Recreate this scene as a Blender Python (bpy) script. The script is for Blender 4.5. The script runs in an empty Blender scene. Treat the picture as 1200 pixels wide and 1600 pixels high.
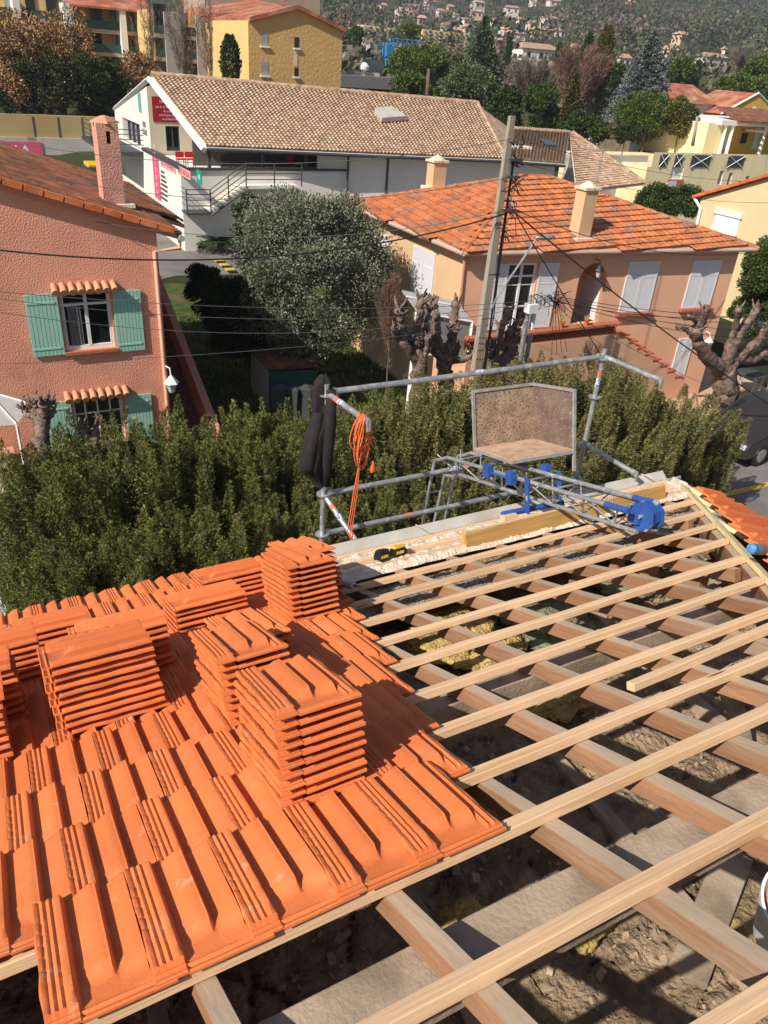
import bpy, bmesh, math, random
from mathutils import Vector, Matrix, noise
R_ = math.radians
SC = bpy.context.scene
COL = SC.collection
# ---------------------------------------------------------------- camera, sky, sun
CR = Vector((0.88099418, -0.46833384, 0.06717648))      # camera right, up, forward
CU = Vector((0.18625347, 0.47382212, 0.86069869))
CF = Vector((0.43492402, 0.74575868, -0.50466333))
F = 1202.0
cam = bpy.data.cameras.new('camera'); camo = bpy.data.objects.new('camera', cam); COL.objects.link(camo)
camo.matrix_world = Matrix(((CR.x, CU.x, -CF.x, 0), (CR.y, CU.y, -CF.y, 0), (CR.z, CU.z, -CF.z, 0), (0, 0, 0, 1)))
cam.sensor_fit = 'VERTICAL'; cam.sensor_height = 24.0; cam.lens = F / 1600 * 24.0
cam.clip_start = 0.05; cam.clip_end = 4000
SC.camera = camo
SUN = Vector((0.72, 0.235, -0.66)).normalized()
w = bpy.data.worlds.new('World'); SC.world = w; w.use_nodes = True
nt = w.node_tree; bg = nt.nodes['Background']
sky = nt.nodes.new('ShaderNodeTexSky'); sky.sky_type = 'NISHITA'; sky.sun_disc = False
sky.sun_elevation = math.asin(-SUN.z); sky.sun_rotation = math.atan2(-SUN.x, -SUN.y) % (2 * math.pi)
nt.links.new(sky.outputs[0], bg.inputs[0]); bg.inputs[1].default_value = 0.075
sl = bpy.data.lights.new('sun', 'SUN'); sl.energy = 5.0; sl.angle = R_(0.5); sl.color = (1.0, 0.93, 0.83)
so = bpy.data.objects.new('sun', sl); COL.objects.link(so)
so.rotation_euler = SUN.to_track_quat('-Z', 'Y').to_euler()
SC.view_settings.view_transform = 'Standard'; SC.view_settings.look = 'None'
SC.view_settings.exposure = 0.3; SC.view_settings.gamma = 1.0
GZ = -9.2                                                # ground level, camera height is the origin

# ---------------------------------------------------------------- where a ray of the photograph meets a real plane
def ray(x, y): return (CR * (x - 600) + CU * (800 - y) + CF * F).normalized()
def at_y(x, y, Y): r = ray(x, y); return r * (Y / r.y)
def at_x(x, y, X): r = ray(x, y); return r * (X / r.x)
def at_z(x, y, Z): r = ray(x, y); return r * (Z / r.z)
def at_pl(x, y, p, n): r = ray(x, y); return r * (p.dot(n) / r.dot(n))

# ---------------------------------------------------------------- helpers
def tag(o, label=None, cat=None, group=None, kind=None):
    if label: o['label'] = label
    if cat: o['category'] = cat
    if group: o['group'] = group
    if kind: o['kind'] = kind
    return o
def link(name, me, mats=None, parent=None, M=None):
    o = bpy.data.objects.new(name, me); COL.objects.link(o)
    if mats is not None and not me.materials:
        for m in (mats if isinstance(mats, (list, tuple)) else [mats]): me.materials.append(m)
    if M is not None: o.matrix_basis = M
    if parent is not None: adopt(o, parent)
    return o
def wmat(o): return o.matrix_basis if o.parent is None else wmat(o.parent) @ o.matrix_parent_inverse @ o.matrix_basis
def adopt(o, p): o.parent = p; o.matrix_parent_inverse = wmat(p).inverted(); return o
def empty(name, label, cat, loc=(0, 0, 0), group=None, rz=0):
    o = bpy.data.objects.new(name, None); COL.objects.link(o); o.location = loc; o.rotation_euler = (0, 0, rz)
    o.empty_display_size = .1
    return tag(o, label, cat, group)
def copy_tree(o, parent=None):
    c = o.copy(); COL.objects.link(c)
    if parent is not None: c.parent = parent
    for ch in list(o.children): copy_tree(ch, c)
    return c
def frame(o, x, y=None, z=None):
    """matrix from origin and axes"""
    x = Vector(x).normalized()
    if z is None: z = x.cross(Vector(y)).normalized()
    z = Vector(z).normalized(); y = z.cross(x).normalized(); z = x.cross(y)
    return Matrix(((x.x, y.x, z.x, o[0]), (x.y, y.y, z.y, o[1]), (x.z, y.z, z.z, o[2]), (0, 0, 0, 1)))
class MB:
    def __init__(s): s.v = []; s.f = []; s.m = []; s.mi = 0
    def add(s, vs, fs):
        b = len(s.v); s.v += [tuple(v) for v in vs]; s.f += [tuple(b + i for i in f) for f in fs]; s.m += [s.mi] * len(fs); return s
    def box(s, c, d, M=None):
        cx, cy, cz = c; x, y, z = d[0] / 2, d[1] / 2, d[2] / 2
        vs = [Vector((cx + a * x, cy + b * y, cz + e * z)) for a in (-1, 1) for b in (-1, 1) for e in (-1, 1)]
        if M is not None: vs = [M @ v for v in vs]
        return s.add(vs, [(0, 1, 3, 2), (4, 6, 7, 5), (0, 4, 5, 1), (2, 3, 7, 6), (0, 2, 6, 4), (1, 5, 7, 3)])
    def box2(s, a, b): return s.box([(a[i] + b[i]) / 2 for i in range(3)], [abs(b[i] - a[i]) for i in range(3)])
    def tube(s, pts, r, n=8, cap=True, flat=False):
        pts = [Vector(p) for p in pts]; rs = r if isinstance(r, (list, tuple)) else [r] * len(pts)
        rings = []; up = None
        for i, p in enumerate(pts):
            t = (pts[min(i + 1, len(pts) - 1)] - pts[max(i - 1, 0)]).normalized()
            if up is None:
                up = Vector((0, 0, 1)) if abs(t.z) < .9 else Vector((1, 0, 0))
            a = t.cross(up).normalized(); up = a.cross(t).normalized()
            rings.append([p + (a * math.cos(2 * math.pi * k / n) + up * math.sin(2 * math.pi * k / n)) * rs[i] for k in range(n)])
        vs = [v for rg in rings for v in rg]; fs = []
        for i in range(len(pts) - 1):
            for k in range(n): fs.append((i * n + k, i * n + (k + 1) % n, (i + 1) * n + (k + 1) % n, (i + 1) * n + k))
        if cap: fs.append(tuple(range(n - 1, -1, -1))); fs.append(tuple((len(pts) - 1) * n + k for k in range(n)))
        return s.add(vs, fs)
    def poly(s, pts, th=0, nrm=None):
        pts = [Vector(p) for p in pts]; n = len(pts)
        if th == 0: return s.add(pts, [tuple(range(n))])
        nn = Vector(nrm).normalized() * th
        return s.add(pts + [p - nn for p in pts], [tuple(range(n)), tuple(range(2 * n - 1, n - 1, -1))] + [(i, n + i, n + (i + 1) % n, (i + 1) % n) for i in range(n)])
    def lathe(s, prof, c=(0, 0, 0), n=16, M=None):
        vs = []; fs = []
        for (r, z) in prof:
            for k in range(n):
                v = Vector((c[0] + r * math.cos(2 * math.pi * k / n), c[1] + r * math.sin(2 * math.pi * k / n), c[2] + z)); vs.append(M @ v if M is not None else v)
        for i in range(len(prof) - 1):
            for k in range(n): fs.append((i * n + k, i * n + (k + 1) % n, (i + 1) * n + (k + 1) % n, (i + 1) * n + k))
        fs.append(tuple(range(n - 1, -1, -1))); fs.append(tuple((len(prof) - 1) * n + k for k in range(n)))
        return s.add(vs, fs)
    def grid(s, nx, ny, fn):
        vs = [fn(i / nx, j / ny) for j in range(ny + 1) for i in range(nx + 1)]
        return s.add(vs, [(j * (nx + 1) + i, j * (nx + 1) + i + 1, (j + 1) * (nx + 1) + i + 1, (j + 1) * (nx + 1) + i) for j in range(ny) for i in range(nx)])
    def build(s, name, mats, parent=None, smooth=False, M=None, fix=True, sharp=None):
        me = bpy.data.meshes.new(name); me.from_pydata(s.v, [], s.f)
        for m in (mats if isinstance(mats, (list, tuple)) else [mats]): me.materials.append(m)
        if any(s.m): me.polygons.foreach_set('material_index', s.m)
        if fix:
            b = bmesh.new(); b.from_mesh(me); bmesh.ops.recalc_face_normals(b, faces=b.faces); b.to_mesh(me); b.free()
        if smooth:
            me.polygons.foreach_set('use_smooth', [True] * len(me.polygons))
            if sharp: me.set_sharp_from_angle(angle=R_(sharp))
        me.update()
        return link(name, me, None, parent, M)
_mc = {}
def mat(name, col, rough=.8, var=.12, vs=6.0, bump=.0, bs=40.0, metal=0, spec=.3, col2=None, mix=(.45, .6), ms=3.0, stretch=None, objrand=0.0, det=5.0, col3=None, ms3=1.0, mix3=(.55, .65), trans=0, bd=.02):
    """noise-varied principled material in object space"""
    if name in _mc: return _mc[name]
    m = bpy.data.materials.new(name); m.use_nodes = True; t = m.node_tree; N = t.nodes; L = t.links
    p = N['Principled BSDF']; p.inputs['Roughness'].default_value = rough; p.inputs['Metallic'].default_value = metal
    p.inputs['Specular IOR Level'].default_value = spec
    tc = N.new('ShaderNodeTexCoord'); src = tc.outputs['Object']
    if stretch:
        mp = N.new('ShaderNodeMapping'); mp.inputs['Scale'].default_value = stretch; L.new(src, mp.inputs[0]); src = mp.outputs[0]
    if objrand:
        oi = N.new('ShaderNodeObjectInfo')
    def nz(scale, d=det):
        n = N.new('ShaderNodeTexNoise'); n.inputs['Scale'].default_value = scale; n.inputs['Detail'].default_value = d; L.new(src, n.inputs['Vector'])
        if objrand:
            n.noise_dimensions = '4D'; mm = N.new('ShaderNodeMath'); mm.operation = 'MULTIPLY'; mm.inputs[1].default_value = 37.0
            L.new(oi.outputs['Random'], mm.inputs[0]); L.new(mm.outputs[0], n.inputs['W'])
        return n.outputs['Fac']
    def ramp(fac, a, b):
        r = N.new('ShaderNodeMapRange'); r.inputs[1].default_value = a; r.inputs[2].default_value = b; L.new(fac, r.inputs[0]); return r.outputs[0]
    def mixc(fac, a, b):
        x = N.new('ShaderNodeMix'); x.data_type = 'RGBA'; L.new(fac, x.inputs[0])
        for inp, v in ((x.inputs[6], a), (x.inputs[7], b)):
            if isinstance(v, (tuple, list)): inp.default_value = (*v, 1)
            else: L.new(v, inp)
        return x.outputs[2]
    lo = tuple(c * (1 - var) for c in col); hi = tuple(min(1, c * (1 + var)) for c in col)
    c = mixc(ramp(nz(vs), .3, .7), lo, hi)
    if col2: c = mixc(ramp(nz(ms), *mix), c, col2)
    if col3: c = mixc(ramp(nz(ms3), *mix3), c, col3)
    if objrand:
        hs = N.new('ShaderNodeHueSaturation'); L.new(c, hs.inputs['Color'])
        r = N.new('ShaderNodeMapRange'); r.inputs[3].default_value = 1 - objrand; r.inputs[4].default_value = 1 + objrand; L.new(oi.outputs['Random'], r.inputs[0]); L.new(r.outputs[0], hs.inputs['Value'])
        c = hs.outputs[0]
    L.new(c, p.inputs['Base Color'])
    if bump:
        b = N.new('ShaderNodeBump'); b.inputs['Strength'].default_value = bump; b.inputs['Distance'].default_value = bd; L.new(nz(bs, 6), b.inputs['Height']); L.new(b.outputs[0], p.inputs['Normal'])
    if trans: p.inputs['Transmission Weight'].default_value = trans
    _mc[name] = m; return m
ORD = ['first', 'second', 'third', 'fourth', 'fifth', 'sixth', 'seventh', 'eighth', 'ninth', 'tenth', 'eleventh', 'twelfth', 'thirteenth', 'fourteenth', 'fifteenth', 'sixteenth', 'seventeenth', 'eighteenth', 'nineteenth', 'twentieth']
def ordn(i): return ORD[i] if i < 20 else 'number %d' % (i + 1)
def nv(p, s=1.0, seed=0): return noise.noise(Vector(p) * s + Vector((seed * 7.3, seed * 3.1, seed * 1.7)))

# ---------------------------------------------------------------- materials
M_tile = mat('new_terracotta', (.67, .18, .055), .62, .07, 5, .12, 110, spec=.3, col2=(.66, .23, .10), mix=(.56, .78), ms=6, objrand=.10, col3=(.72, .36, .22), ms3=13, mix3=(.66, .80))
M_wood = mat('new_batten_wood', (.74, .50, .30), .75, .09, 2.0, .25, 7, col2=(.58, .35, .17), mix=(.55, .75), ms=1.2, stretch=(.8, 14, 14), objrand=.12, spec=.2)
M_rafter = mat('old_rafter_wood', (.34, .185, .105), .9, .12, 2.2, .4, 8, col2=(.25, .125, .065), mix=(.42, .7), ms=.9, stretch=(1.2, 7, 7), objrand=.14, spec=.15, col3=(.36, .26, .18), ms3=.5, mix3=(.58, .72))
def knots(m, sc=(1.1, 9, 9), col=(.20, .09, .035), th=.085):
    t = m.node_tree; N = t.nodes; L = t.links; p = N['Principled BSDF']; src = p.inputs['Base Color'].links[0].from_socket
    tc = N.new('ShaderNodeTexCoord'); oi = N.new('ShaderNodeObjectInfo'); mp = N.new('ShaderNodeMapping'); mp.inputs['Scale'].default_value = sc; L.new(tc.outputs['Object'], mp.inputs[0]); v = N.new('ShaderNodeTexVoronoi'); v.voronoi_dimensions = '4D'; v.inputs['Scale'].default_value = 1.9
    mm = N.new('ShaderNodeMath'); mm.operation = 'MULTIPLY'; mm.inputs[1].default_value = 50; L.new(oi.outputs['Random'], mm.inputs[0]); L.new(mm.outputs[0], v.inputs['W']); L.new(mp.outputs[0], v.inputs['Vector'])
    r = N.new('ShaderNodeMapRange'); r.inputs[1].default_value = th; r.inputs[2].default_value = th * 1.9; r.inputs[3].default_value = 1; r.inputs[4].default_value = 0; L.new(v.outputs['Distance'], r.inputs[0])
    x = N.new('ShaderNodeMix'); x.data_type = 'RGBA'; x.inputs[7].default_value = (*col, 1); L.new(r.outputs[0], x.inputs[0]); L.new(src, x.inputs[6]); L.new(x.outputs[2], p.inputs['Base Color'])
knots(M_wood)
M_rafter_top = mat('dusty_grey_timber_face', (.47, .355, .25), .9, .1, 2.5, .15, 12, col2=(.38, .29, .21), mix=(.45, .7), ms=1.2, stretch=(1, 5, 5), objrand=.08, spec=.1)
M_purlin = mat('dusty_grey_purlin_timber', (.40, .31, .23), .95, .10, 6, .28, 60, col2=(.24, .185, .135), mix=(.45, .65), ms=4, spec=.1)
M_zinc = mat('weathered_pale_gutter', (.50, .47, .42), .55, .12, 5, .08, 30, metal=.0, spec=.4, col2=(.40, .36, .31), mix=(.5, .7), ms=2)
M_galv = mat('galvanised_steel', (.40, .42, .43), .42, .2, 9, .12, 60, metal=.55, spec=.5, col2=(.62, .62, .60), mix=(.52, .66), ms=14)
M_blue = mat('chipped_blue_paint', (.025, .085, .33), .45, .2, 6, .1, 40, spec=.5, col2=(.33, .34, .36), mix=(.64, .68), ms=9)
M_mortar = mat('cream_lime_mortar', (.80, .67, .53), .95, .1, 20, .8, 40, spec=.1, col2=(.66, .52, .38), mix=(.5, .7), ms=9, bd=.03)
M_gravel = mat('loose_gravel', (.50, .41, .33), .95, .4, 60, 1.0, 70, spec=.1, col2=(.22, .17, .13), mix=(.45, .6), ms=45, bd=.04)
M_black = mat('black_plastic', (.015, .015, .016), .5, .1, 10, spec=.4)
M_white = mat('white_paint', (.78, .77, .75), .6, .05, 4, .05, 30, spec=.3)

# ================================================================ THE ROOF WE STAND OVER
A = R_(22); DC = 1.42
RX = Vector((1, 0, 0)); RV = Vector((0, math.cos(A), -math.sin(A))); RN = Vector((0, math.sin(A), math.cos(A)))
def RP(u, v, w=0): return RX * u + RV * v + RN * (w - DC)
def roof_px(x, y, w=0): p = at_pl(x, y, RN * (w - DC), RN); return p.x, p.dot(RV)
RM = frame(RP(0, 0, 0), RX, None, RN)

# --- clay tile: ribbed interlock strip, two troughs, tapering centre roll, lipped head; y runs down the slope
TW, TL, TE, TP = .30, .445, .348, .246
def sstep(a, b, x): t = max(0, min(1, (x - a) / (b - a))); return t * t * (3 - 2 * t)
def tile_h(x, y):
    f = sstep(.098, .135, y); f2 = sstep(.075, .11, y); f3 = sstep(.055, .10, y)
    base = .010
    if x < .074:
        h = .036 + .005 * f3
        for c in (.019, .036, .053):
            h -= .0055 * math.exp(-((x - c) / .0028) ** 2)
        d = (y * 1.0 + x * .5) % .045
        if .10 < y < .41 and d < .006: h -= .003
        if x < .004: h -= .012
    elif x < .086: h = .041 + (base - .041) * sstep(.074, .086, x)
    elif x < .158: t = (x - .086) / .072; h = base + .031 * (.7 * sstep(0, .92, t) + .3 * t) * f
    elif x < .166: h = base + .031 * f
    elif x < .177: h = base + .031 * f * (1 - sstep(.166, .177, x)) + .002 * f
    elif x < .246: t = (x - .177) / .069; h = base + .002 * f + .027 * (.6 * sstep(0, .95, t) + .4 * t) * f2 + .004 * t * (1 - f2)
    elif x < .250: h = .014
    else: h = .014 + .008 * (math.exp(-((x - .262) / .004) ** 2) + math.exp(-((x - .284) / .004) ** 2))
    if y < .04:
        lip = .009 * (math.exp(-((y - .006) / .006) ** 2) + .8 * math.exp(-((y - .026) / .006) ** 2))
        h = base + lip if x > .08 else .017 + lip * .6
    return h
xs = [0, .004, .012, .017, .019, .021, .027, .034, .036, .038, .045, .051, .053, .055, .064, .073, .078, .082, .086, .098, .11, .122, .134, .146, .154, .158, .162, .166, .170, .174, .178, .19, .204, .218, .232, .2455, .247, .252, .258, .262, .266, .275, .280, .284, .288, TW]
ys = [0, .004, .012, .018, .026, .034, .040, .055, .07, .085, .10, .115, .13, .145, .16, .172, .175, .18, .215, .22, .225, .26, .265, .27, .305, .31, .315, .35, .355, .36, .40, .43, .438, TL]
def make_tile():
    mb = MB(); nx, ny = len(xs), len(ys); TH = .007
    for lvl in (0, 1):
        mb.v += [(x + (.0025 * math.sin(y * 40) if x in (0, TW) else 0), y, tile_h(x, y) - lvl * TH - (.003 if y == TL and not lvl else 0)) for y in ys for x in xs]
    o = nx * ny
    for j in range(ny - 1):
        for i in range(nx - 1):
            a = j * nx + i; mb.f.append((a, a + 1, a + nx + 1, a + nx)); mb.f.append((o + a, o + a + nx, o + a + nx + 1, o + a + 1))
    for i in range(nx - 1):
        for j in (0, ny - 1):
            a = j * nx + i; q = (a, o + a, o + a + 1, a + 1); mb.f.append(q if j == 0 else q[::-1])
    for j in range(ny - 1):
        for i in (0, nx - 1):
            a = j * nx + i; q = (a, a + nx, o + a + nx, o + a); mb.f.append(q if i == 0 else q[::-1])
    mb.m = [0] * len(mb.f)
    # two nibs under the head
    mb.box((.12, .05, -.004), (.03, .012, .014)); mb.box((.22, .05, -.004), (.03, .012, .014))
    me = bpy.data.meshes.new('clay_tile'); me.from_pydata(mb.v, [], mb.f); me.materials.append(M_tile)
    me.polygons.foreach_set('use_smooth', [True] * len(me.polygons)); me.set_sharp_from_angle(angle=R_(38)); me.update()
    return me
ME_TILE = make_tile()
rnd = random.Random(5)
def put_tile(M, label, group):
    o = bpy.data.objects.new('clay_tile', ME_TILE); COL.objects.link(o); o.matrix_basis = M
    return tag(o, label, 'clay tile', group)
TILT = R_(4.0)
RE = [1.147, 1.247, 1.34, 1.425, 1.532, 1.609, 1.70, 1.79, 1.875, 1.97, 2.05]
for k in range(11):
    ncol = 5 if k == 0 else int((RE[k] + .62) / TP)
    for j in range(ncol):
        u0 = RE[k] - TW - j * TP; v0 = 1.745 + TE * k
        M = RM @ Matrix.Translation((u0 + rnd.uniform(-.003, .003), v0 + rnd.uniform(-.006, .006), .008)) @ Matrix.Rotation(TILT, 4, 'X') @ Matrix.Rotation(rnd.uniform(-.012, .012), 4, 'Z') @ Matrix.Rotation(rnd.uniform(-.006, .006), 4, 'Y')
        row = 'nearest laid row' if k == 0 else '%s laid row from the camera' % ordn(k)
        put_tile(M, 'orange clay tile in the %s, %s from its right end' % (row, ordn(j)), 'laid roof tiles')
# --- stacks: (u, v, n, turned, where)
STK = [(.607, 2.19, 10, 0, 'tall front stack'), (.645, 2.90, 9, 0, 'stack just behind the tall front one'), (.80, 3.36, 6, 0, 'stack third back from the tall front one'),
       (1.30, 3.95, 10, 0, 'tall stack beside the bare battens'), (1.50, 4.33, 9, 0, 'stack behind the tall one by the battens'),
       (.035, 3.31, 10, 1, 'wide sideways stack left of centre'), (.17, 3.76, 8, 1, 'stack hidden behind the wide sideways one'),
       (1.0, 4.72, 5, 1, 'low stack farthest away by the hedge'), (.72, 4.28, 5, 1, 'low stack before the one by the hedge'),
       (-.12, 4.62, 4, 1, 'low stack near the gutter at left'), (-.42, 4.1, 7, 1, 'farthest stack cut by the left edge'),
       (-.52, 3.66, 8, 1, 'middle stack cut by the left edge'), (-.60, 3.27, 8, 1, 'nearest stack cut by the left edge')]
for si, (u, v, n, turned, where) in enumerate(STK):
    drift = rnd.uniform(-.003, .003)
    for i in range(n):
        wz = .052 + i * .0335
        jx, jy = rnd.uniform(-.006, .006), rnd.uniform(-.008, .008)
        if turned:
            M = RM @ Matrix.Translation((u + drift * i + jx, v + TW + jy, wz)) @ Matrix.Rotation(-math.pi / 2 + rnd.uniform(-.012, .012), 4, 'Z')
        else:
            M = RM @ Matrix.Translation((u + drift * i + jx, v + jy, wz)) @ Matrix.Rotation(rnd.uniform(-.02, .02), 4, 'Z')
        pos = 'topmost' if i == n - 1 else ('lowest' if i == 0 else '%s from the bottom' % ordn(i))
        put_tile(M, 'orange tile, %s, of the %s' % (pos, where), 'stacked roof tiles')

# --- timber
def timber(name, label, cat, P0, P1, wd, ht, nrm, m, group=None, mtop=None, wob=.002, seed=0, nseg=24, parent=None):
    """beam whose TOP centre line runs P0 -> P1"""
    P0 = Vector(P0); P1 = Vector(P1); Lg = (P1 - P0).length
    M = frame(P0, P1 - P0, None, nrm); mb = MB(); c = .003
    prof = [(-wd / 2 + c, 0), (wd / 2 - c, 0), (wd / 2, -c), (wd / 2, -ht + c), (wd / 2 - c, -ht), (-wd / 2 + c, -ht), (-wd / 2, -ht + c), (-wd / 2, -c)]
    vs = []
    for i in range(nseg + 1):
        x = Lg * i / nseg
        for j, (y, z) in enumerate(prof):
            q = (x * 1.3, y * 20 + seed * 9, z * 20)
            vs.append((x, y + wob * nv(q, 1, seed) + 2 * wob * nv((x * .5, 0, 0), 1, seed + 5), z + wob * nv(q, 1.7, seed + 2) + wob * 1.2 * nv((x * .9, 4, 0), 1, seed + 8)))
    fs = []; ms = []
    for i in range(nseg):
        for j in range(8):
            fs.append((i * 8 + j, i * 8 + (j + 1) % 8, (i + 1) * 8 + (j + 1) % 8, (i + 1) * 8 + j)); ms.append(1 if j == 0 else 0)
    fs += [tuple(range(8)), tuple(nseg * 8 + k for k in range(7, -1, -1))]; ms += [0, 0]
    mb.v = vs; mb.f = fs; mb.m = ms
    o = mb.build(name, [m, mtop or m], parent, M=M)
    return tag(o, label, cat, group) if label else o
def hip_u(v): return 5.9 - .834 * (5.41 - v)
VB = [1.0, 1.37] + [1.745 + .348 * k for k in range(10)]
NM = ['nearest new batten, crossing the bottom right corner', 'second new batten from the camera, crossing the open attic', ]
for i, v in enumerate(VB):
    if i == 0: a, b = (-1.2, v + .055), (2.6, v - .07)
    else: a, b = (-1.2, v + (.045 if i == 2 else .016 if i > 1 else .008)), (hip_u(v) - .02, v + (.045 if i == 2 else .016 if i > 1 else .008))
    lab = NM[i] if i < 2 else 'pale new batten, %s up from the camera side, running to the hip' % ordn(i)
    timber('batten', lab, 'batten', RP(a[0], a[1], 0), RP(b[0], b[1], 0), .048, .038, RN, M_wood, 'new roof battens', seed=i, wob=.0035, nseg=60)
e0 = RP(*roof_px(985, 1066, .0), 0.0); e1 = RP(*roof_px(1200, 978, .0), 0.0); e1 = e0 + (e1 - e0) * 1.5
timber('loose_batten', 'short loose yellowish batten laid between two fixed battens', 'batten', e0, e1, .045, .038, RN, M_wood, 'new roof battens', seed=31, wob=.004)
for i, ur in enumerate([-.85, -.32, .22, .76, 1.32, 1.755, 2.16, 2.59, 3.03, 3.48, 3.93, 4.38, 4.83, 5.28]):
    ul = ur - .038; sk = .06
    vend = 4.78; vst = -.6
    if ur > 2.3: vst = max(vst, 5.41 - (5.9 - ul) / .834 + .08)
    P0 = RP(ul - sk * (vend - 2.5), vend, -.040); P1 = RP(ul + sk * (2.5 - vst), vst, -.040)
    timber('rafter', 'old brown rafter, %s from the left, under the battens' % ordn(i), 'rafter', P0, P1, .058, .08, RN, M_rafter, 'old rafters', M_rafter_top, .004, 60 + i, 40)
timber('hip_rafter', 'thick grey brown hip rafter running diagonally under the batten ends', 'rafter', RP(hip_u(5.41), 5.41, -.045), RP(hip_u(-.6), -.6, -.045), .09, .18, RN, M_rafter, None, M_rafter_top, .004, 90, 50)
timber('purlin', 'thick dusty grey purlin nearest the camera, below the rafters', 'purlin', RP(-1.5, 1.60, -.135), RP(2.9, 1.60, -.135), .12, .17, Vector((0, .12, 1)), M_purlin, 'purlins', None, .006, 100, 40)
timber('purlin', 'farther dusty grey purlin below the middle of the rafters', 'purlin', RP(-1.5, 2.93, -.135), RP(3.9, 2.93, -.135), .12, .17, Vector((0, .12, 1)), M_purlin, 'purlins', None, .006, 101, 40)
# ---------------------------------------------------------------- hip, its boards and the far right roof face
def prj(P): P = Vector(P); z = P.dot(CF); return 600 + F * P.dot(CR) / z, 800 - F * P.dot(CU) / z
PC = RP(5.9, 5.41, 0); HD = (RP(hip_u(0), 0, 0) - PC).normalized()
N2 = Vector((0, 1, 0)).cross(HD); N2 = N2 if N2.z > 0 else -N2; N2.normalize()
D2 = Vector((0, -1, 0)).cross(N2); D2 = (D2 if D2.x > 0 else -D2).normalized()
KA = (HD.dot(Vector((0, -1, 0)))) / (-HD.dot(D2))
def HP(a, b, w=0): return PC + Vector((0, -1, 0)) * a - D2 * b + N2 * w
M2 = frame(PC, (0, -1, 0), None, N2)
hw = mat('fresh_yellow_board', (.78, .62, .33), .7, .1, 2, .2, 8, col2=(.62, .42, .2), mix=(.55, .75), ms=1.5, stretch=(1, 12, 12), spec=.2)
timber('hip_board', 'fresh yellow board nailed along the hip where the batten ends meet', 'board', PC + HD * .25 + D2 * .055 - N2 * .0, PC + HD * 6.5 + D2 * .055 - N2 * .0, .07, .03, N2, hw, None, None, .004, 7, 40)
for j in range(4):
    b = .02 + .348 * j
    timber('batten', 'yellow batten on the far right roof face, %s up from its eave' % ordn(j), 'batten', HP(KA * b + .05, b, -.01), HP(6.0, b, -.01), .045, .035, N2, hw, 'new roof battens', seed=40 + j)
n = 0
for j in range(9):
    b = .30 + .348 * j
    for i in range(20):
        a = KA * b + .12 + i * TP
        x, y = prj(HP(a + .12, b - .2, 0))
        if x > 1290 or y > 1150: continue
        M = M2 @ Matrix.Translation((a, -b, .016)) @ Matrix.Rotation(TILT, 4, 'X') @ Matrix.Rotation(rnd.uniform(-.03, .03), 4, 'Z')
        put_tile(M, 'orange tile, right hand roof face, %s row from eave, %s from hip' % (ordn(j), ordn(i)), 'roof tiles on the far right face')
for q, (a, b, m_) in enumerate([(1.35, .25, 5), (1.75, .75, 6)]):
    for i in range(m_):
        M = M2 @ Matrix.Translation((a + .4 + q * .35, -b - .1, .09 + i * .036)) @ Matrix.Rotation(1.2 + rnd.uniform(-.03, .03), 4, 'Z')
        if prj(M.translation)[0] < 1330:
            put_tile(M, 'orange tile, %s, of the %s stack on the right face' % ('lowest' if i == 0 else '%s from the bottom' % ordn(i), 'farther' if q == 0 else 'nearer'), 'stacked roof tiles')
# ---------------------------------------------------------------- house under the roof
hw_ = mat('own_house_render', (.55, .42, .30), .95, .1, 3, .4, 40)
hs = empty('house', 'rendered house being reroofed, seen from above its open attic', 'house', (2, 0, GZ))
wl = MB(); ya = 4.42
for a, b in (((-4, ya - .3, GZ), (5.75, ya, -3.40)), ((5.45, -6, GZ), (5.75, ya - .3, -3.40)), ((-4.3, -6, GZ), (-4, ya, -3.40)), ((-4, -6.3, GZ), (5.75, -6, -3.40))): wl.box2(a, b)
wl.build('wall', hw_, hs)
M_att = mat('attic_rubble_and_dust', (.34, .25, .165), .98, .35, 9, 1.0, 26, col2=(.38, .27, .13), mix=(.5, .7), ms=1.6, col3=(.16, .115, .08), ms3=3.2, mix3=(.56, .7), spec=.05, bd=.06)
def att(u, v):
    X = -3.9 + 9.6 * u; Y = -5 + 9.3 * v
    z = -3.33 + .06 * nv((X, Y, 0), 1.6) + .035 * nv((X, Y, 0), 5, 1) + .02 * abs(nv((X, Y, 0), 14, 2)) * 1.5
    c = abs(nv((X, Y, 3), 3.1, 4)); z -= .05 * max(0, 1 - c / .035)
    return (X, Y, min(z, (-DC - Y * RN.y) / RN.z - .17 + .02 * nv((X, Y, 0), 9, 5)))
fl = MB().grid(420, 420, att).build('attic_floor', M_att, hs, smooth=True)
# ceiling joists on the attic floor
for i, X in enumerate([.1, 1.25, 2.4, 3.5, 4.6]):
    timber('ceiling_joist', 'dusty joist half buried in the attic rubble, %s from the left' % ordn(i), 'joist', (X, -1.5, -3.25), (X + .1, 3.9, -3.29), .07, .1, (0, 0, 1), M_purlin, 'attic joists', None, .006, 120 + i)
def lump(name, label, cat, c, r, m, group=None, seed=0, amp=.35, n=48, fr=1.0, flat=False):
    mb = MB()
    def fn(u, v):
        th = 2 * math.pi * u; ph = math.pi * v; d = Vector((math.cos(th) * math.sin(ph), math.sin(th) * math.sin(ph), math.cos(ph)))
        k = 1 + amp * nv(d, 1.6 * fr, seed) + amp * .5 * nv(d, 4 * fr, seed + 1) + amp * .4 * nv(d, 9 * fr, seed + 2)
        return (d.x * r[0] * k, d.y * r[1] * k, d.z * r[2] * k)
    mb.grid(n, n // 2, fn); o = mb.build(name, m, smooth=True); o.location = c
    return tag(o, label, cat, group)
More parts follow.
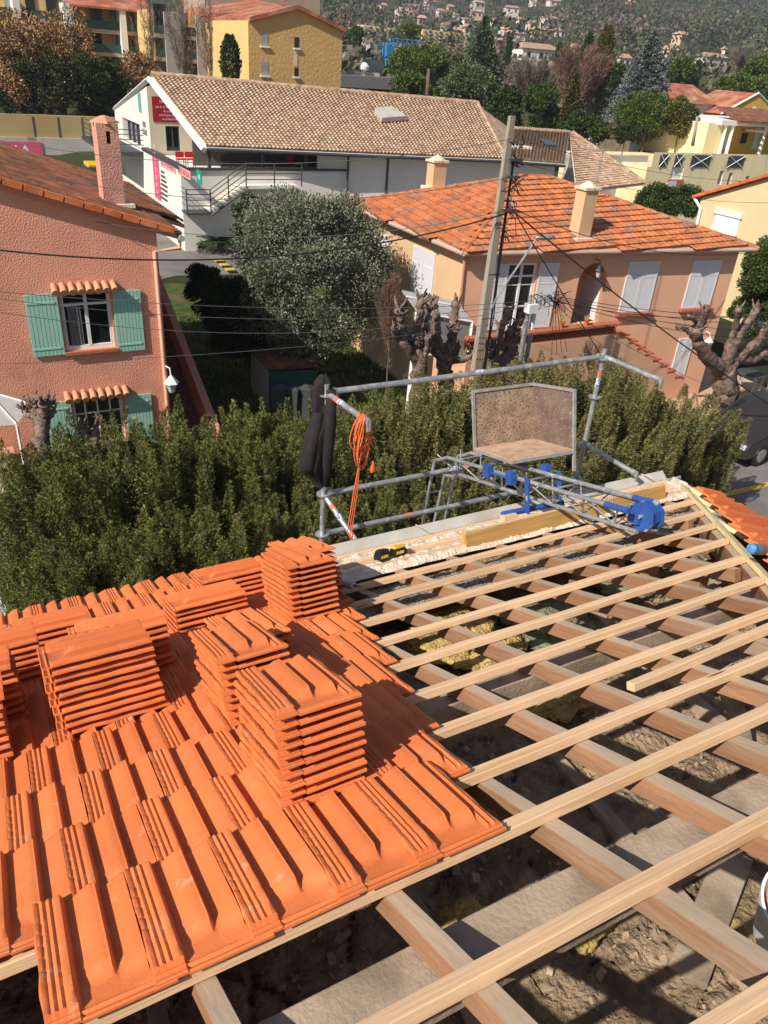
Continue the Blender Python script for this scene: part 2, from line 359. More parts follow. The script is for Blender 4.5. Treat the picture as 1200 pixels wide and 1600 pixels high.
M_iny = mat('yellow_glass_wool', (.66, .48, .17), .98, .3, 12, 1.0, 45, col2=(.36, .25, .12), mix=(.45, .68), ms=9, spec=.05, bd=.05)
M_ing = mat('dusty_green_glass_wool', (.29, .31, .18), .98, .25, 10, 1.0, 45, col2=(.26, .21, .14), mix=(.40, .6), ms=7, spec=.05, bd=.05)
for i, (x, y, r, m_, c) in enumerate([(715, 995, (.30, .24, .12), 0, 'largest yellow mass, under the tile edge side'), (775, 1020, (.22, .16, .09), 0, 'yellow mass right of the largest one'), (875, 1098, (.2, .1, .06), 0, 'small bright yellow tuft in the middle of the attic'),
        (905, 1435, (.16, .12, .06), 0, 'yellow tuft near the bottom right'), (850, 965, (.3, .16, .07), 1, 'pale green mass between the middle rafters'), (990, 905, (.34, .2, .08), 1, 'green mass below the far rafters'), (870, 985, (.28, .14, .06), 1, 'green strip lit beside a rafter'), (725, 1440, (.12, .1, .06), 0, 'tuft beside the grey purlin')]):
    p = at_z(x, y, -3.27)
    lump('insulation', 'glass wool insulation, ' + c, 'insulation', p, r, (M_iny, M_ing)[m_], 'glass wool in the attic', i * 3, .45)
# loose rubble pieces on the attic floor
M_rub = mat('rubble', (.40, .30, .2), .95, .25, 20, .6, 40, col2=(.5, .28, .15), mix=(.6, .7), ms=6)
mb = MB(); rr = random.Random(3)
for i in range(2600):
    X = rr.uniform(.6, 5.5); Y = rr.uniform(-.5, 4.2); s = rr.choice([.008, .01, .012, .016, .025]) * rr.uniform(.7, 1.4)
    if Y > 2.8: s = min(s, .014)
    z = att((X + 3.9) / 9.6, (Y + 5) / 9.3)[2]
    M = Matrix.Translation((X, Y, z)) @ Matrix.Rotation(rr.uniform(0, 6), 4, Vector((rr.random(), rr.random(), rr.random() + .1)).normalized())
    mb.box((0, 0, 0), (s * 1.6, s * rr.uniform(.8, 1.5), s), M)
tag(mb.build('rubble', M_rub, None, fix=False), 'small broken rubble strewn over the attic floor', 'rubble', kind='stuff')
# short posts and braces under the hip
for i, (x, y, l, wd) in enumerate([(1012, 925, .35, .1), (965, 905, .3, .08), (1075, 985, .4, .09), (900, 935, .2, .07)]):
    p = at_z(x, y, -3.27); l = max(.1, (DC * -1 - p.y * RN.y) / RN.z - p.z - .17)
    timber('post', 'short weathered post standing in the attic under the hip, %s one' % ['nearer square', 'thin', 'tall right hand', 'stubby left hand'][i], 'post', p, p + Vector((.02, .03, l)), wd, wd, (1, 0, 0), M_rafter, 'attic posts', None, .003, 150 + i)
timber('loose_plank', 'broken dark plank leaning in the attic beneath the right hand battens', 'plank', at_z(1165, 1170, -3.2), at_z(1135, 1050, -2.6), .11, .03, (-.4, -.6, .6), M_purlin, None, None, .004, 160)
timber('loose_plank', 'wide board lying flat on the attic rubble near the bottom right', 'plank', at_z(1075, 1520, -3.22), at_z(1150, 1330, -3.2), .16, .04, (0, 0, 1), M_purlin, None, None, .004, 161)
# ---------------------------------------------------------------- eave: gutter, boards, mortar
gt = empty('gutter', 'pale weathered metal box gutter along the eave beside the hedge', 'gutter', RP(2, 5.5, 0))
def strip(u0, u1, prof, n=1):
    mb = MB(); m = len(prof)
    for i in range(n + 1):
        u = u0 + (u1 - u0) * i / n
        mb.v += [tuple(RP(u, v, w_)) for v, w_ in prof]
    mb.f = [(i * m + j, i * m + j + 1, (i + 1) * m + j + 1, (i + 1) * m + j) for i in range(n) for j in range(m - 1)]; mb.m = [0] * len(mb.f)
    return mb
g = strip(-3.9, 5.98, [(5.41, .0), (5.41, -.012), (5.44, -.075), (5.60, -.035), (5.635, .035), (5.65, .035), (5.65, .02), (5.61, -.05), (5.44, -.095), (5.40, -.02)], 60).build('trough', M_zinc, gt)
for u in (3.08, 4.6, 5.7, .6, -1):
    adopt(MB().tube([RP(u, 5.40, .006), RP(u, 5.52, .028), RP(u, 5.655, .042)], .006, 6).build('bracket', M_zinc), gt)
sg = empty('gutter', 'pale metal flashing board edging the right hand eave', 'gutter', PC)
q = MB(); q.box2((0, -.03, -.07), (7.2, .05, -.002)); adopt(q.build('edge_board', M_zinc, M=M2), sg)
timber('eave_board', 'straight sawn board fixed along the eave beside the gutter', 'board', RP(1.2, 5.35, .006), RP(5.72, 5.35, .006), .05, .06, RN, M_wood, None, None, .003, 200, 40)
def mortar(name, label, u0, u1, v0, v1, h, m, seed, w0=-.05, rag=.02):
    mb = MB(); nx = int((u1 - u0) / .014); ny = 14
    for k in range(nx + 1):
        u = u0 + (u1 - u0) * k / nx
        for j in range(ny + 1):
            t = j / ny; vv = v0 + (v1 - v0) * t + rag * nv((u, t, 0), 7, seed) * (1 if 0 < j < ny else 2)
            e = min(t, 1 - t) * 2; prof = min(1, e * 2.2) ** .7
            mb.v.append(tuple(RP(u, vv, w0 + (h + .018 * nv((u, vv, 0), 9, seed) + .016 * nv((u, vv, 0), 30, seed + 1) + .008 * nv((u, vv, 0), 80, seed)) * prof)))
    mb.f = [(k * (ny + 1) + j, k * (ny + 1) + j + 1, (k + 1) * (ny + 1) + j + 1, (k + 1) * (ny + 1) + j) for k in range(nx) for j in range(ny)]; mb.m = [0] * len(mb.f)
    return tag(mb.build(name, m, smooth=True), label, 'mortar', 'mortar beds along the eave')
mortar('mortar_bed', 'thick cream mortar bed packed behind the eave board', 1.7, 5.75, 5.10, 5.32, .06, M_mortar, 1)
mortar('mortar_bed', 'crumbly cream mortar bed where the two tool batteries lie', 1.7, 5.45, 4.80, 5.06, .045, M_mortar, 7)
mortar('gravel_bed', 'bed of coarse grey gravel below the first full batten', 1.7, 5.2, 4.18, 4.75, .06, M_gravel, 11, -.16)
timber('old_batten', 'weathered old batten between the mortar and the gravel', 'batten', RP(1.3, 5.07, .012), RP(5.5, 5.07, .012), .045, .05, RN, M_wood, 'new roof battens', None, .005, 210, 50)
M_ochre = mat('ochre_plank', (.50, .28, .09), .75, .15, 2, .3, 8, col2=(.62, .40, .17), mix=(.5, .7), ms=1, stretch=(1, 14, 14))
timber('thick_plank', 'thick ochre plank lying on edge beside the mortar under the hoist', 'plank', RP(3.05, 4.86, .10), RP(5.15, 4.86, .10), .06, .13, RN, M_ochre, None, M_wood, .003, 220)
timber('offcut', 'small square wood offcut at the end of the thick ochre plank', 'offcut', RP(3.52, 5.0, .12), RP(3.64, 5.0, .12), .06, .06, RN, M_wood, None, None, .002, 221, 6)
# ---------------------------------------------------------------- tools
M_yel = mat('tool_yellow', (.75, .50, .02), .4, .05, 8, spec=.5)
def bv(o, wd, seg=2):
    b = bmesh.new(); b.from_mesh(o.data); bmesh.ops.bevel(b, geom=list(b.edges), offset=wd, segments=seg, affect='EDGES', profile=.5, clamp_overlap=True); b.to_mesh(o.data); b.free(); return o
def battery(name, label, u, v, rz, mt, mb_):
    M = RM @ Matrix.Translation((u, v, .012)) @ Matrix.Rotation(rz, 4, 'Z'); bt = empty(name, label, 'tool battery', M.to_translation(), 'tool batteries')
    a = MB(); a.box((0, 0, .02), (.115, .075, .04)); a.box((0, 0, .045), (.105, .068, .012)); o = a.build('case', mb_, M=M); bv(o, .006)
    b = MB(); b.box((0, 0, .058), (.09, .06, .018)); b.box((-.02, 0, .070), (.045, .035, .01)); b.box((.045, 0, .06), (.02, .05, .012)); c = b.build('top_cover', mt, M=M); bv(c, .004)
    d = MB(); d.poly([(-.025, -.0382, .012), (.02, -.0382, .012), (.03, -.0382, .03), (-.012, -.0382, .034)], .001, (0, -1, 0)); d.poly([(-.045, -.0382, .012), (-.03, -.0382, .012), (-.02, -.0382, .034), (-.04, -.0382, .034)], .001, (0, -1, 0)); e = d.build('badge', M_yel, M=M)
    for x in (o, c, e): adopt(x, bt)
battery('tool_battery', 'black and grey power tool battery on the mortar near the tiles', 2.40, 4.97, .25, M_black, M_black)
battery('tool_battery', 'bright yellow topped tool battery, right of the black one', 2.545, 4.99, .15, M_yel, M_black)
M_tube = mat('grey_blue_tube', (.42, .48, .55), .4, .08, 10, spec=.5); M_red = mat('red_plastic', (.5, .03, .03), .45, .05, 10)
M = RM @ Matrix.Translation((1.79, 4.5, .075)) @ Matrix.Rotation(-1.25, 4, 'Z') @ Matrix.Rotation(math.pi / 2, 4, 'Y')
sg_ = empty('sealant_tube', 'grey blue sealant tube with a red nozzle beside the tall tile stack', 'tube', M.translation)
adopt(MB().lathe([(.024, 0), (.025, .004), (.025, .2), (.024, .205), (.01, .21)], M=M).build('body', M_tube, smooth=True, sharp=40), sg_)
adopt(MB().lathe([(.009, .2), (.007, .23), (.003, .28), (.001, .281)], M=M).build('nozzle', M_red, smooth=True), sg_)
b0_ = at_pl(1174, 857, PC + N2 * .08, N2); M = frame(b0_, at_pl(1240, 866, PC + N2 * .08, N2) - b0_, None, N2) @ Matrix.Rotation(math.pi / 2, 4, 'Y') @ Matrix.Scale(.66, 4)
bt_ = empty('bottle', 'grey bottle with a bright blue cap lying on the far right tiles', 'bottle', M.to_translation())
adopt(MB().lathe([(.045, .09), (.05, .1), (.052, .3), (.05, .34), (.04, .35)], M=M, n=20).build('body', mat('dull_grey_plastic', (.20, .19, .18), .5, .1, 8, spec=.4), smooth=True, sharp=40), bt_)
adopt(MB().lathe([(.03, 0), (.046, .01), (.05, .04), (.049, .075), (.052, .08), (.05, .1)], M=M, n=20).build('cap', mat('bright_blue_plastic', (.06, .22, .50), .4, .2, 20, spec=.5, bump=.3, bs=60), smooth=True, sharp=40), bt_)
# white bucket in the attic
bc = at_z(1186, 1420, -2.2) + CR * .17
bk = empty('bucket', 'white plastic mortar bucket cut by the right edge of the frame', 'bucket', bc - Vector((0, 0, .28)))
Mb = Matrix.Translation(bc) @ Matrix.Rotation(.15, 4, 'X') @ Matrix.Rotation(-.25, 4, 'Y')
adopt(MB().lathe([(.11, -.28), (.145, -.03), (.152, -.03), (.152, 0), (.143, 0), (.136, -.03), (.105, -.27), (.0, -.27)], M=Mb, n=40).build('shell', M_white, smooth=True, sharp=35), bk)
adopt(MB().lathe([(.0, -.08), (.128, -.08), (.128, -.085), (0, -.085)], M=Mb, n=30).build('mortar_fill', mat('pink_brown_mortar', (.42, .24, .18), .9, .1, 20, .5, 40), smooth=False), bk)

# ================================================================ SCAFFOLD
YS = 5.3; ZT, ZM, ZB = -2.33, -3.27, -3.68; XL, XR = 2.47, 5.42
M_lab = mat('red_scaffold_sticker', (.62, .16, .11), .5, .1, 20); M_labw = mat('blue_white_scaffold_sticker', (.55, .58, .64), .5, .2, 60, col2=(.08, .1, .3), mix=(.5, .56), ms=50)
sf = empty('scaffold', 'galvanised tube scaffold guard rails standing outside the eave', 'scaffold', (4, YS, GZ))
def tub(name, pts, r=.0242, n=14, m=None): return adopt(MB().tube(pts, r, n).build(name, m or M_galv, smooth=True, sharp=50), sf)
def rosette(p): adopt(MB().lathe([(.026, -.005), (.062, -.005), (.062, .005), (.026, .005)], p, 20).build('rosette', M_galv), sf)
def band(P, D, m, ln=.09, r=.0248):
    P = Vector(P); D = Vector(D).normalized(); adopt(MB().tube([P - D * ln / 2, P + D * ln / 2], r, 14, False).build('sticker', m, smooth=True), sf)
for X, y in ((XL, YS), (XR, YS)):
    tub('standard', [(X, y, GZ), (X, y, ZT + .07)])
    for z in (ZT - .02, ZM, ZB): rosette((X, y, z))
    if X == XR: rosette((X, y, ZT - .42)); band((X, y, ZT - .18), (0, 0, 1), M_lab, .05); band((X, y, ZT - .27), (0, 0, 1), M_labw, .1)
for z, x1 in ((ZT, XR), (ZM, 4.02), (ZB, XR)):
    tub('ledger', [(XL + .03, YS, z)] + [(XL + (x1 - XL) * t, YS, z - .004 * math.sin(t * 3)) for t in (.3, .6, .9)] + [(x1 - .03, YS, z)])
band((3.96, YS, ZM), (1, 0, 0), M_lab, .06); band((3.82, YS, ZM), (1, 0, 0), M_labw, .14); band((3.35, YS, ZB), (1, 0, 0), M_lab, .06); band((3.95, YS, ZT), (1, 0, 0), M_labw, .1)
ret = [((XL, YS, ZT - .005), (XL + .05, 4.68, ZT)), ((XR, YS, ZT), (XR + .06, 4.62, ZT)), ((XR, YS, ZM), (XR + .06, 4.62, ZM - .02)), ((XL, YS, ZM), (XL + .1, 4.86, -3.50))]
for i, (a, b) in enumerate(ret):
    a = Vector(a); b = Vector(b); tub('transom', [a + (b - a) * .05, b]); d = (b - a).normalized()
    adopt(MB().box((0, 0, 0), (.07, .012, .06), frame(b, d, None, (0, 0, 1))).build('end_head', M_galv), sf)
    adopt(MB().box((.03, 0, -.03), (.014, .03, .09), frame(b, d, None, (0, 0, 1))).build('wedge', M_galv), sf)
    if i in (0, 3): band(a + (b - a) * .3, d, M_lab, .05); band(a + (b - a) * (.38 if i == 0 else .5), d, M_labw, .07)
for X in (XL, XR):
    for z in (ZT, ZM, ZB):
        s_ = 1 if X == XL else -1
        adopt(MB().box((X + s_ * .055, YS, z), (.05, .04, .055)).build('ledger_head', M_galv), sf)
# planks of the scaffold level below the eave, hidden from above by the hedge side
adopt(MB().box2((XL, YS + .02, -5.0), (XR, YS + .75, -4.95)).build('deck', M_galv), sf)
for X in (XL, XR): tub('standard', [(X, YS + .75, GZ), (X, YS + .75, -4.6)])
# jacket hung on the left standard
M_jk = mat('charcoal_fleece', (.030, .027, .028), .95, .2, 30, .5, 120, spec=.15)
def jk(u, v):
    th = 2 * math.pi * u; z = -2.19 - 1.0 * v
    wv = .058 + .035 * min(1, v * 6) + .03 * sstep(.35, .75, v) - .05 * sstep(.8, 1, v)
    top = max(.05, min(1, v * 16)) ** .4
    k = wv * top * (1 + .22 * nv((math.cos(th) * 1.2, math.sin(th) * 1.2, v * 2.5), 1.6, 3) + .10 * math.sin(th * 5 + v * 7) + .07 * nv((math.cos(th) * 3, math.sin(th) * 3, v * 7), 1.5, 6))
    cx = XL - .01 - .065 * sstep(.3, .62, v) * (1 - sstep(.78, 1, v)) ; return (cx + k * math.cos(th), YS + .05 - .02 * v + k * .75 * math.sin(th), z)
jo = MB().grid(56, 70, jk); jo.tube([(XL - .06, YS + .02, -2.5), (XL - .10, YS, -2.72), (XL - .155, YS - .03, -2.86), (XL - .15, YS - .03, -2.93), (XL - .13, YS - .02, -3.02)], [.05, .055, .052, .05, .045], 14); jo.tube([(XL + .02, YS - .04, -2.3), (XL + .02, YS - .05, -2.6), (XL + .0, YS - .04, -2.95), (XL + .02, YS - .03, -3.17)], [.04, .05, .05, .035], 14)
tag(jo.build('jacket', M_jk, smooth=True), 'charcoal fleece jacket hanging from the left scaffold post', 'jacket')
# orange extension cord looped over the upper left transom
M_cord = mat('orange_cord', (.75, .16, .05), .45, .08, 20, spec=.4)
ec = empty('extension_cord', 'orange extension cord coiled over the upper left scaffold tube', 'cord', (XL + .045, 4.75, ZT))
cd = MB(); rc = random.Random(8); hx, hy = XL + .045, 4.74
for k in range(9):
    dx = .075 + rc.uniform(-.03, .03); dn = rc.uniform(.26, .46); y0 = hy + rc.uniform(-.05, .05); pts = []
    for t in range(25):
        q = t / 24 * 2 * math.pi; s = math.sin(q); c = math.cos(q)
        pts.append((hx + dx * s * (1 - .3 * c) + .012 * nv((q, k, 0), 1), y0 + .03 * s + .01 * nv((q, k, 5), 1), ZT + .032 - dn / 2 + dn / 2 * c))
    cd.tube(pts, .0052, 6)
for k in range(3): cd.tube([(hx + .01 * k, hy, ZT - .2), (hx - .02 - .015 * k, hy - .02, ZT - .6), (hx - .03 - .02 * k, hy + .02, ZT - 1.0), (hx - .02 + .02 * k, hy - .05, -3.62)], .0052, 6)
adopt(cd.build('cable', M_cord, smooth=True), ec)
adopt(MB().lathe([(.015, -.05), (.022, -.045), (.024, .0), (.014, .02), (.01, .05)], (hx + .10, hy - .02, ZT - .42), 12).build('plug', M_cord, smooth=True), ec)

# ================================================================ INCLINED TILE HOIST
hz = empty('tile_hoist', 'inclined galvanised truss hoist resting on the battens with its blue head', 'hoist', (3.9, 4.0, -3.0))
T0 = Vector((3.90, 3.14, -2.735)); TD = (Vector((3.90, 5.36, -3.365)) - T0).normalized(); TNn = Vector((1, 0, 0)).cross(TD); TNn = (TNn if TNn.z > 0 else -TNn)
def HT(s, x, h): return T0 + TD * s + Vector((x, 0, 0)) + TNn * h
def ht(name, pts, r=.017, m=None, n=12): return adopt(MB().tube(pts, r, n).build(name, m or M_galv, smooth=True, sharp=50), hz)
def bent(x, h): return [HT(0, x, h), HT(1.2, x, h), HT(2.25, x, h), HT(2.37, x, h - .04) , Vector((T0.x + x, 5.56, -3.48 + h)), Vector((T0.x + x, 5.66, -4.2 + h * .5)), Vector((T0.x + x, 6.5, GZ))]
UX = .135; UH = .19
ht('chord', bent(0, 0), .0165); ht('chord', bent(-UX, UH)); ht('chord', bent(UX, UH))
for i in range(7):
    s = .05 + i * .34
    for sx in (-1, 1):
        ht('diagonal', [HT(s, sx * UX, UH), HT(s + .17, 0, 0)], .007, None, 8); ht('diagonal', [HT(s + .17, 0, 0), HT(s + .34, sx * UX, UH)], .007, None, 8)
    ht('rung', [HT(s, -UX, UH), HT(s, UX, UH)], .009, None, 8)
for i in range(9):
    z = -3.7 - i * .45; yy = 5.6 + (-3.5 - z) * .17; ht('rung', [(T0.x - UX, yy, z), (T0.x + UX, yy, z)], .009, None, 8)
# blue head with pulley
wm = frame(HT(-.03, .06, .12), TD, None, (1, 0, 0)); hd = MB()
oc = [(.115 * math.cos(math.pi / 8 + k * math.pi / 4) , .115 * math.sin(math.pi / 8 + k * math.pi / 4)) for k in range(8)]
for z0, z1, sc in ((-.055, -.045, 1), (.045, .055, 1), (-.045, .045, .82)):
    v = [(x * sc, y * sc, z0) for x, y in oc] + [(x * sc, y * sc, z1) for x, y in oc]
    hd.add([wm @ Vector(p) for p in v], [tuple(range(7, -1, -1)), tuple(range(8, 16))] + [(k, (k + 1) % 8, 8 + (k + 1) % 8, 8 + k) for k in range(8)])
adopt(hd.build('pulley_head', M_blue), hz)
for x in (-UX, UX): ht('head_sleeve', [HT(-.05, x, UH), HT(.17, x * 1.0, UH)], .023, M_blue)
adopt(MB().tube([HT(-.03, -.02, .12), HT(-.03, .13, .12)], .016, 10).build('axle', M_galv), hz)
adopt(MB().box((0, 0, 0), (.09, .05, .08), frame(HT(.02, 0, .1), TD, None, TNn)).build('head_bracket', M_blue), hz)
ht('hoist_rope', [HT(0, .0, UH + .03), HT(1.6, .0, UH + .02)], .004, M_black, 6)
# blue support foot
for sx in (-1, 1):
    adopt(MB().box((0, 0, 0), (.05, .012, .30), frame(HT(1.02, sx * (UX + .03), .08), TD, None, TNn)).build('foot_upright', M_blue), hz)
ht('foot_bar', [HT(1.10, -UX - .22, -.06), HT(1.06, UX + .1, -.06)], .026, M_blue)
for s, x in ((1.20, -.19), (1.52, -.19), (1.20, .17), (1.52, .17)): adopt(MB().box((0, 0, 0), (.075, .055, .11), frame(HT(s, x, UH + .01), TD, None, TNn)).build('carriage_block', M_blue), hz)
ht('carriage_bar', [HT(1.16, -.19, UH), HT(1.56, -.19, UH)], .010, M_blue)
# plywood platform of the hoist carriage
pp = HT(1.2, 0, UH + .10)
PL, PF, PR, PB = [at_pl(x, y, pp, TNn) for x, y in ((742, 703), (800, 725), (897, 706), (833, 690))]
ex = (PB - PL + PR - PF) / 2; ey = (PF - PL + PR - PB) / 2; PF = PL + ey; PB = PL + ex; PR = PL + ex + ey
M_ply = mat('shaded_weathered_film_plywood', (.16, .11, .09), .6, .2, 6, .25, 40, spec=.3, col2=(.24, .17, .13), mix=(.45, .7), ms=7, col3=(.55, .45, .33), ms3=70, mix3=(.62, .68))  # back panel: its weaker light is put into the darker colour
M_plyd = mat('lit_mortar_splashed_plywood', (.38, .27, .18), .8, .2, 9, .4, 60, col2=(.24, .17, .13), mix=(.40, .68), ms=7, col3=(.15, .10, .085), ms3=60, mix3=(.50, .62))  # side panel: its lit tone is put into the lighter colour
M_plyf = mat('dusty_plywood_floor', (.55, .37, .26), .9, .15, 8, .5, 60, col2=(.42, .27, .19), mix=(.5, .65), ms=9)
M_edge = mat('grey_metal_edging', (.34, .33, .31), .6, .2, 20, .2, 40, metal=.2)
def slab(name, a, b, c, th, m, pr=hz, up=None):
    a, b, c = Vector(a), Vector(b), Vector(c); n_ = (b - a).cross(c - a).normalized()
    return adopt(MB().poly([a, b, b + c - a, c], th, n_).build(name, m), pr)
slab('platform_floor', PL, PF, PB, -.02, M_plyf)
hgt = (Vector(at_pl(741, 619, PL, Vector((0, -1, 0)))) - PL).length; UPV = TNn * hgt * .98
slab('side_panel', PL, PB, PL + UPV, .016, M_plyd); slab('back_panel', PB, PR, PB + UPV, .016, M_ply)
for a, b in ((PL, PF), (PF, PR), (PL, PL + UPV), (PL + UPV, PB + UPV), (PB + UPV, PR + UPV), (PR - UPV * .3, PR + UPV)):
    d = (b - a).normalized(); adopt(MB().box(((b - a).length / 2, 0, 0), ((b - a).length + .02, .024, .024), frame(a, d, None, TNn)).build('edging', M_edge), hz)
ht('carriage_bar', [PL + Vector((.05, -.05, -.05)), PL + ex * 1.0 + Vector((0, -.05, -.05))], .014)
ht('carriage_bar', [PF + Vector((.0, .1, -.05)), PF + ex * 1.0 + Vector((0, .1, -.05))], .014)
for i in range(5):
    r2 = random.Random(i); p = PL + ex * r2.uniform(.3, .9) + ey * r2.uniform(.1, .35) + TNn * .012
    tag(lump('tile_shard', None, None, p, (.02, .012, .006), M_tile, None, i, .3, 10), 'broken orange tile shard on the hoist platform, %s one' % ['largest', 'leftmost', 'rear', 'thin', 'smallest'][i], 'shard', 'tile shards on the hoist platform')
# ================================================================ GROUND, TERRAIN
def terr(X, Y):
    d = math.hypot(X, Y); k = X * .45 + Y * .9
    z = GZ
    if k > 62 and X < 40 + k * .2: z = GZ + min(5.2, (k - 62) * .5) * sstep(0, 1, (45 - X) / 25)
    if d > 95: z = max(z, GZ + (d - 95) * .055)
    if d > 260: z += (d - 260) * .045
    if d > 480: z += (d - 480) * .05
    if d > 95: z += (3 + d * .012) * nv((X, Y, 0), 1 / 90.) * min(1, (d - 95) / 120)
    return z
def hit(x, y, far=2500):
    r = ray(x, y); t = 60.0
    while t < far:
        p = r * t
        if p.z <= terr(p.x, p.y): return p
        t += max(1.0, t * .006)
    return r * far
M_asph = mat('worn_grey_asphalt', (.20, .185, .17), .95, .1, 1.5, .4, 60, col2=(.155, .145, .135), mix=(.45, .6), ms=.5, spec=.15)
M_grass = mat('short_garden_grass', (.06, .085, .022), .98, .35, 3, .8, 30, col2=(.13, .10, .05), mix=(.5, .65), ms=1.2, spec=.05)
M_hill = mat('hillside_soil', (.05, .055, .03), 1, .3, .05, .0, 1, col2=(.14, .11, .07), mix=(.58, .68), ms=.02, spec=0)
mb = MB(); ds = [0, 25, 50, 75, 95, 120, 150, 190, 230, 270, 320, 380, 440, 500, 580, 680, 800, 950, 1150, 1400, 1800, 2400]; na = 90
for d in ds:
    for k in range(na + 1):
        a = R_(-75 + 190 * k / na); X, Y = d * math.sin(a), d * math.cos(a); mb.v.append((X, Y, terr(X, Y) - (.012 if d < 90 else 0)))
mb.f = [(j * (na + 1) + k, j * (na + 1) + k + 1, (j + 1) * (na + 1) + k + 1, (j + 1) * (na + 1) + k) for j in range(len(ds) - 1) for k in range(na)]; mb.m = [0] * len(mb.f)
tag(mb.build('ground', M_hill, smooth=True), 'rising wooded ground reaching up the hillside', None, None, 'structure')
mb = MB(); mb.poly([(-200, -200, GZ - .3), (400, -200, GZ - .3), (400, 40, GZ - .3), (-200, 40, GZ - .3)]); tag(mb.build('ground_base', M_hill), 'plain ground around the houses', None, None, 'structure')
def sheet(name, label, pts, m, z):
    return tag(MB().poly([(x, y, z) for x, y in pts]).build(name, m), label, None, None, 'structure')
sheet('garden_ground', 'shaded grass of the gardens beyond the hedge', [(-20, 9.5), (24.5, 9.5), (24.5, 30), (5, 36), (-20, 30)], M_grass, GZ + .004)
sheet('street', 'grey asphalt street at the right beside the hedge end', [(13.2, -30), (60, -30), (60, 14.8), (13.2, 14.8)], M_asph, GZ + .010)
sheet('driveway', 'grey asphalt forecourt in front of the white building', [(-30, 33), (4, 33), (9, 36.2), (60, 30), (60, 60), (-30, 60)], M_asph, GZ + .008)
sheet('own_yard', 'concrete yard between the house and the hedge', [(-20, -8), (13.2, -8), (13.2, 9.5), (-20, 9.5)], mat('yard_concrete', (.33, .30, .27), .95, .15, 1, .3, 50), GZ + .006)
M_rdy = mat('worn_yellow_road_paint', (.62, .40, .03), .8, .15, 9, col2=(.30, .25, .14), mix=(.55, .7), ms=14)
p0, p1 = at_z(1134, 773, GZ), at_z(1290, 735, GZ); dd = (p1 - p0).normalized(); nn = Vector((-dd.y, dd.x, 0))
sheet('road_marking', 'worn yellow line painted on the grey street', [(p0 + nn * .09).xy, (p0 - nn * .09).xy, (p1 - nn * .09).xy, (p1 + nn * .09).xy], M_rdy, GZ + .014)
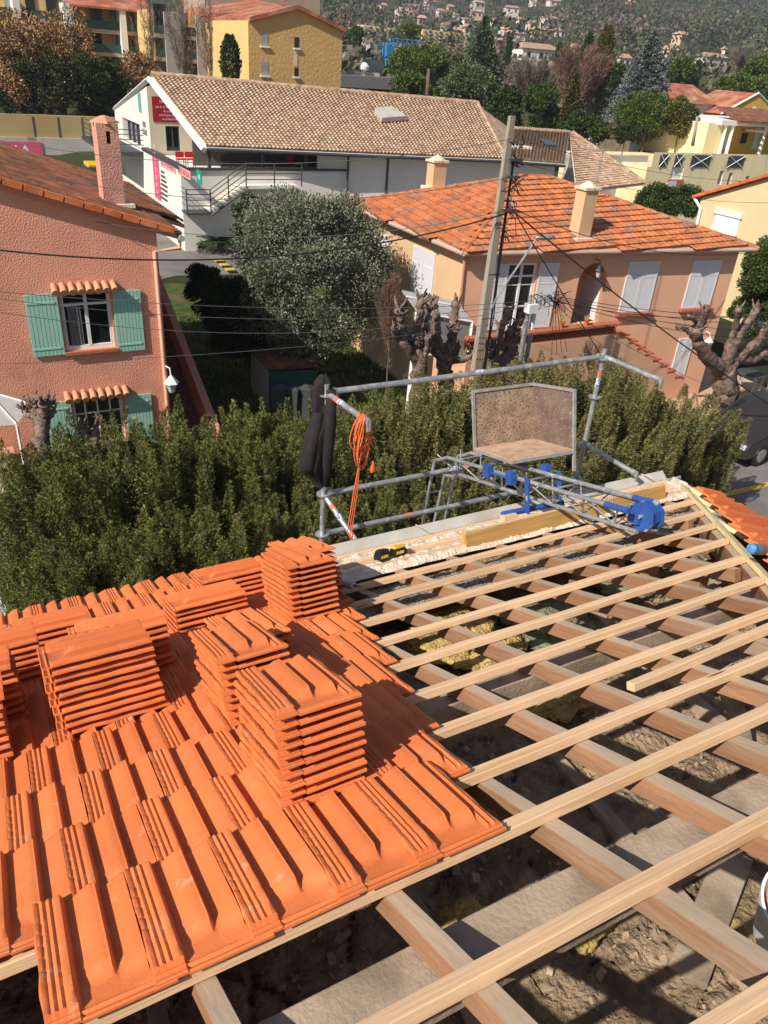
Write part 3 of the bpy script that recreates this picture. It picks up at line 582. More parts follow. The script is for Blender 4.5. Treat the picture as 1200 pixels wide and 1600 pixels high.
# ================================================================ BUILDING HELPERS
def basis(P0, P1, out=None):
    ex = Vector((P1[0] - P0[0], P1[1] - P0[1], 0)).normalized(); n_ = ex.cross(Vector((0, 0, 1)))   # outward = right hand side looking along, i.e. toward the viewer when P0 is the left end
    return ex, n_
class Face:
    """vertical wall: P0 bottom left seen from outside, running to P1"""
    def __init__(s, P0, P1, z0, z1, parent):
        s.P0 = Vector((P0[0], P0[1], 0)); s.ex, s.n = basis(P0, P1); s.L = (Vector((P1[0], P1[1], 0)) - s.P0).length; s.z0, s.z1, s.par = z0, z1, parent
    def P(s, a, z, d=0): return s.P0 + s.ex * a + Vector((0, 0, z)) + s.n * d
    def px(s, x, y, d=0): q = at_pl(x, y, s.P0 + s.n * d, s.n); return (q - s.P0).dot(s.ex), q.z
    def rect(s, pts, d=0):
        q = [s.px(x, y, d) for x, y in pts]; xs_ = sorted(a for a, b in q); zs_ = sorted(b for a, b in q)
        if len(q) == 4: return ((q[0][0] + q[3][0]) / 2, (q[1][0] + q[2][0]) / 2, (q[2][1] + q[3][1]) / 2, (q[0][1] + q[1][1]) / 2)   # TL TR BR BL -> s0 s1 z0 z1
        return xs_[0], xs_[-1], zs_[0], zs_[-1]
    def wall(s, m, ops=(), ztop=None, depth=.22, name='wall', back=True):
        ss = sorted({0, s.L} | {v for o in ops for v in o[:2]} | (set(ztop[0]) if ztop else set())); zz = sorted({s.z0, s.z1} | {v for o in ops for v in o[2:4]})
        def top(a):
            if not ztop: return s.z1
            A_, Z_ = ztop
            for i in range(len(A_) - 1):
                if A_[i] <= a <= A_[i + 1] + 1e-6: return Z_[i] + (Z_[i + 1] - Z_[i]) * (a - A_[i]) / (A_[i + 1] - A_[i])
            return Z_[-1]
        mb = MB()
        for i in range(len(ss) - 1):
            for j in range(len(zz) - 1):
                cs, cz = (ss[i] + ss[i + 1]) / 2, (zz[j] + zz[j + 1]) / 2
                if any(o[0] < cs < o[1] and o[2] < cz < o[3] for o in ops): continue
                mb.poly([s.P(ss[i], zz[j]), s.P(ss[i + 1], zz[j]), s.P(ss[i + 1], zz[j + 1]), s.P(ss[i], zz[j + 1])])
            if ztop: mb.poly([s.P(ss[i], s.z1), s.P(ss[i + 1], s.z1), s.P(ss[i + 1], top(ss[i + 1])), s.P(ss[i], top(ss[i]))])
        for (a, b, c, d) in [o[:4] for o in ops]:
            for q in (((a, c), (b, c)), ((b, c), (b, d)), ((b, d), (a, d)), ((a, d), (a, c))):
                mb.poly([s.P(*q[0]), s.P(*q[1]), s.P(*q[1], -depth), s.P(*q[0], -depth)])
        return mb.build(name, m, s.par, fix=False)
    def box(s, name, m, a, b, c, d, d0, d1, par=None, bev=0):
        Mx = frame(s.P(a, c, d0), s.ex, None, (0, 0, 1))     # y axis = z x ex = -n? handled by sign
        y = Mx.col[1].xyz; sg_ = 1 if y.dot(s.n) > 0 else -1
        o = MB().box2((0, 0, 0), (b - a, sg_ * (d1 - d0), d - c)).build(name, m, par or s.par, M=Mx)
        return bv(o, bev) if bev else o
    def window(s, a, b, c, d, mf, mg, nx=2, nz=1, dep=.16, fw=.06, name='window', transom=None, bar=.035):
        f = MB(); g = lambda u0, u1, v0, v1, e=0: f.box2((u0, 0, v0), (u1, -.05 - e, v1))
        W, H = b - a, d - c
        g(0, fw, 0, H); g(W - fw, W, 0, H); g(fw, W - fw, 0, fw * 1.3); g(fw, W - fw, H - fw, H)
        for i in range(1, nx):
            x = W * i / nx; g(x - bar, x + bar, fw * 1.3, H - fw, .006)
        if transom: g(fw, W - fw, H * transom - bar * .7, H * transom + bar * .7, .010)
        for i in range(1, nz): g(fw, W - fw, H * i / nz - .012, H * i / nz + .012, -.012)
        Mx = frame(s.P(a, c, -dep + .05), s.ex, None, (0, 0, 1))
        if Mx.col[1].xyz.dot(s.n) < 0: Mx = Mx @ Matrix.Diagonal((1, 1, 1, 1))
        o = f.build(name, mf, s.par, M=Mx)
        q = MB().box2((fw * .5, .01, fw * .5), (W - fw * .5, .03, H - fw * .5)).build('pane', mg, o, M=None); q.matrix_parent_inverse = Matrix.Identity(4)
        return o
M_glass = mat('dark_window_glass', (.012, .014, .017), .08, .3, 2, spec=.6)
M_glassl = mat('curtained_window_glass', (.30, .30, .30), .15, .2, 3, spec=.5)
def shutter(fc, a, b, c, d, m, d0=.03, slats='v', name='shutter', th=.035, n=8, lab=None):
    mb = MB(); W, H = b - a, d - c; mb.box2((0, 0, 0), (W, th * .6, H)); k = -1
    if slats == 'v':
        for i in range(n): mb.box2((W * i / n + .006, 0, .004), (W * (i + 1) / n - .006, -th * .35, H - .004))
        for z in (.12 * H, .86 * H): mb.box2((.02 * W, -th * .35, z - .02), (W - .1 * W, -th * .7, z + .02))
    else:
        fr = .05; mb.box2((0, 0, 0), (fr, -th * .5, H)); mb.box2((W - fr, 0, 0), (W, -th * .5, H)); mb.box2((fr, 0, 0), (W - fr, -th * .5, fr)); mb.box2((fr, 0, H - fr), (W - fr, -th * .5, H)); mb.box2((fr, 0, H * .68), (W - fr, -th * .5, H * .68 + .05))
        m_ = int(H * .3 / .05)
        for i in range(m_):
            z = H * .72 + i * (H * .28 - fr) / m_; mb.box((W / 2, -.004, z + .02), (W - 2 * fr, .010, .034), Matrix.Rotation(0, 4, 'X'))
        for i in range(4): mb.box2((fr + (W - 2 * fr) * i / 4 + .004, 0, fr), (fr + (W - 2 * fr) * (i + 1) / 4 - .004, -th * .3, H * .68))
    o = mb.build(name, m, fc.par, M=frame(fc.P(a, c, d0), fc.ex, None, (0, 0, 1)))
    return o
def tiles_plane(name, O, U, V, nu, nv_, wu, wv, m, parent, amp=.035, step=.02, kind='canal', thick=.06, lift=0, mask=None, nseg=4):
    """roof sheet modelled as rows of pressed tiles. O upper corner, U across, V down slope (unit), tile wu x wv"""
    U = Vector(U).normalized(); V = Vector(V).normalized(); N = U.cross(V); N = N if N.z > 0 else -N; mb = MB(); L = nu
    for r in range(nv_):
        v0, v1 = r * wv, (r + 1) * wv + .03
        cols = int(nu * nseg)
        for c in range(cols + 1):
            u = c * wu / nseg; ph = (c % nseg) / nseg
            hh = amp * (math.sin(2 * math.pi * ph) * .5 + .5) if kind == 'canal' else amp * [1, .15, .55, .15, .3, .1][int(ph * 6)]
            for v, e in ((v0, 0), (v1, step)):
                mb.v.append(tuple(Vector(O) + U * u + V * v + N * (hh + e + lift)))
            mb.v.append(tuple(Vector(O) + U * u + V * v1 + N * (-.02 + lift)))
        b = r * (cols + 1) * 3
        for c in range(cols):
            if mask and not mask(((c + .5) * wu / nseg), (r + .5) * wv): continue
            q = b + c * 3; mb.f.append((q, q + 3, q + 4, q + 1)); mb.f.append((q + 1, q + 4, q + 5, q + 2))
    mb.m = [0] * len(mb.f)
    return mb.build(name, m, parent, smooth=kind == 'canal', fix=False, sharp=50)
def inpoly(pts):
    def f(x, y):
        c = False; n_ = len(pts); j = n_ - 1
        for i in range(n_):
            if (pts[i][1] > y) != (pts[j][1] > y) and x < (pts[j][0] - pts[i][0]) * (y - pts[i][1]) / (pts[j][1] - pts[i][1]) + pts[i][0]: c = not c
            j = i
        return c
    return f
def roof_poly(name, pts, V, m, parent, wu=.22, wv=.35, **k):
    """pts: planar roof polygon; V: down-slope direction; clipped rows of tiles plus a solid slab under them"""
    pts = [Vector(p) for p in pts]; N = (pts[1] - pts[0]).cross(pts[2] - pts[0]).normalized(); N = N if N.z > 0 else -N
    V = (Vector(V) - N * N.dot(Vector(V))).normalized(); U = V.cross(N)
    c = pts[0]; us = [(p - c).dot(U) for p in pts]; vs_ = [(p - c).dot(V) for p in pts]
    O = c + U * min(us) + V * min(vs_); loc = [(u - min(us), v - min(vs_)) for u, v in zip(us, vs_)]
    o = tiles_plane(name, O, U, V, math.ceil((max(us) - min(us)) / wu), math.ceil((max(vs_) - min(vs_)) / wv), wu, wv, m, parent, mask=inpoly(loc), lift=.02, **k)
    return o
def ridge(name, pts, m, parent, r=.1, seg=.35):
    mb = MB()
    for a, b in zip(pts[:-1], pts[1:]):
        a = Vector(a); b = Vector(b); n_ = max(1, int((b - a).length / seg))
        for i in range(n_):
            p, q = a + (b - a) * i / n_, a + (b - a) * (i + 1.12) / n_; mb.tube([p + Vector((0, 0, -.02)), q + Vector((0, 0, -.02))], [r * 1.1, r * .9], 8)
    return mb.build(name, m, parent, smooth=True, sharp=50)
def roofmat(name, c, c2, c3, ms=4, ms3=1.2, tile=(1, 1), cell=3.2):
    """fired clay that differs tile by tile, with lichen patches"""
    m = mat(name, c, .85, .12, 8, .3, 30, col2=c2, mix=(.45, .6), ms=ms, col3=c3, ms3=ms3, mix3=(.5, .68), spec=.15)
    t = m.node_tree; N = t.nodes; L = t.links; p = N['Principled BSDF']; src = p.inputs['Base Color'].links[0].from_socket
    v = N.new('ShaderNodeTexVoronoi'); v.inputs['Scale'].default_value = cell; tc = N.new('ShaderNodeTexCoord'); L.new(tc.outputs['Object'], v.inputs['Vector'])
    sp = N.new('ShaderNodeSeparateColor'); L.new(v.outputs['Color'], sp.inputs[0]); mr = N.new('ShaderNodeMapRange'); mr.inputs[3].default_value = .72; mr.inputs[4].default_value = 1.2; L.new(sp.outputs[0], mr.inputs[0])
    h = N.new('ShaderNodeHueSaturation'); L.new(mr.outputs[0], h.inputs['Value']); L.new(src, h.inputs['Color']); L.new(h.outputs[0], p.inputs['Base Color'])
    return m
# unseen roof of our own house, left and behind, added to shade the attic
for nm_, u0_, u1_, v0_, v1_ in (('roof', -4.2, -.62, 1.72, 5.62), ('roof', -4.2, -.28, -1.2, 2.10)):
    tiles_plane(nm_, RP(u0_, v0_, .02 if v0_ > 0 else .05), RX, RV, round((u1_ - u0_) / .246), round((v1_ - v0_) / .348), .246, .348, M_tile, hs, amp=.035, step=.03, kind='flat', nseg=6)
rs_p = RP(0, -1.2, .05); MB().poly([(-4.2, rs_p.y, rs_p.z), (4.2, rs_p.y, rs_p.z), (5.9, -6.2, rs_p.z - 1.9), (-4.2, -6.2, rs_p.z - 1.9)], .08, (0, 0, 1)).build('roof', M_tile, hs)
# ================================================================ PINK HOUSE, left
M_pink = mat('rough_salmon_render', (.76, .345, .235), .95, .07, 2, .7, 30, spec=.1, bd=.035, col2=(.66, .29, .195), mix=(.5, .8), ms=.6, col3=(.56, .26, .18), ms3=1.7, mix3=(.60, .8))
M_pinkd = mat('salmon_trim', (.58, .27, .18), .9, .06, 3, .2, 30)
M_teal = mat('sea_green_paint', (.34, .58, .47), .6, .06, 6, .1, 30, stretch=(8, 8, 1), spec=.3)
M_mossr = roofmat('mossy_brown_roof_tile', (.22, .095, .06), (.34, .12, .06), (.10, .075, .05), 3, 1.5, cell=2.5)
M_ora = roofmat('clean_orange_verge_tile', (.62, .17, .06), (.55, .14, .05), (.6, .2, .08))
M_awn = mat('salmon_canal_tile', (.60, .30, .17), .85, .15, 8, .3, 40)
ph = empty('pink_house', 'salmon pink rendered house with sea green shutters and a mossy roof', 'house', (0, 18, GZ))
YH = 18.0; xr = at_y(247, 400, YH).x
v0 = at_y(0, 284, YH); v1 = at_y(270, 362, YH); sl_ = (v1.z - v0.z) / (v1.x - v0.x)
fF = Face((-7, YH), (xr, YH), GZ, -4.35, ph)
w1 = fF.rect([(97, 458), (174, 452), (177, 542), (100, 550)]); w2 = fF.rect([(116, 622), (192, 617), (196, 690), (118, 700)])
zt = lambda X: v0.z + sl_ * (X - v0.x) - .12
fF.wall(M_pink, [w1, w2], ztop=([0, xr + 7], [zt(-7), zt(xr)]), depth=.2)
fS = Face((xr, YH), (xr, YH + 9), GZ, -3.9, ph)
fS.wall(M_pink, [], depth=.2, name='side_wall')
o = fF.window(*w1, M_white, M_glass, 2, 1, transom=.78, fw=.07); MB().grid(14, 10, lambda u, v: (.12 + .28 * u, -.035 + .012 * math.sin(u * 22), .1 + (w1[3] - w1[2]) * .68 * v)).build('curtain', mat('lace_curtain', (.16, .16, .155), .9, .5, 30), o).matrix_parent_inverse = Matrix.Identity(4)
o = fF.window(*w2, M_white, M_glass, 4, 3, fw=.06, bar=.016)
for (q, nm) in ((w1, 'upper'), (w2, 'lower')):
    fF.box('sill', mat('brick_red_sill', (.45, .14, .08), .8, .2, 12), q[0] - .05, q[1] + .05, q[2] - .07, q[2] - .005, -.16, .10)
    mb = MB(); n_ = 8; L_ = q[1] - q[0] + .36
    for i in range(n_):
        c0 = fF.P(q[0] - .18 + L_ * (i + .5) / n_, q[3] + .17, -.02); c1 = fF.P(q[0] - .18 + L_ * (i + .5) / n_, q[3] + .055, .26)
        mb.tube([c0, c1], [.062, .078], 10)
    mb.build('window_awning', M_awn, ph, smooth=True, sharp=50)
sh = [fF.rect(p) for p in ([(42, 460), (92, 457), (98, 553), (57, 557)], [(176, 454), (216, 452), (223, 546), (182, 549)], [(84, 627), (112, 625), (118, 700), (92, 702)], [(196, 617), (236, 614), (239, 690), (200, 692)])]
for q in sh:
    wd = .66 if q[0] < w1[0] else .62
    a, b = (q[1] - wd, q[1]) if q[0] < w1[0] else (q[0], q[0] + wd)
    shutter(fF, a, b, q[2], q[3], M_teal, .045, 'v', n=8)
# roof plane of the pink house
nR = Vector((1, 0, sl_)).cross(Vector((0, 1, 0))).normalized(); pR = Vector((v0.x, YH, v0.z)); rp_ = lambda x, y: at_pl(x, y, pR, nR)
fc1, nc1 = rp_(197, 287), rp_(291, 349)
zr = lambda X: v0.z + sl_ * (X - v0.x)
Yf = max(fc1.y, 19.5); Yn = nc1.y; Xe = nc1.x
roof_poly('roof', [(-7, YH - .1, zr(-7)), (4.55, YH - .1, zr(4.55)), (4.55, Yn, zr(4.55)), (Xe, Yn, zr(Xe)), (Xe, Yf, zr(Xe)), (-7, Yf, zr(-7))], (1, 0, sl_), M_mossr, ph, wu=.26, wv=.38, amp=.03, step=.025, kind='flat', nseg=6)
MB().poly([(-7, YH - .1, zr(-7) - .03), (4.55, YH - .1, zr(4.55) - .03), (4.55, Yn, zr(4.55) - .03), (Xe - .05, Yn, zr(Xe) - .03), (Xe - .05, Yf, zr(Xe) - .03), (-7, Yf, zr(-7) - .03)], .09, (0, 0, 1)).build('roof_deck', M_pinkd, ph)
mb = MB()
for k in range(32):
    X0 = 4.5 - (k + 1) * .37; Mx = frame((X0, YH - .16, zr(X0) + .05), (1, 0, sl_), None, (0, 0, 1)); mb.box((.18, 0, 0), (.355, .14, .12), Mx)
mb.build('verge_tile', M_ora, ph)
ridge('verge_tile', [(-7, Yf, zr(-7) + .02), (Xe, Yf, zr(Xe) + .02)], M_ora, ph, .05)
MB().tube([(4.62, YH - .25, zr(4.6) - .07), (4.62, Yn, zr(4.6) - .07)], .07, 10).build('gutter', M_zinc, ph, smooth=True, sharp=50)
MB().tube([(4.6, YH - .1, zr(4.6) - .12), (4.6, YH - .1, zr(4.6) - .30), (xr - .08, YH - .06, zr(4.6) - .36), (xr - .08, YH - .06, GZ)], .05, 12).build('downpipe', mat('salmon_pipe', (.68, .38, .25), .6, .06, 5), ph, smooth=True, sharp=50)
chb = rp_(183, 322); cz = at_pl(150, 192, Vector((chb.x, chb.y, 0)), Vector((0, 1, 0))).z
c = empty('chimney', 'tall rough salmon chimney with a small opening on the pink house roof', 'chimney', chb)
cw = at_y(196, 318, chb.y).x - at_y(163, 318, chb.y).x; cx0 = at_y(163, 318, chb.y).x
fc = Face((cx0, chb.y), (cx0 + cw, chb.y), chb.z - .5, cz + .0, c); hole = (cw * .42, cw * .62, cz - .42, cz - .16)
fc.wall(mat('shaded_salmon_render', (.60, .32, .24), .95, .15, 3, .8, 26, bd=.035), [hole], depth=.3)  # front render darkened, the shade on this face is in its colour
Face((cx0, chb.y + .55), (cx0, chb.y), chb.z - .5, cz, c).wall(M_pink, [], name='side_wall'); Face((cx0 + cw, chb.y), (cx0 + cw, chb.y + .55), chb.z - .5, cz, c).wall(M_pink, [], name='side_wall')
MB().box2((cx0 + .06, chb.y + .28, cz - .5), (cx0 + cw - .06, chb.y + .5, cz - .1)).build('flue', M_black, c)
MB().lathe([(cw * .72, 0), (cw * .62, .04), (.08, .14), (0.01, .15)], (cx0 + cw / 2, chb.y + .27, cz - .01), 4, None).build('cap', M_pinkd, c)
MB().box2((cx0 - .12, chb.y - .12, chb.z + zr(cx0) - zr(chb.x) - .12), (cx0 + cw + .2, chb.y + .62, chb.z + zr(cx0) - zr(chb.x) - .04)).build('flashing', M_mortar, c)
# outer stair and shaded passage behind the pink house corner
stw = empty('garden_stair', 'shaded brown red outdoor stair with a sloping low wall beside the pink house', 'stair', (5, 20, GZ))
mb = MB()
for i in range(16): mb.box2((xr + .1, 18.6 + i * .3, GZ), (xr + 1.05, 18.9 + i * .3, GZ + .17 * (i + 1)))
mb.build('steps', mat('shaded_red_stair_tile', (.22, .09, .06), .8, .2, 6), stw)
mb = MB(); mb.poly([(xr + 1.05, 17.6, GZ), (xr + 1.05, 23.6, GZ), (xr + 1.05, 23.6, GZ + 3.4), (xr + 1.05, 17.6, GZ + .5)], .2, (-1, 0, 0)); mb.build('parapet', M_pinkd, stw)
MB().box2((xr + .75, 23.0, GZ), (xr + 1.1, 23.35, -3.95)).build('pillar', M_pink, stw)
MB().box2((xr + .0, 25.6, GZ), (xr + 1.1, 25.8, GZ + 3.0)).build('back_wall', M_pinkd, stw)
def lantern(label, p, s=1.0, m=M_white, cat='lantern'):
    o = empty('wall_lantern', label, cat, p); P = Vector(p)
    MB().lathe([(.03 * s, .22 * s), (.17 * s, .06 * s), (.19 * s, .03 * s), (.17 * s, .0)], P, 6).build('hood', m, o)
    MB().lathe([(.13 * s, 0), (.07 * s, -.2 * s), (.05 * s, -.22 * s)], P, 6).build('lamp_glass', mat('milky_lamp_glass', (.5, .52, .5), .3, .1, 5), o)
    MB().tube([P + Vector((0, 0, .2 * s)), P + Vector((0, .05, .38 * s)), P + Vector((-.1 * s, .2 * s, .42 * s))], .018 * s, 6).build('bracket', m, o)
lantern('white six sided lantern on the corner of the pink house', at_y(268, 600, YH - .25))
# garage shelter and bits left of the pink house
aw = empty('fabric_gazebo', 'grey white fabric canopy with pale ribs at the left edge beside pink house', 'canopy', at_y(0, 650, 16.5))
pts = [at_y(*p, Y) for p, Y in (((-60, 612), 17.2), ((5, 620), 17.2), ((48, 632), 16.4), ((26, 664), 15.6), ((-60, 668), 15.6))]
mb = MB(); ctr = at_y(-20, 622, 17) + Vector((0, 0, .15)); 
for i in range(5): mb.poly([ctr, pts[i], pts[(i + 1) % 5]])
mb.build('fabric', mat('grey_white_fabric', (.42, .41, .39), .9, .08, 4), aw); mb = MB()
for p in pts: mb.tube([ctr + Vector((0, 0, .02)), p + Vector((0, 0, .02))], .018, 6)
for p in (pts[2], pts[3]): mb.tube([p, (p.x, p.y, GZ)], .03, 6)
mb.build('frame', M_white, aw)
gw = empty('garden_wall', 'pale stone low wall with brick piers left of the hedge', 'wall', at_z(10, 740, GZ))
q = at_z(8, 770, GZ); MB().box2((q.x - 3, q.y, GZ), (q.x + .3, q.y + .25, GZ + .9)).build('masonry', M_mortar, gw); MB().box2((q.x - 3, q.y - .05, GZ + .9), (q.x + .35, q.y + .3, GZ + 1.0)).build('coping', M_pinkd, gw)

# ================================================================ PEACH HOUSE, right centre
M_peach = mat('smooth_peach_render', (.72, .41, .26), .9, .05, 1.5, .15, 25, col2=(.64, .36, .23), mix=(.5, .8), ms=.5, spec=.15)
M_cream = mat('cream_render', (.66, .44, .25), .9, .05, 1.5, .15, 25, spec=.15)
M_oldr = roofmat('weathered_orange_roof_tile', (.52, .175, .07), (.42, .16, .08), (.30, .18, .12), 3.0, 1.6, cell=4.4)
M_shut = mat('white_shutter_paint', (.66, .66, .68), .6, .04, 8, spec=.3)
M_redt = mat('brick_red_tile', (.42, .13, .07), .75, .15, 9, .2, 40)
pe = empty('peach_house', 'peach and cream rendered house with white shutters under an orange hip roof', 'house', (17, 20, GZ))
GA = at_y(725, 393, 17.6); GB = at_z(1183, 387, GA.z); exP = (GB - GA).normalized(); GC = at_z(538, 316, GA.z); eyP = (GC - GA).normalized(); W_ = (GB - GA).length; D_ = (GC - GA).length
P_ = lambda a, b, z=0: GA + exP * a + eyP * b + Vector((0, 0, z))
rh = 1.42; r1, r2 = P_(D_ / 2 + .35, D_ / 2, rh), P_(W_ - 5.1, D_ / 2, rh)
g4 = [P_(0, 0), P_(W_, 0), P_(W_, D_), P_(0, D_)]
roof_poly('roof', [g4[0], g4[1], r2, r1], -eyP + Vector((0, 0, -.3)), M_oldr, pe, wu=.21, wv=.285, amp=.03, step=.05, kind='flat', nseg=6)
roof_poly('roof', [g4[3], g4[0], r1], -exP + Vector((0, 0, -.3)), M_oldr, pe, wu=.21, wv=.285, amp=.03, step=.05, kind='flat', nseg=6)
roof_poly('roof', [g4[1], g4[2], r2], exP + Vector((0, 0, -.3)), M_oldr, pe, wu=.21, wv=.285, amp=.03, step=.03, kind='flat', nseg=6)
roof_poly('roof', [g4[2], g4[3], r1, r2], eyP + Vector((0, 0, -.3)), M_oldr, pe, wu=.21, wv=.285, amp=.03, step=.03, kind='flat', nseg=6)
mb = MB(); lo = [p + Vector((0, 0, -.02)) for p in g4] + [r1 + Vector((0, 0, -.02)), r2 + Vector((0, 0, -.02))]
mb.add(lo, [(0, 1, 5, 4), (3, 0, 4), (1, 2, 5), (2, 3, 4, 5), (3, 2, 1, 0)]); mb.build('roof_deck', M_pinkd, pe)
ridge('ridge_tiles', [g4[0], r1, r2, g4[1]], M_oldr, pe, .09); ridge('ridge_tiles', [r1, g4[3]], M_oldr, pe, .09); ridge('ridge_tiles', [r2, g4[2]], M_oldr, pe, .09)
for a, b in ((g4[0], g4[1]), (g4[3], g4[0])): MB().tube([a + Vector((0, 0, -.06)), b + Vector((0, 0, -.06))], .07, 10).build('gutter', mat('pinkish_gutter', (.50, .36, .29), .5, .06, 5), pe, smooth=True, sharp=50)
ins = .32; q0 = P_(ins, ins); q1 = P_(W_ - ins, ins); q2 = P_(W_ - ins, D_ - ins); q3 = P_(ins, D_ - ins); zE = GA.z - .06
fP = Face(q0, q1, GZ, zE, pe); fL = Face(q3, q0, GZ, zE, pe); fR = Face(q1, q2, GZ, zE, pe)
wF = fP.rect([(793, 411), (842, 411), (824, 514), (783, 512)]); aD = fP.rect([(907, 412), (955, 410), (932, 505), (893, 506)])
s1 = fP.rect([(983, 409), (1031, 407), (1013, 486), (966, 488)]); s2 = fP.rect([(1083, 407), (1127, 406), (1108, 479), (1065, 482)]); dr = fP.rect([(1061, 528), (1083, 528), (1068, 592), (1046, 588)])
dr = (dr[0], dr[1], max(dr[2], GZ + .03), dr[3])
fP.wall(M_peach, [wF, aD], depth=.2)
wv_ = fL.rect([(588, 362), (602, 366), (588, 430), (576, 424)]); fL.wall(M_cream, [wv_], depth=.2, name='side_wall'); fR.wall(M_peach, [], name='side_wall')
fP.window(*wF, M_white, M_glass, 2, 3, fw=.07, transom=.80); fL.window(*wv_, M_white, M_glass, 2, 3, fw=.06)
# arched porch: fill the corners of the opening, deep side walls
mb = MB(); aw_ = (aD[1] - aD[0]) / 2; am = (aD[0] + aD[1]) / 2; zc = aD[3] - aw_ * 1.15
for sg2 in (-1, 1):
    for i in range(10):
        t0, t1 = i / 10 * math.pi / 2, (i + 1) / 10 * math.pi / 2
        A0 = (am + sg2 * aw_ * math.cos(t0), zc + aw_ * 1.15 * math.sin(t0)); A1 = (am + sg2 * aw_ * math.cos(t1), zc + aw_ * 1.15 * math.sin(t1))
        mb.poly([fP.P(A0[0], A0[1], .002), fP.P(A1[0], A1[1], .002), fP.P(A1[0], aD[3] + .001, .002), fP.P(A0[0], aD[3] + .001, .002)])
        mb.poly([fP.P(A0[0], A0[1], .002), fP.P(A1[0], A1[1], .002), fP.P(A1[0], A1[1], -1.1), fP.P(A0[0], A0[1], -1.1)])
mb.build('arch', M_peach, pe, fix=False)
MB().poly([fP.P(aD[1], aD[2], -.001), fP.P(aD[1], zc, -.001), fP.P(aD[1], zc, -1.1), fP.P(aD[1], aD[2], -1.1)]).build('porch_reveal', M_white, pe)
MB().poly([fP.P(aD[0], aD[2], -1.1), fP.P(aD[1], aD[2], -1.1), fP.P(aD[1], aD[3], -1.1), fP.P(aD[0], aD[3], -1.1)]).build('porch_back_wall', M_peach, pe)
MB().poly([fP.P(aD[0], aD[2], -1.1), fP.P(aD[0], aD[2], 0), fP.P(aD[0], aD[3], 0), fP.P(aD[0], aD[3], -1.1)]).build('porch_reveal', M_black, pe)  # black left reveal, shade put into its colour
def pair(fc_, q, sl_='l', d0=.02):
    m_ = (q[0] + q[1]) / 2
    for a, b in ((q[0], m_ - .006), (m_ + .006, q[1])): shutter(fc_, a, b, q[2], q[3], M_shut, d0, sl_)
pair(fP, s1); pair(fP, s2); pair(fP, dr)
for q in (s1, s2): fP.box('sill', M_redt, q[0] - .1, q[1] + .1, q[2] - .09, q[2] - .01, .0, .16)
o1 = fP.rect([(774, 412), (792, 412), (783, 520), (756, 520)]); o2 = fP.rect([(848, 411), (880, 410), (861, 510), (832, 513)])
shutter(fP, wF[0] - .62, wF[0] - .01, wF[2], wF[3], M_shut, .03, 'l'); shutter(fP, wF[1] + .06, wF[1] + .70, wF[2], wF[3], M_shut, .03, 'l')
s3 = fL.rect([(649, 384), (681, 396), (674, 478), (640, 463)]); pair(fL, s3)
for a, b in ((wv_[0] - .55, wv_[0] - .01), (wv_[1] + .01, wv_[1] + .56)): shutter(fL, a, b, wv_[2], wv_[3], M_shut, .03, 'l')
MB().tube([g4[0] + Vector((.1, .1, -.1)), q0 + Vector((-.0, .0, -.5)) + exP * -.05, Vector((q0.x - .06, q0.y - .06, GZ))], .045, 10).build('downpipe', M_pinkd, pe, smooth=True)
def chimney(label, px_, z_, h, wdt, m, fn, parent=None, cat='chimney'):
    p = px_; o = empty('chimney', label, cat, p)
    MB().box2((p.x - wdt / 2, p.y - wdt * .45, p.z - .5), (p.x + wdt / 2, p.y + wdt * .45, p.z + h)).build('stack', m, o)
    MB().box2((p.x - wdt * .62, p.y - wdt * .55, p.z + h), (p.x + wdt * .62, p.y + wdt * .55, p.z + h + .07)).build('slab', M_mortar, o)
    MB().lathe([(wdt * .6, .0), (wdt * .25, .12), (.02, .16)], (p.x, p.y, p.z + h + .06), 8).build('cap', M_mortar, o)
    MB().box2((p.x - wdt * .8, p.y - wdt * .75, p.z - .28), (p.x + wdt * .8, p.y + wdt * .6, p.z - .02)).build('flashing', M_mortar, o)
    return o
nF = (g4[1] - g4[0]).cross(r1 - g4[0]).normalized(); chimney('tall cream chimney on the front slope of the peach house roof', at_pl(905, 368, g4[0], nF), 0, 1.25, .46, M_cream, None)
nB = (g4[3] - g4[2]).cross(r1 - g4[2]).normalized(); chimney('short cream chimney behind the ridge of the peach house roof', at_y(680, 290, 24.3), 0, .75, .5, M_cream, None)
an = empty('tv_antenna', 'thin rooftop television antenna behind the peach house chimney', 'antenna', at_pl(925, 320, g4[0], nF)); p = an.location.copy()
MB().tube([p, p + Vector((.05, 0, 1.55))], .018, 6).build('mast', M_galv, an); mb = MB(); mb.tube([p + Vector((-.75, 0, 1.55)), p + Vector((.1, 0, 1.5))], .012, 5)
for i in range(12): mb.tube([p + Vector((-.7 + i * .06, -.14, 1.55)), p + Vector((-.7 + i * .06, .14, 1.55))], .005, 4)
mb.build('boom', M_galv, an)
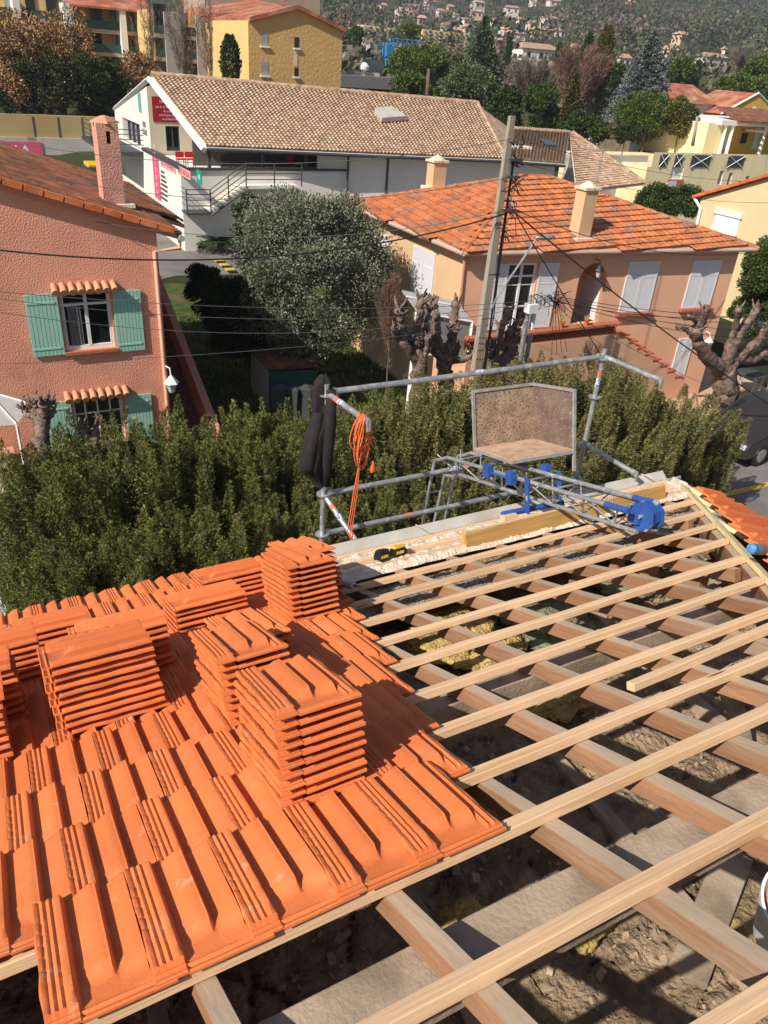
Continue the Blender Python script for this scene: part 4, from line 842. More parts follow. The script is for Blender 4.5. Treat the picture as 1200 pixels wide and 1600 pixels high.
# terrace with lattice parapet and steps
te = empty('terrace', 'raised peach terrace with a terracotta lattice parapet in front of peach house', 'terrace', (15, 17, GZ))
tY = 16.55; tl, tr_ = at_y(762, 523, tY), at_y(967, 509, tY); fT = Face((tl.x - .6, tY), (tr_.x, tY), GZ, tl.z - .42, te); fT.wall(M_peach, [])
ztc = (tl.z + tr_.z) / 2
MB().box2((tl.x - .6, tY + .001, GZ), (tr_.x, q0.y + .3, ztc - .95)).build('slab', M_peach, te)
fT.box('coping', M_redt, 0, fT.L + .05, ztc - .05, ztc + .02, -.22, .06)
mb = MB(); n_ = int(fT.L / .085)
for i in range(n_):
    for sg2 in (-1, 1):
        a = (i + .5) * fT.L / n_; mb.tube([fT.P(a - .07 * sg2, tl.z - .42, -.08), fT.P(a + .07 * sg2, ztc - .05, -.08)], .016, 4)
mb.build('lattice', M_redt, te); fT.box('shade_backing', mat('dark_red_shade', (.12, .04, .025), .9), 0, fT.L, tl.z - .42, ztc - .05, -.2, -.16)  # dark sheet stands in for the shade behind the lattice
st = empty('terrace_steps', 'brick red treads climbing to the terrace beside the peach house wall', 'stair', tr_)
e0 = at_y(972, 522, tY); e1 = at_y(1068, 596, tY); n_ = 8
for i in range(n_):
    p = e0 + (e1 - e0) * (i + .3) / n_; MB().box2((p.x - .06, tY + .1, p.z - .05), (p.x + .34, q0.y + .2, p.z)).build('tread', M_redt, st)
mb = MB(); mb.poly([(tr_.x, tY + .12, GZ), (e1.x + .3, tY + .12, GZ), (e1.x + .3, tY + .12, e1.z - .1), (tr_.x, tY + .12, e0.z + .1)], .15, (0, -1, 0)); mb.build('string_wall', M_peach, st)
sheet('paving', 'pale peach paving at the foot of the terrace steps', [(e1.x - 1.0, 14.9), (25, 14.9), (25, 20), (e1.x - 1.0, 17.6)], mat('peach_paving', (.55, .36, .24), .9, .1, 4), GZ + .012)
for i, (x, y, s) in enumerate([(878, 500, .8), (916, 500, .7)]):
    p = at_y(x, y + 6, tY + .1); po = empty('flower_pot', ['ochre pot with a bare stemmed succulent on the terrace coping', 'squat terracotta bowl on the terrace coping before the arch'][i], 'pot', p, 'pots on the terrace coping')
    MB().lathe([(.07 * s, 0), (.12 * s, .16), (.13 * s, .18), (.1 * s, .18)], (p.x, p.y, ztc + .02), 12).build('bowl', M_ora, po)
    mb = MB(); r_ = random.Random(i)
    for k in range(7 if i == 0 else 4): mb.tube([(p.x, p.y, ztc + .15), (p.x + r_.uniform(-.12, .12), p.y, ztc + .3), (p.x + r_.uniform(-.2, .2), p.y + .03, ztc + .42 * (1 if i == 0 else .6))], [.02, .018, .012], 6)
    mb.build('plant', mat('succulent', (.35, .36, .14), .8, .3, 6), po)
lantern('black and white lamp hanging beside the peach house arch', at_pl(936, 424, fP.P(0, 0, .2), fP.n), .8, M_black)
lantern('small white wall lamp right of the peach house lower door', at_pl(1107, 535, fP.P(0, 0, .2), fP.n), .8)
# glazed white porch at the corner
gl = empty('glazed_porch', 'white framed glazed porch at the corner of the peach house', 'porch', (12, 16.5, GZ)); mb = MB()
cs = [at_y(x, y, 17.2) for x, y in ((652, 488), (738, 503), (733, 560), (648, 552))]
for a, b in zip(cs, cs[1:] + cs[:1]): mb.tube([a, b], .035, 4)
for t in (.33, .66): mb.tube([cs[0] + (cs[1] - cs[0]) * t, cs[3] + (cs[2] - cs[3]) * t], .025, 4)
mb.tube([cs[0] + Vector((0, .6, .25)), cs[1] + Vector((0, .6, .25))], .035, 4); mb.tube([cs[0], (cs[0].x - .05, 17.2, GZ)], .07, 4); mb.tube([cs[1], (cs[1].x, 17.2, GZ)], .05, 4)
mb.build('frame', M_white, gl); MB().poly([p + Vector((0, .03, 0)) for p in cs]).build('glazing', mat('grey_milky_glazing', (.30, .30, .28), .3, .15, 3), gl)
MB().poly([cs[0] + Vector((0, 0, .03)), cs[1] + Vector((0, 0, .03)), cs[1] + Vector((0, .9, .35)), cs[0] + Vector((0, .9, .35))], .03, (0, 0, 1)).build('canopy', mat('grey_canopy', (.42, .42, .40), .6, .1, 3), gl)

# ================================================================ WHITE HALL with tiled roof
M_hall = mat('white_grey_render', (.76, .72, .66), .9, .05, 1, .1, 20); M_hallb = mat('bright_white_render', (.76, .72, .64), .9, .04, 1)
M_hallc = mat('cream_recess_render', (.62, .54, .41), .9, .04, 1)
M_can = roofmat('pinkish_canal_tile', (.45, .30, .20), (.55, .40, .28), (.33, .205, .14), 5, 2.5, cell=5.0)
M_dg = mat('dark_grey_metal', (.055, .06, .065), .5, .1, 8, spec=.4)
M_sred = mat('deep_red_sign', (.33, .012, .03), .5, .03, 3); M_mag = mat('magenta_sign', (.62, .10, .20), .5, .05, 3); M_grn = mat('green_sign', (.02, .30, .20), .5, .03, 3)
wh = empty('white_hall', 'long white hall with a pinkish canal tile roof, terrace and outside stair', 'hall', (20, 44, GZ))
E0 = at_y(322, 229, 41.0); E1 = at_y(790, 249, 39.2); E2 = at_y(882, 256, 38.8)
K0 = at_y(236, 119, 49.5); K1 = at_y(746, 164, 47.0)
back = lambda P, d=1: Vector((P.x, P.y + (P.y - 41) * d, P.z))
def quadroof(name, a, b, c, d, m, par, wu=.215, wv=.30, amp=.075, step=.05, sub=.0, mask=None):
    """a,b = ridge left/right; d,c = eave left/right; bilinear so it need not be a rectangle"""
    a, b, c, d = map(Vector, (a, b, c, d)); nu = int((c - d).length / wu); nv2 = int(((d - a).length + (c - b).length) / 2 / wv); mb = MB(); ns = 6
    N = (c - d).cross(a - d).normalized(); N = N if N.z > 0 else -N
    for r in range(nv2):
        for e, t in ((0, r / nv2), (step, (r + 1.08) / nv2)):
            p, q = a + (d - a) * t, b + (c - b) * t
            for k in range(nu * ns + 1):
                s = k / (nu * ns); h = amp * (.5 + .5 * math.sin(2 * math.pi * k / ns)); jit = .012 * nv((k // ns * 1.7, r * 2.3, 0), 1)
                mb.v.append(tuple(p + (q - p) * s + N * (h + e + .03 + jit)))
    w_ = nu * ns + 1
    for r in range(nv2):
        o = r * 2 * w_
        for k in range(w_ - 1): mb.f.append((o + k, o + k + 1, o + w_ + k + 1, o + w_ + k))
    # scalloped closing face along the eave
    o = (nv2 - 1) * 2 * w_ + w_; b0 = len(mb.v)
    for k in range(w_): s = k / (w_ - 1); mb.v.append(tuple(d + (c - d) * s - N * .06))
    for k in range(w_ - 1): mb.f.append((o + k, o + k + 1, b0 + k + 1, b0 + k))
    mb.m = [0] * len(mb.f); return mb.build(name, m, par, smooth=True, fix=False, sharp=55)
quadroof('roof', K0, K1, E1, E0, M_can, wh)
KB0, KB1 = Vector((K0.x - .4, 58.5, E0.z)), Vector((K1.x, 55, E1.z)); quadroof('roof', K1, K0, KB0, KB1, M_can, wh)
mb = MB(); mb.poly([K0, K1, E1, E0], .12, (0, .3, 1)); mb.poly([K0, K1, KB1, KB0], .12, (0, -.3, 1)); mb.build('roof_deck', M_hallb, wh); ridge('ridge_tiles', [K0 + Vector((0, 0, .12)), K1 + Vector((0, 0, .12))], M_can, wh, .16, .5)
K2, K3 = at_y(800, 203, 46.0), at_y(889, 209, 46.0); E3 = at_y(1006, 287, 41.5)
quadroof('side_roof', K2, K3, E2, E1, M_can, wh); MB().poly([K2, K3, E2, E1], .1, (0, .3, 1)).build('roof_deck', M_hallb, wh); MB().poly([K1, E1, K2], .05, (1, 0, .3)).build('roof_deck', M_can, wh)
E4 = at_y(900, 300, 38.0); quadroof('side_roof', K3, K3 + Vector((.5, .2, 0)), E3, E4, M_can, wh)
MB().poly([K3, K3 + Vector((.5, .2, 0)), E3, E4], .1, (0, .3, 1)).build('roof_deck', M_hallb, wh)
ridge('ridge_tiles', [K2 + Vector((0, 0, .1)), K3 + Vector((0, 0, .1))], M_can, wh, .15, .5); ridge('ridge_tiles', [K3 + Vector((.4, .2, .1)), E3 + Vector((0, 0, .1))], M_can, wh, .15, .5); ridge('ridge_tiles', [K1 + Vector((0, 0, .1)), E1 + Vector((0, 0, .1))], M_can, wh, .13, .5)
for (pts, lab, mm) in (((( 586, 168), (612, 166), (636, 181), (597, 184)), 'raised', M_zinc), (((843, 217), (860, 218), (871, 227), (853, 226)), 'flat', M_glass)):
    N = (E1 - E0).cross(K0 - E0).normalized() if lab == 'raised' else (E2 - E1).cross(K2 - E1).normalized(); P0_ = (E0 if lab == 'raised' else E1) + Vector((0, 0, .35 if lab == 'raised' else .16)); q = [at_pl(x, y, P0_, N) for x, y in pts]
    MB().poly(q, .25 if lab == 'raised' else .05, N if N.z > 0 else -N).build('skylight', mm, wh)
# front walls
cA = Vector((10.8, 41.0, 0)); fW = Face((20.0, 41.0), (E2.x - .2, E2.y + .55), GZ, E1.z - .02, wh)
zpar = -5.3; op0 = fW.rect([(380, 258), (532, 268), (532, 272), (380, 268)]); sw = fW.rect([(494, 315), (522, 316), (522, 332), (494, 330)]); sw2 = fW.rect([(430, 316), (468, 316), (468, 332), (430, 332)])
fW.wall(M_hall, [sw], depth=.25); fW.window(*sw, M_dg, M_glass, 1, 1)
fB = Face((cA.x, 41.0), (20.0, 41.0), GZ, zpar, wh); fB.wall(M_hall, [])
xo = at_y(533, 280, 41.0).x
# the covered terrace behind the parapet: floor, back wall with deep shade put into its colour
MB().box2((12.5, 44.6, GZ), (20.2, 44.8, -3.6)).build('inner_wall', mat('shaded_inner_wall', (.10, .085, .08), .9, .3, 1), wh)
MB().box2((11.0, 41.02, zpar - .35), (20.2, 48.9, zpar - .25)).build('terrace_floor', M_hall, wh)
MB().box2((cA.x + .002, 40.9, zpar), (20.0, 41.12, zpar + .10)).build('coping', M_dg, wh)
for x in (12.35, 15.2, 17.6, 19.95): MB().box2((x - .07, 41.2, zpar), (x + .07, 41.4, E0.z - .05)).build('post', M_dg, wh)
r_ = random.Random(2)
for i, (x, y) in enumerate([(352, 254), (366, 262), (398, 252), (282, 236), (297, 242), (455, 270), (490, 262), (515, 272)]):
    p = at_y(x, y, 42.6 if x > 330 else 43.5); red = i in (3, 4, 5)
    ch = empty('terrace_chair', '%s chair on the covered terrace, %s from the left' % ('red' if red else 'dark', ordn([2, 3, 4, 0, 1, 5, 6, 7][i])), 'chair', (p.x, p.y, zpar - .25), 'chairs on the hall terrace'); mc = M_red if red else M_dg
    z = zpar - .25; MB().box2((p.x - .22, p.y - .22, z + .42), (p.x + .22, p.y + .22, z + .47)).build('seat', mc, ch); MB().box2((p.x - .22, p.y + .2, z + .5), (p.x + .22, p.y + .24, z + .78)).build('backrest', mc, ch)
    for a in (-.19, .19):
        for b in (-.19, .19): MB().box2((p.x + a - .015, p.y + b - .015, z), (p.x + a + .015, p.y + b + .015, z + .42)).build('leg', M_dg, ch)
# bright side wall and terrace side
fG = Face((cA.x, 62.0), (cA.x, 41.0), GZ, zpar, wh); fG.wall(M_hallb, [], name='side_wall')
MB().box2((cA.x - .06, 41.0, zpar), (cA.x + .3, 48.9, zpar + .16)).build('coping', M_dg, wh)
# cream recessed gable wall and upper side wall
zk = K0.z; fU = Face((11.3, 58.5), (11.3, 49.0), zpar - .2, -4.1, wh); gU = fU.rect([(199, 205), (207, 184), (211, 240), (203, 232)])
fU.wall(M_hallb, [(2.2, 7.0, zpar - .1, -3.9 - .3)], ztop=([0, 9.5], [-4.0, zk - .5]), name='side_wall'); MB().box2((11.5, 51.5, zpar - .1), (11.6, 56.3, -4.1)).build('window', M_glassl, wh)
for y in (52.6, 53.8, 55.0): MB().box2((11.36, y - .06, zpar - .1), (11.5, y + .06, -4.1)).build('mullion', M_dg, wh)
fC = Face((11.3, 49.0), (20.2, 49.0), zpar - .3, -3.4, wh); dC = fC.rect([(259, 197), (281, 197), (281, 236), (260, 236)])
fC.wall(M_hallc, [dC], ztop=([0, .9, 8.9], [zk - .5, zk - .25, -1.95])); fC.window(*dC, M_dg, M_glass, 2, 1)
MB().box2((20.2, 41.3, GZ), (E2.x - .6, 54.5, -3.9)).build('inner_wall', M_hall, wh)
mb = MB(); mb.tube([K0 + Vector((-.15, -.1, -.15)), E0 + Vector((-.15, -.1, -.15))], .16, 4); mb.tube([K0 + Vector((-.15, 0, -.15)), K0 + Vector((-.4, 9, -2.3))], .16, 4); mb.build('bargeboard', M_white, wh)
for x in (545, 607, 722): p = at_y(x, 260, 40.6); MB().tube([(p.x, p.y + .1, E0.z - .1), (p.x, p.y + .1, GZ)], .07, 8).build('downpipe', M_dg, wh)
MB().tube([E0 + Vector((0, -.05, -.12)), E1 + Vector((0, -.05, -.12)), E2 + Vector((0, -.05, -.12))], .08, 8).build('gutter', M_dg, wh)
# signs on the hall
def text(s, size, M, m, name, parent, ex=.004, al='CENTER', sx=1.0):
    cu = bpy.data.curves.new(name, 'FONT'); cu.body = s; cu.size = size; cu.extrude = ex; cu.align_x = al; cu.align_y = 'CENTER'; cu.space_line = .95; cu.resolution_u = 2
    o = bpy.data.objects.new(name, cu); dg = bpy.context.evaluated_depsgraph_get(); me = bpy.data.meshes.new_from_object(o); bpy.data.objects.remove(o)
    me.transform(Matrix.Diagonal((sx, 1, 1, 1))); return link(name, me, [m], parent, M)
def fmat(fc_, a, z, d): x, y, zz = fc_.ex, Vector((0, 0, 1)), fc_.n; o = fc_.P(a, z, d); return Matrix(((x.x, y.x, zz.x, o.x), (x.y, y.y, zz.y, o.y), (x.z, y.z, zz.z, o.z), (0, 0, 0, 1)))
def sign(fc_, name, label, q, m, texts=(), d=.04, cat='sign'):
    o = empty(name, label, cat, fc_.P((q[0] + q[1]) / 2, q[2], d)); fc_.box('board', m, q[0], q[1], q[2], q[3], .01, d, o)
    for (t, fx, fz, size, mm, sx) in texts: text(t, size, fmat(fc_, q[0] + (q[1] - q[0]) * fx, q[2] + (q[3] - q[2]) * fz, d + .004), mm, 'lettering', o, sx=sx)
    return o
M_ltr = mat('pale_lettering', (.75, .62, .60), .6, .05, 4)
q = fC.rect([(236, 151), (283, 152), (283, 192), (240, 190)]); H = q[3] - q[2]
sign(fC, 'red_sign', 'deep red lettered sign under the gable of the white hall', (q[0], q[1] + .3, q[2], q[3]), M_sred, [('NATURALIA', .46, .80, H * .17, M_ltr, .8), ('plus de 10 000 produits', .42, .60, H * .13, M_ltr, .8), ('du quotidien', .50, .44, H * .12, M_ltr, .9), ('et de l\'hygi\u00e8ne quotidienne', .52, .28, H * .12, M_ltr, .8), ('et produits frais', .50, .13, H * .12, M_ltr, .9)])
q = fG.rect([(239, 240), (248, 245), (252, 314), (243, 308)]); sign(fG, 'pink_sign', 'tall narrow pink sign on the bright side wall of the hall', q, M_mag, [('N\nA\nT\nU\nR\nA\nL\nI\nA', .5, .5, .40, M_ltr, 1.0)])
for i, (pts, t) in enumerate([([(252, 246), (275, 258), (275, 270), (252, 260)], 'RESTAURANT'), ([(278, 258), (298, 268), (299, 281), (279, 272)], 'NATURALIA')]):
    q = fG.rect(pts); sign(fG, 'pink_letter_board', 'pink letter board reading %s on the bright side wall' % t, q, mat('pale_pink_board', (.70, .36, .34), .6, .1, 8), [(t, .5, .5, (q[3] - q[2]) * .95, mat('crimson_letters', (.50, .05, .09), .5), (q[1] - q[0]) / ((q[3] - q[2]) * .95 * len(t) * .68))])
q = fG.rect([(308, 264), (316, 268), (316, 290), (309, 286)]); sign(fG, 'green_sign', 'green and white emblem sign at the corner of the white hall', q, M_grn, [('AB', .5, .5, (q[3] - q[2]) * .5, M_white, .7)])
for i in range(7):
    q = fG.rect([(252, 266 + i * 7), (257 + min(i, 3) * 1.6, 268.5 + i * 7), (257 + min(i, 3) * 1.6, 271.5 + i * 7), (252, 269 + i * 7)]); fG.box('lettering', M_dg, q[0], q[1], q[2], q[3], .0, .03)
q = fU.rect([(212, 150), (215, 148), (218, 178), (215, 180)]); sign(fU, 'teal_sign', 'small teal hanging sign high on the hall side gable', (7.3, 7.9, -3.5, -2.5), mat('teal_paint', (.12, .36, .33), .6), [])
text('PROJET\nESCALADE', .42, fmat(fU, 8.3, -4.3, .02), M_dg, 'lettering', wh, sx=.55)
# outside metal stair of the hall
ms = empty('metal_stair', 'grey metal stair with railings against the front of the white hall', 'stair', at_y(360, 350, 40)); mb = MB(); yS = 39.9
a0, a1, a2 = at_y(385, 292, yS), at_y(330, 333, yS), at_y(293, 334, yS)
L0 = Vector((a0.x, 0, a0.z)); L1 = Vector((a1.x, 0, a1.z))
for i in range(9):
    p = L0 + (L1 - L0) * (i + .5) / 9; MB().box2((p.x - .18, yS, p.z), (p.x + .18, 40.98, p.z + .05)).build('tread', M_hallb, ms)
MB().box2((a2.x, yS, a1.z - .08), (a1.x, 40.98, a1.z)).build('landing', M_dg, ms); MB().box2((a0.x, yS, a0.z - .1), (a0.x + 3.0, 40.98, a0.z)).build('landing', M_hall, ms)
mb.tube([(a0.x, yS, a0.z - .1), (a1.x, yS, a1.z - .1)], .07, 4); mb.tube([(a0.x, 40.9, a0.z - .1), (a1.x, 40.9, a1.z - .1)], .07, 4); mb.build('stringer', M_dg, ms); mb = MB()
for h in (.35, .62, .88, 1.1): mb.tube([(a2.x, yS, a1.z + h), (a1.x, yS, a1.z + h), (a0.x, yS, a0.z + h), (a0.x + 3.0, yS, a0.z + h)], .025, 5); mb.tube([(a2.x, yS, a1.z + h), (a2.x, 40.9, a1.z + h)], .02, 5)
for p in (a2, a1, (a1 + a0) / 2, a0, a0 + Vector((1.5, 0, 0)), a0 + Vector((3, 0, 0))): mb.tube([(p.x, yS, (a1.z if p is a2 else p.z)), (p.x, yS, (a1.z if p is a2 else p.z) + 1.1)], .035, 5)
mb.build('railing', M_dg, ms)
mb = MB()
for h in (.3, .55, .8, 1.05): mb.tube([(cA.x - 2.0, 56, zpar + h), (cA.x - 2.0, 49, zpar + h), (cA.x, 48.5, zpar + h)], .025, 5)
for y in (56, 53.5, 51, 49): mb.tube([(cA.x - 2, y, zpar - .2), (cA.x - 2, y, zpar + 1.05)], .03, 5)
mb.build('railing', M_dg, wh); MB().box2((cA.x - 2.0, 48.8, zpar - .3), (cA.x, 57, zpar - .1)).build('balcony', M_dg, wh)
# speed bump
b0, b1 = at_z(340, 406, GZ), at_z(366, 428, GZ)
sb = empty('speed_bump', 'black and yellow striped speed bump on the forecourt', 'speed bump', b0)
for i in range(6):
    p, q = b0 + (b1 - b0) * i / 6, b0 + (b1 - b0) * (i + 1) / 6; d = (q - p)
    MB().box((d.length / 2, 0, .03), (d.length, .42, .06), None).build('segment', (M_rdy if i % 2 == 0 else M_black), sb, M=frame(p, d, None, (0, 0, 1)))
# ================================================================ VEGETATION HELPERS
import numpy as np
def leafmat(name, c, c2, rough=.7, var=.35, spec=.15, ms=1.2, trans=.0):
    if name in _mc: return _mc[name]
    m = bpy.data.materials.new(name); m.use_nodes = True; t = m.node_tree; N = t.nodes; L = t.links; p = N['Principled BSDF']
    p.inputs['Roughness'].default_value = rough; p.inputs['Specular IOR Level'].default_value = spec
    g = N.new('ShaderNodeNewGeometry'); tc = N.new('ShaderNodeTexCoord'); n = N.new('ShaderNodeTexNoise'); n.inputs['Scale'].default_value = ms; n.inputs['Detail'].default_value = 3; L.new(tc.outputs['Object'], n.inputs['Vector'])
    a = N.new('ShaderNodeMath'); a.operation = 'MULTIPLY_ADD'; a.inputs[1].default_value = .5; L.new(g.outputs['Random Per Island'], a.inputs[0]); L.new(n.outputs['Fac'], a.inputs[2])
    mr = N.new('ShaderNodeMapRange'); mr.inputs[1].default_value = .45; mr.inputs[2].default_value = 1.0; L.new(a.outputs[0], mr.inputs[0])
    x = N.new('ShaderNodeMix'); x.data_type = 'RGBA'; x.inputs[6].default_value = (*c, 1); x.inputs[7].default_value = (*c2, 1); L.new(mr.outputs[0], x.inputs[0])
    h = N.new('ShaderNodeHueSaturation'); v = N.new('ShaderNodeMapRange'); v.inputs[3].default_value = 1 - var; v.inputs[4].default_value = 1 + var; L.new(g.outputs['Random Per Island'], v.inputs[0]); L.new(v.outputs[0], h.inputs['Value']); L.new(x.outputs[2], h.inputs['Color']); L.new(h.outputs[0], p.inputs['Base Color'])
    _mc[name] = m; return m
def leaf_mesh(name, P, D, ln, wd, mats, mi=None, tip=1.0):
    """P (n,3) leaf roots, D (n,3) directions, diamond shaped leaves"""
    n = len(P); rs = np.random.RandomState(n % 9973); ln = np.broadcast_to(ln, n)[:, None]; wd = np.broadcast_to(wd, n)[:, None]
    D = D / (np.linalg.norm(D, axis=1, keepdims=True) + 1e-9); S = np.cross(D, rs.normal(size=(n, 3))); S /= np.linalg.norm(S, axis=1, keepdims=True) + 1e-9
    V = np.empty((n, 4, 3)); V[:, 0] = P; V[:, 1] = P + D * ln * .5 + S * wd; V[:, 2] = P + D * ln; V[:, 3] = P + D * ln * .5 - S * wd
    me = bpy.data.meshes.new(name); me.vertices.add(4 * n); me.vertices.foreach_set('co', V.ravel()); me.loops.add(4 * n); me.loops.foreach_set('vertex_index', np.arange(4 * n))
    me.polygons.add(n); me.polygons.foreach_set('loop_start', np.arange(0, 4 * n, 4)); me.polygons.foreach_set('loop_total', np.full(n, 4))
    for m in (mats if isinstance(mats, (list, tuple)) else [mats]): me.materials.append(m)
    if mi is not None: me.polygons.foreach_set('material_index', mi.astype(np.int32))
    me.update(); me.validate(); return me
def sph(rs, n): d = rs.normal(size=(n, 3)); return d / np.linalg.norm(d, axis=1, keepdims=True)
M_bark = mat('grey_brown_bark', (.17, .125, .095), .95, .25, 8, .9, 25, col2=(.09, .065, .05), mix=(.45, .65), ms=4, stretch=(2, 2, .7), spec=.05)
M_barkl = mat('pale_pollard_bark', (.25, .18, .145), .95, .25, 9, 1.0, 22, col2=(.12, .08, .065), mix=(.45, .62), ms=7, spec=.05, bd=.04)
G_hed = leafmat('cypress_hedge_green', (.042, .060, .018), (.225, .228, .068), ms=2.0, var=.25); G_hed2 = leafmat('brownish_hedge_green', (.050, .064, .022), (.24, .215, .075), ms=1.6, var=.25)
G_oli = leafmat('olive_leaf', (.070, .085, .048), (.225, .235, .155), spec=.3, var=.2); G_dk = leafmat('dark_evergreen_leaf', (.014, .028, .010), (.045, .070, .020)); G_brt = leafmat('bright_pine_green', (.045, .075, .012), (.14, .18, .03))
G_mid = leafmat('mid_green_leaf', (.025, .050, .012), (.085, .12, .028)); G_spr = leafmat('blue_grey_spruce', (.06, .085, .075), (.19, .22, .20)); G_brn = leafmat('dry_brown_leaf', (.13, .07, .03), (.42, .25, .12)); G_rus = leafmat('rusty_conifer', (.055, .045, .018), (.17, .11, .04))
G_twg = leafmat('bare_reddish_twig', (.12, .065, .05), (.26, .16, .12)); G_twb = leafmat('bare_grey_twig', (.09, .07, .055), (.24, .19, .15)); G_ylo = leafmat('yellow_olive_leaf', (.08, .08, .02), (.20, .16, .04))
# ---- hedge conifers: upright plumes of short sprays round a dark core
def conifer_mesh(seed, mt, H=4.2, Rr=.85, lean=.85, n_pl=130, per=850, ln=.055, wd=.0065):
    rs = np.random.RandomState(seed); Ps = []; Ds = []
    for k in range(n_pl):
        th = rs.uniform(0, 2 * np.pi); zb = rs.uniform(.0, .82) * H; rad = Rr * (.93 - .18 * (zb / H)) * rs.uniform(.55, 1.0)
        if k < 10: rad *= .45; zb = H * rs.uniform(.55, .8)
        c = np.array([rad * np.cos(th), rad * np.sin(th), zb]); hp = rs.uniform(.8, 1.4) * min(1.2, (H - zb) * 1.05 + .25); rp = rs.uniform(.10, .20)
        t = rs.uniform(0, 1, per) ** .8; prof = np.sin(np.pi * np.clip(t * .93 + .07, 0, 1)) ** .7 * rp * (1.1 - .55 * t); a = rs.uniform(0, 2 * np.pi, per)
        ax = np.array([np.cos(th) * .16, np.sin(th) * .16, 1.0]); P = c + ax * (t * hp)[:, None] + np.stack([np.cos(a) * prof, np.sin(a) * prof, 0 * a], 1) * rs.uniform(.6, 1.05, per)[:, None]
        D = np.stack([np.cos(a) * (1 - lean * .6), np.sin(a) * (1 - lean * .6), np.full(per, lean)], 1) + rs.normal(0, .28, (per, 3)); Ps.append(P); Ds.append(D)
    P = np.concatenate(Ps); D = np.concatenate(Ds); n = len(P)
    return leaf_mesh('foliage', P, D, rs.uniform(.6, 1.5, n) * ln, rs.uniform(.7, 1.3, n) * wd, mt)
CM = [conifer_mesh(1, G_hed), conifer_mesh(2, G_hed), conifer_mesh(3, G_hed), conifer_mesh(4, G_hed2, 3.9, .95, .45, 110, 900, .055, .0075), conifer_mesh(5, G_hed2, 3.9, .95, .4, 110, 900, .055, .0075)]
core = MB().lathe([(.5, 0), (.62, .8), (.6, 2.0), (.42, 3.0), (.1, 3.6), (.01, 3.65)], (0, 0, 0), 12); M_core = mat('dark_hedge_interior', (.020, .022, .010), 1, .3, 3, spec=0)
me_core = core.build('dark_core_mass', M_core); ME_core = me_core.data; bpy.data.objects.remove(me_core)
tops = [(48, 705), (98, 676), (150, 668), (205, 660), (258, 648), (312, 640), (365, 650), (412, 645), (452, 628), (500, 650), (552, 632), (606, 622), (658, 612), (712, 600), (768, 592), (825, 588), (882, 582), (940, 580), (1000, 592), (1058, 614), (1100, 650)]
rh_ = random.Random(4)
for i, (x, y) in enumerate(tops):
    Y = 11.0 + (.0 if i % 2 else .35) - max(0, i - 14) * .10; p = at_y(x, y + (26 if i < 9 else 12 if i < 12 else 4), Y); h = p.z + .15 - GZ; v = i % 3 if x < 560 else 3 + i % 2; s = h / (4.75 if v < 3 else 4.45)
    o = empty('hedge_conifer', '%s of the conifer hedge, %s from its %s end' % (('upright olive green conifer' if v < 3 else 'bushy brownish green conifer'), ordn(i if i < 11 else len(tops) - 1 - i), 'left' if i < 11 else 'right'), 'conifer', (p.x, Y, GZ), 'conifers of the hedge', rh_.uniform(0, 6))
    for me, nm in ((CM[v], 'foliage'), (ME_core, 'trunk')):  # trunk part is an added dark core that closes gaps in the foliage
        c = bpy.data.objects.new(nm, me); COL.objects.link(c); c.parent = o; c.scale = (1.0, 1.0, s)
    for dx, dy, sz in (((.15, -.95, .80),) if i < 18 else ()):      # each plant is two stems deep
        c = bpy.data.objects.new('foliage', CM[(v + 1) % 3 if v < 3 else 7 - v]); COL.objects.link(c); c.parent = o; a = -o.rotation_euler.z
        c.location = (dx * math.cos(a) - dy * math.sin(a), dx * math.sin(a) + dy * math.cos(a), 0); c.scale = (1, 1, s * sz); c.rotation_euler = (0, 0, i * 1.3)
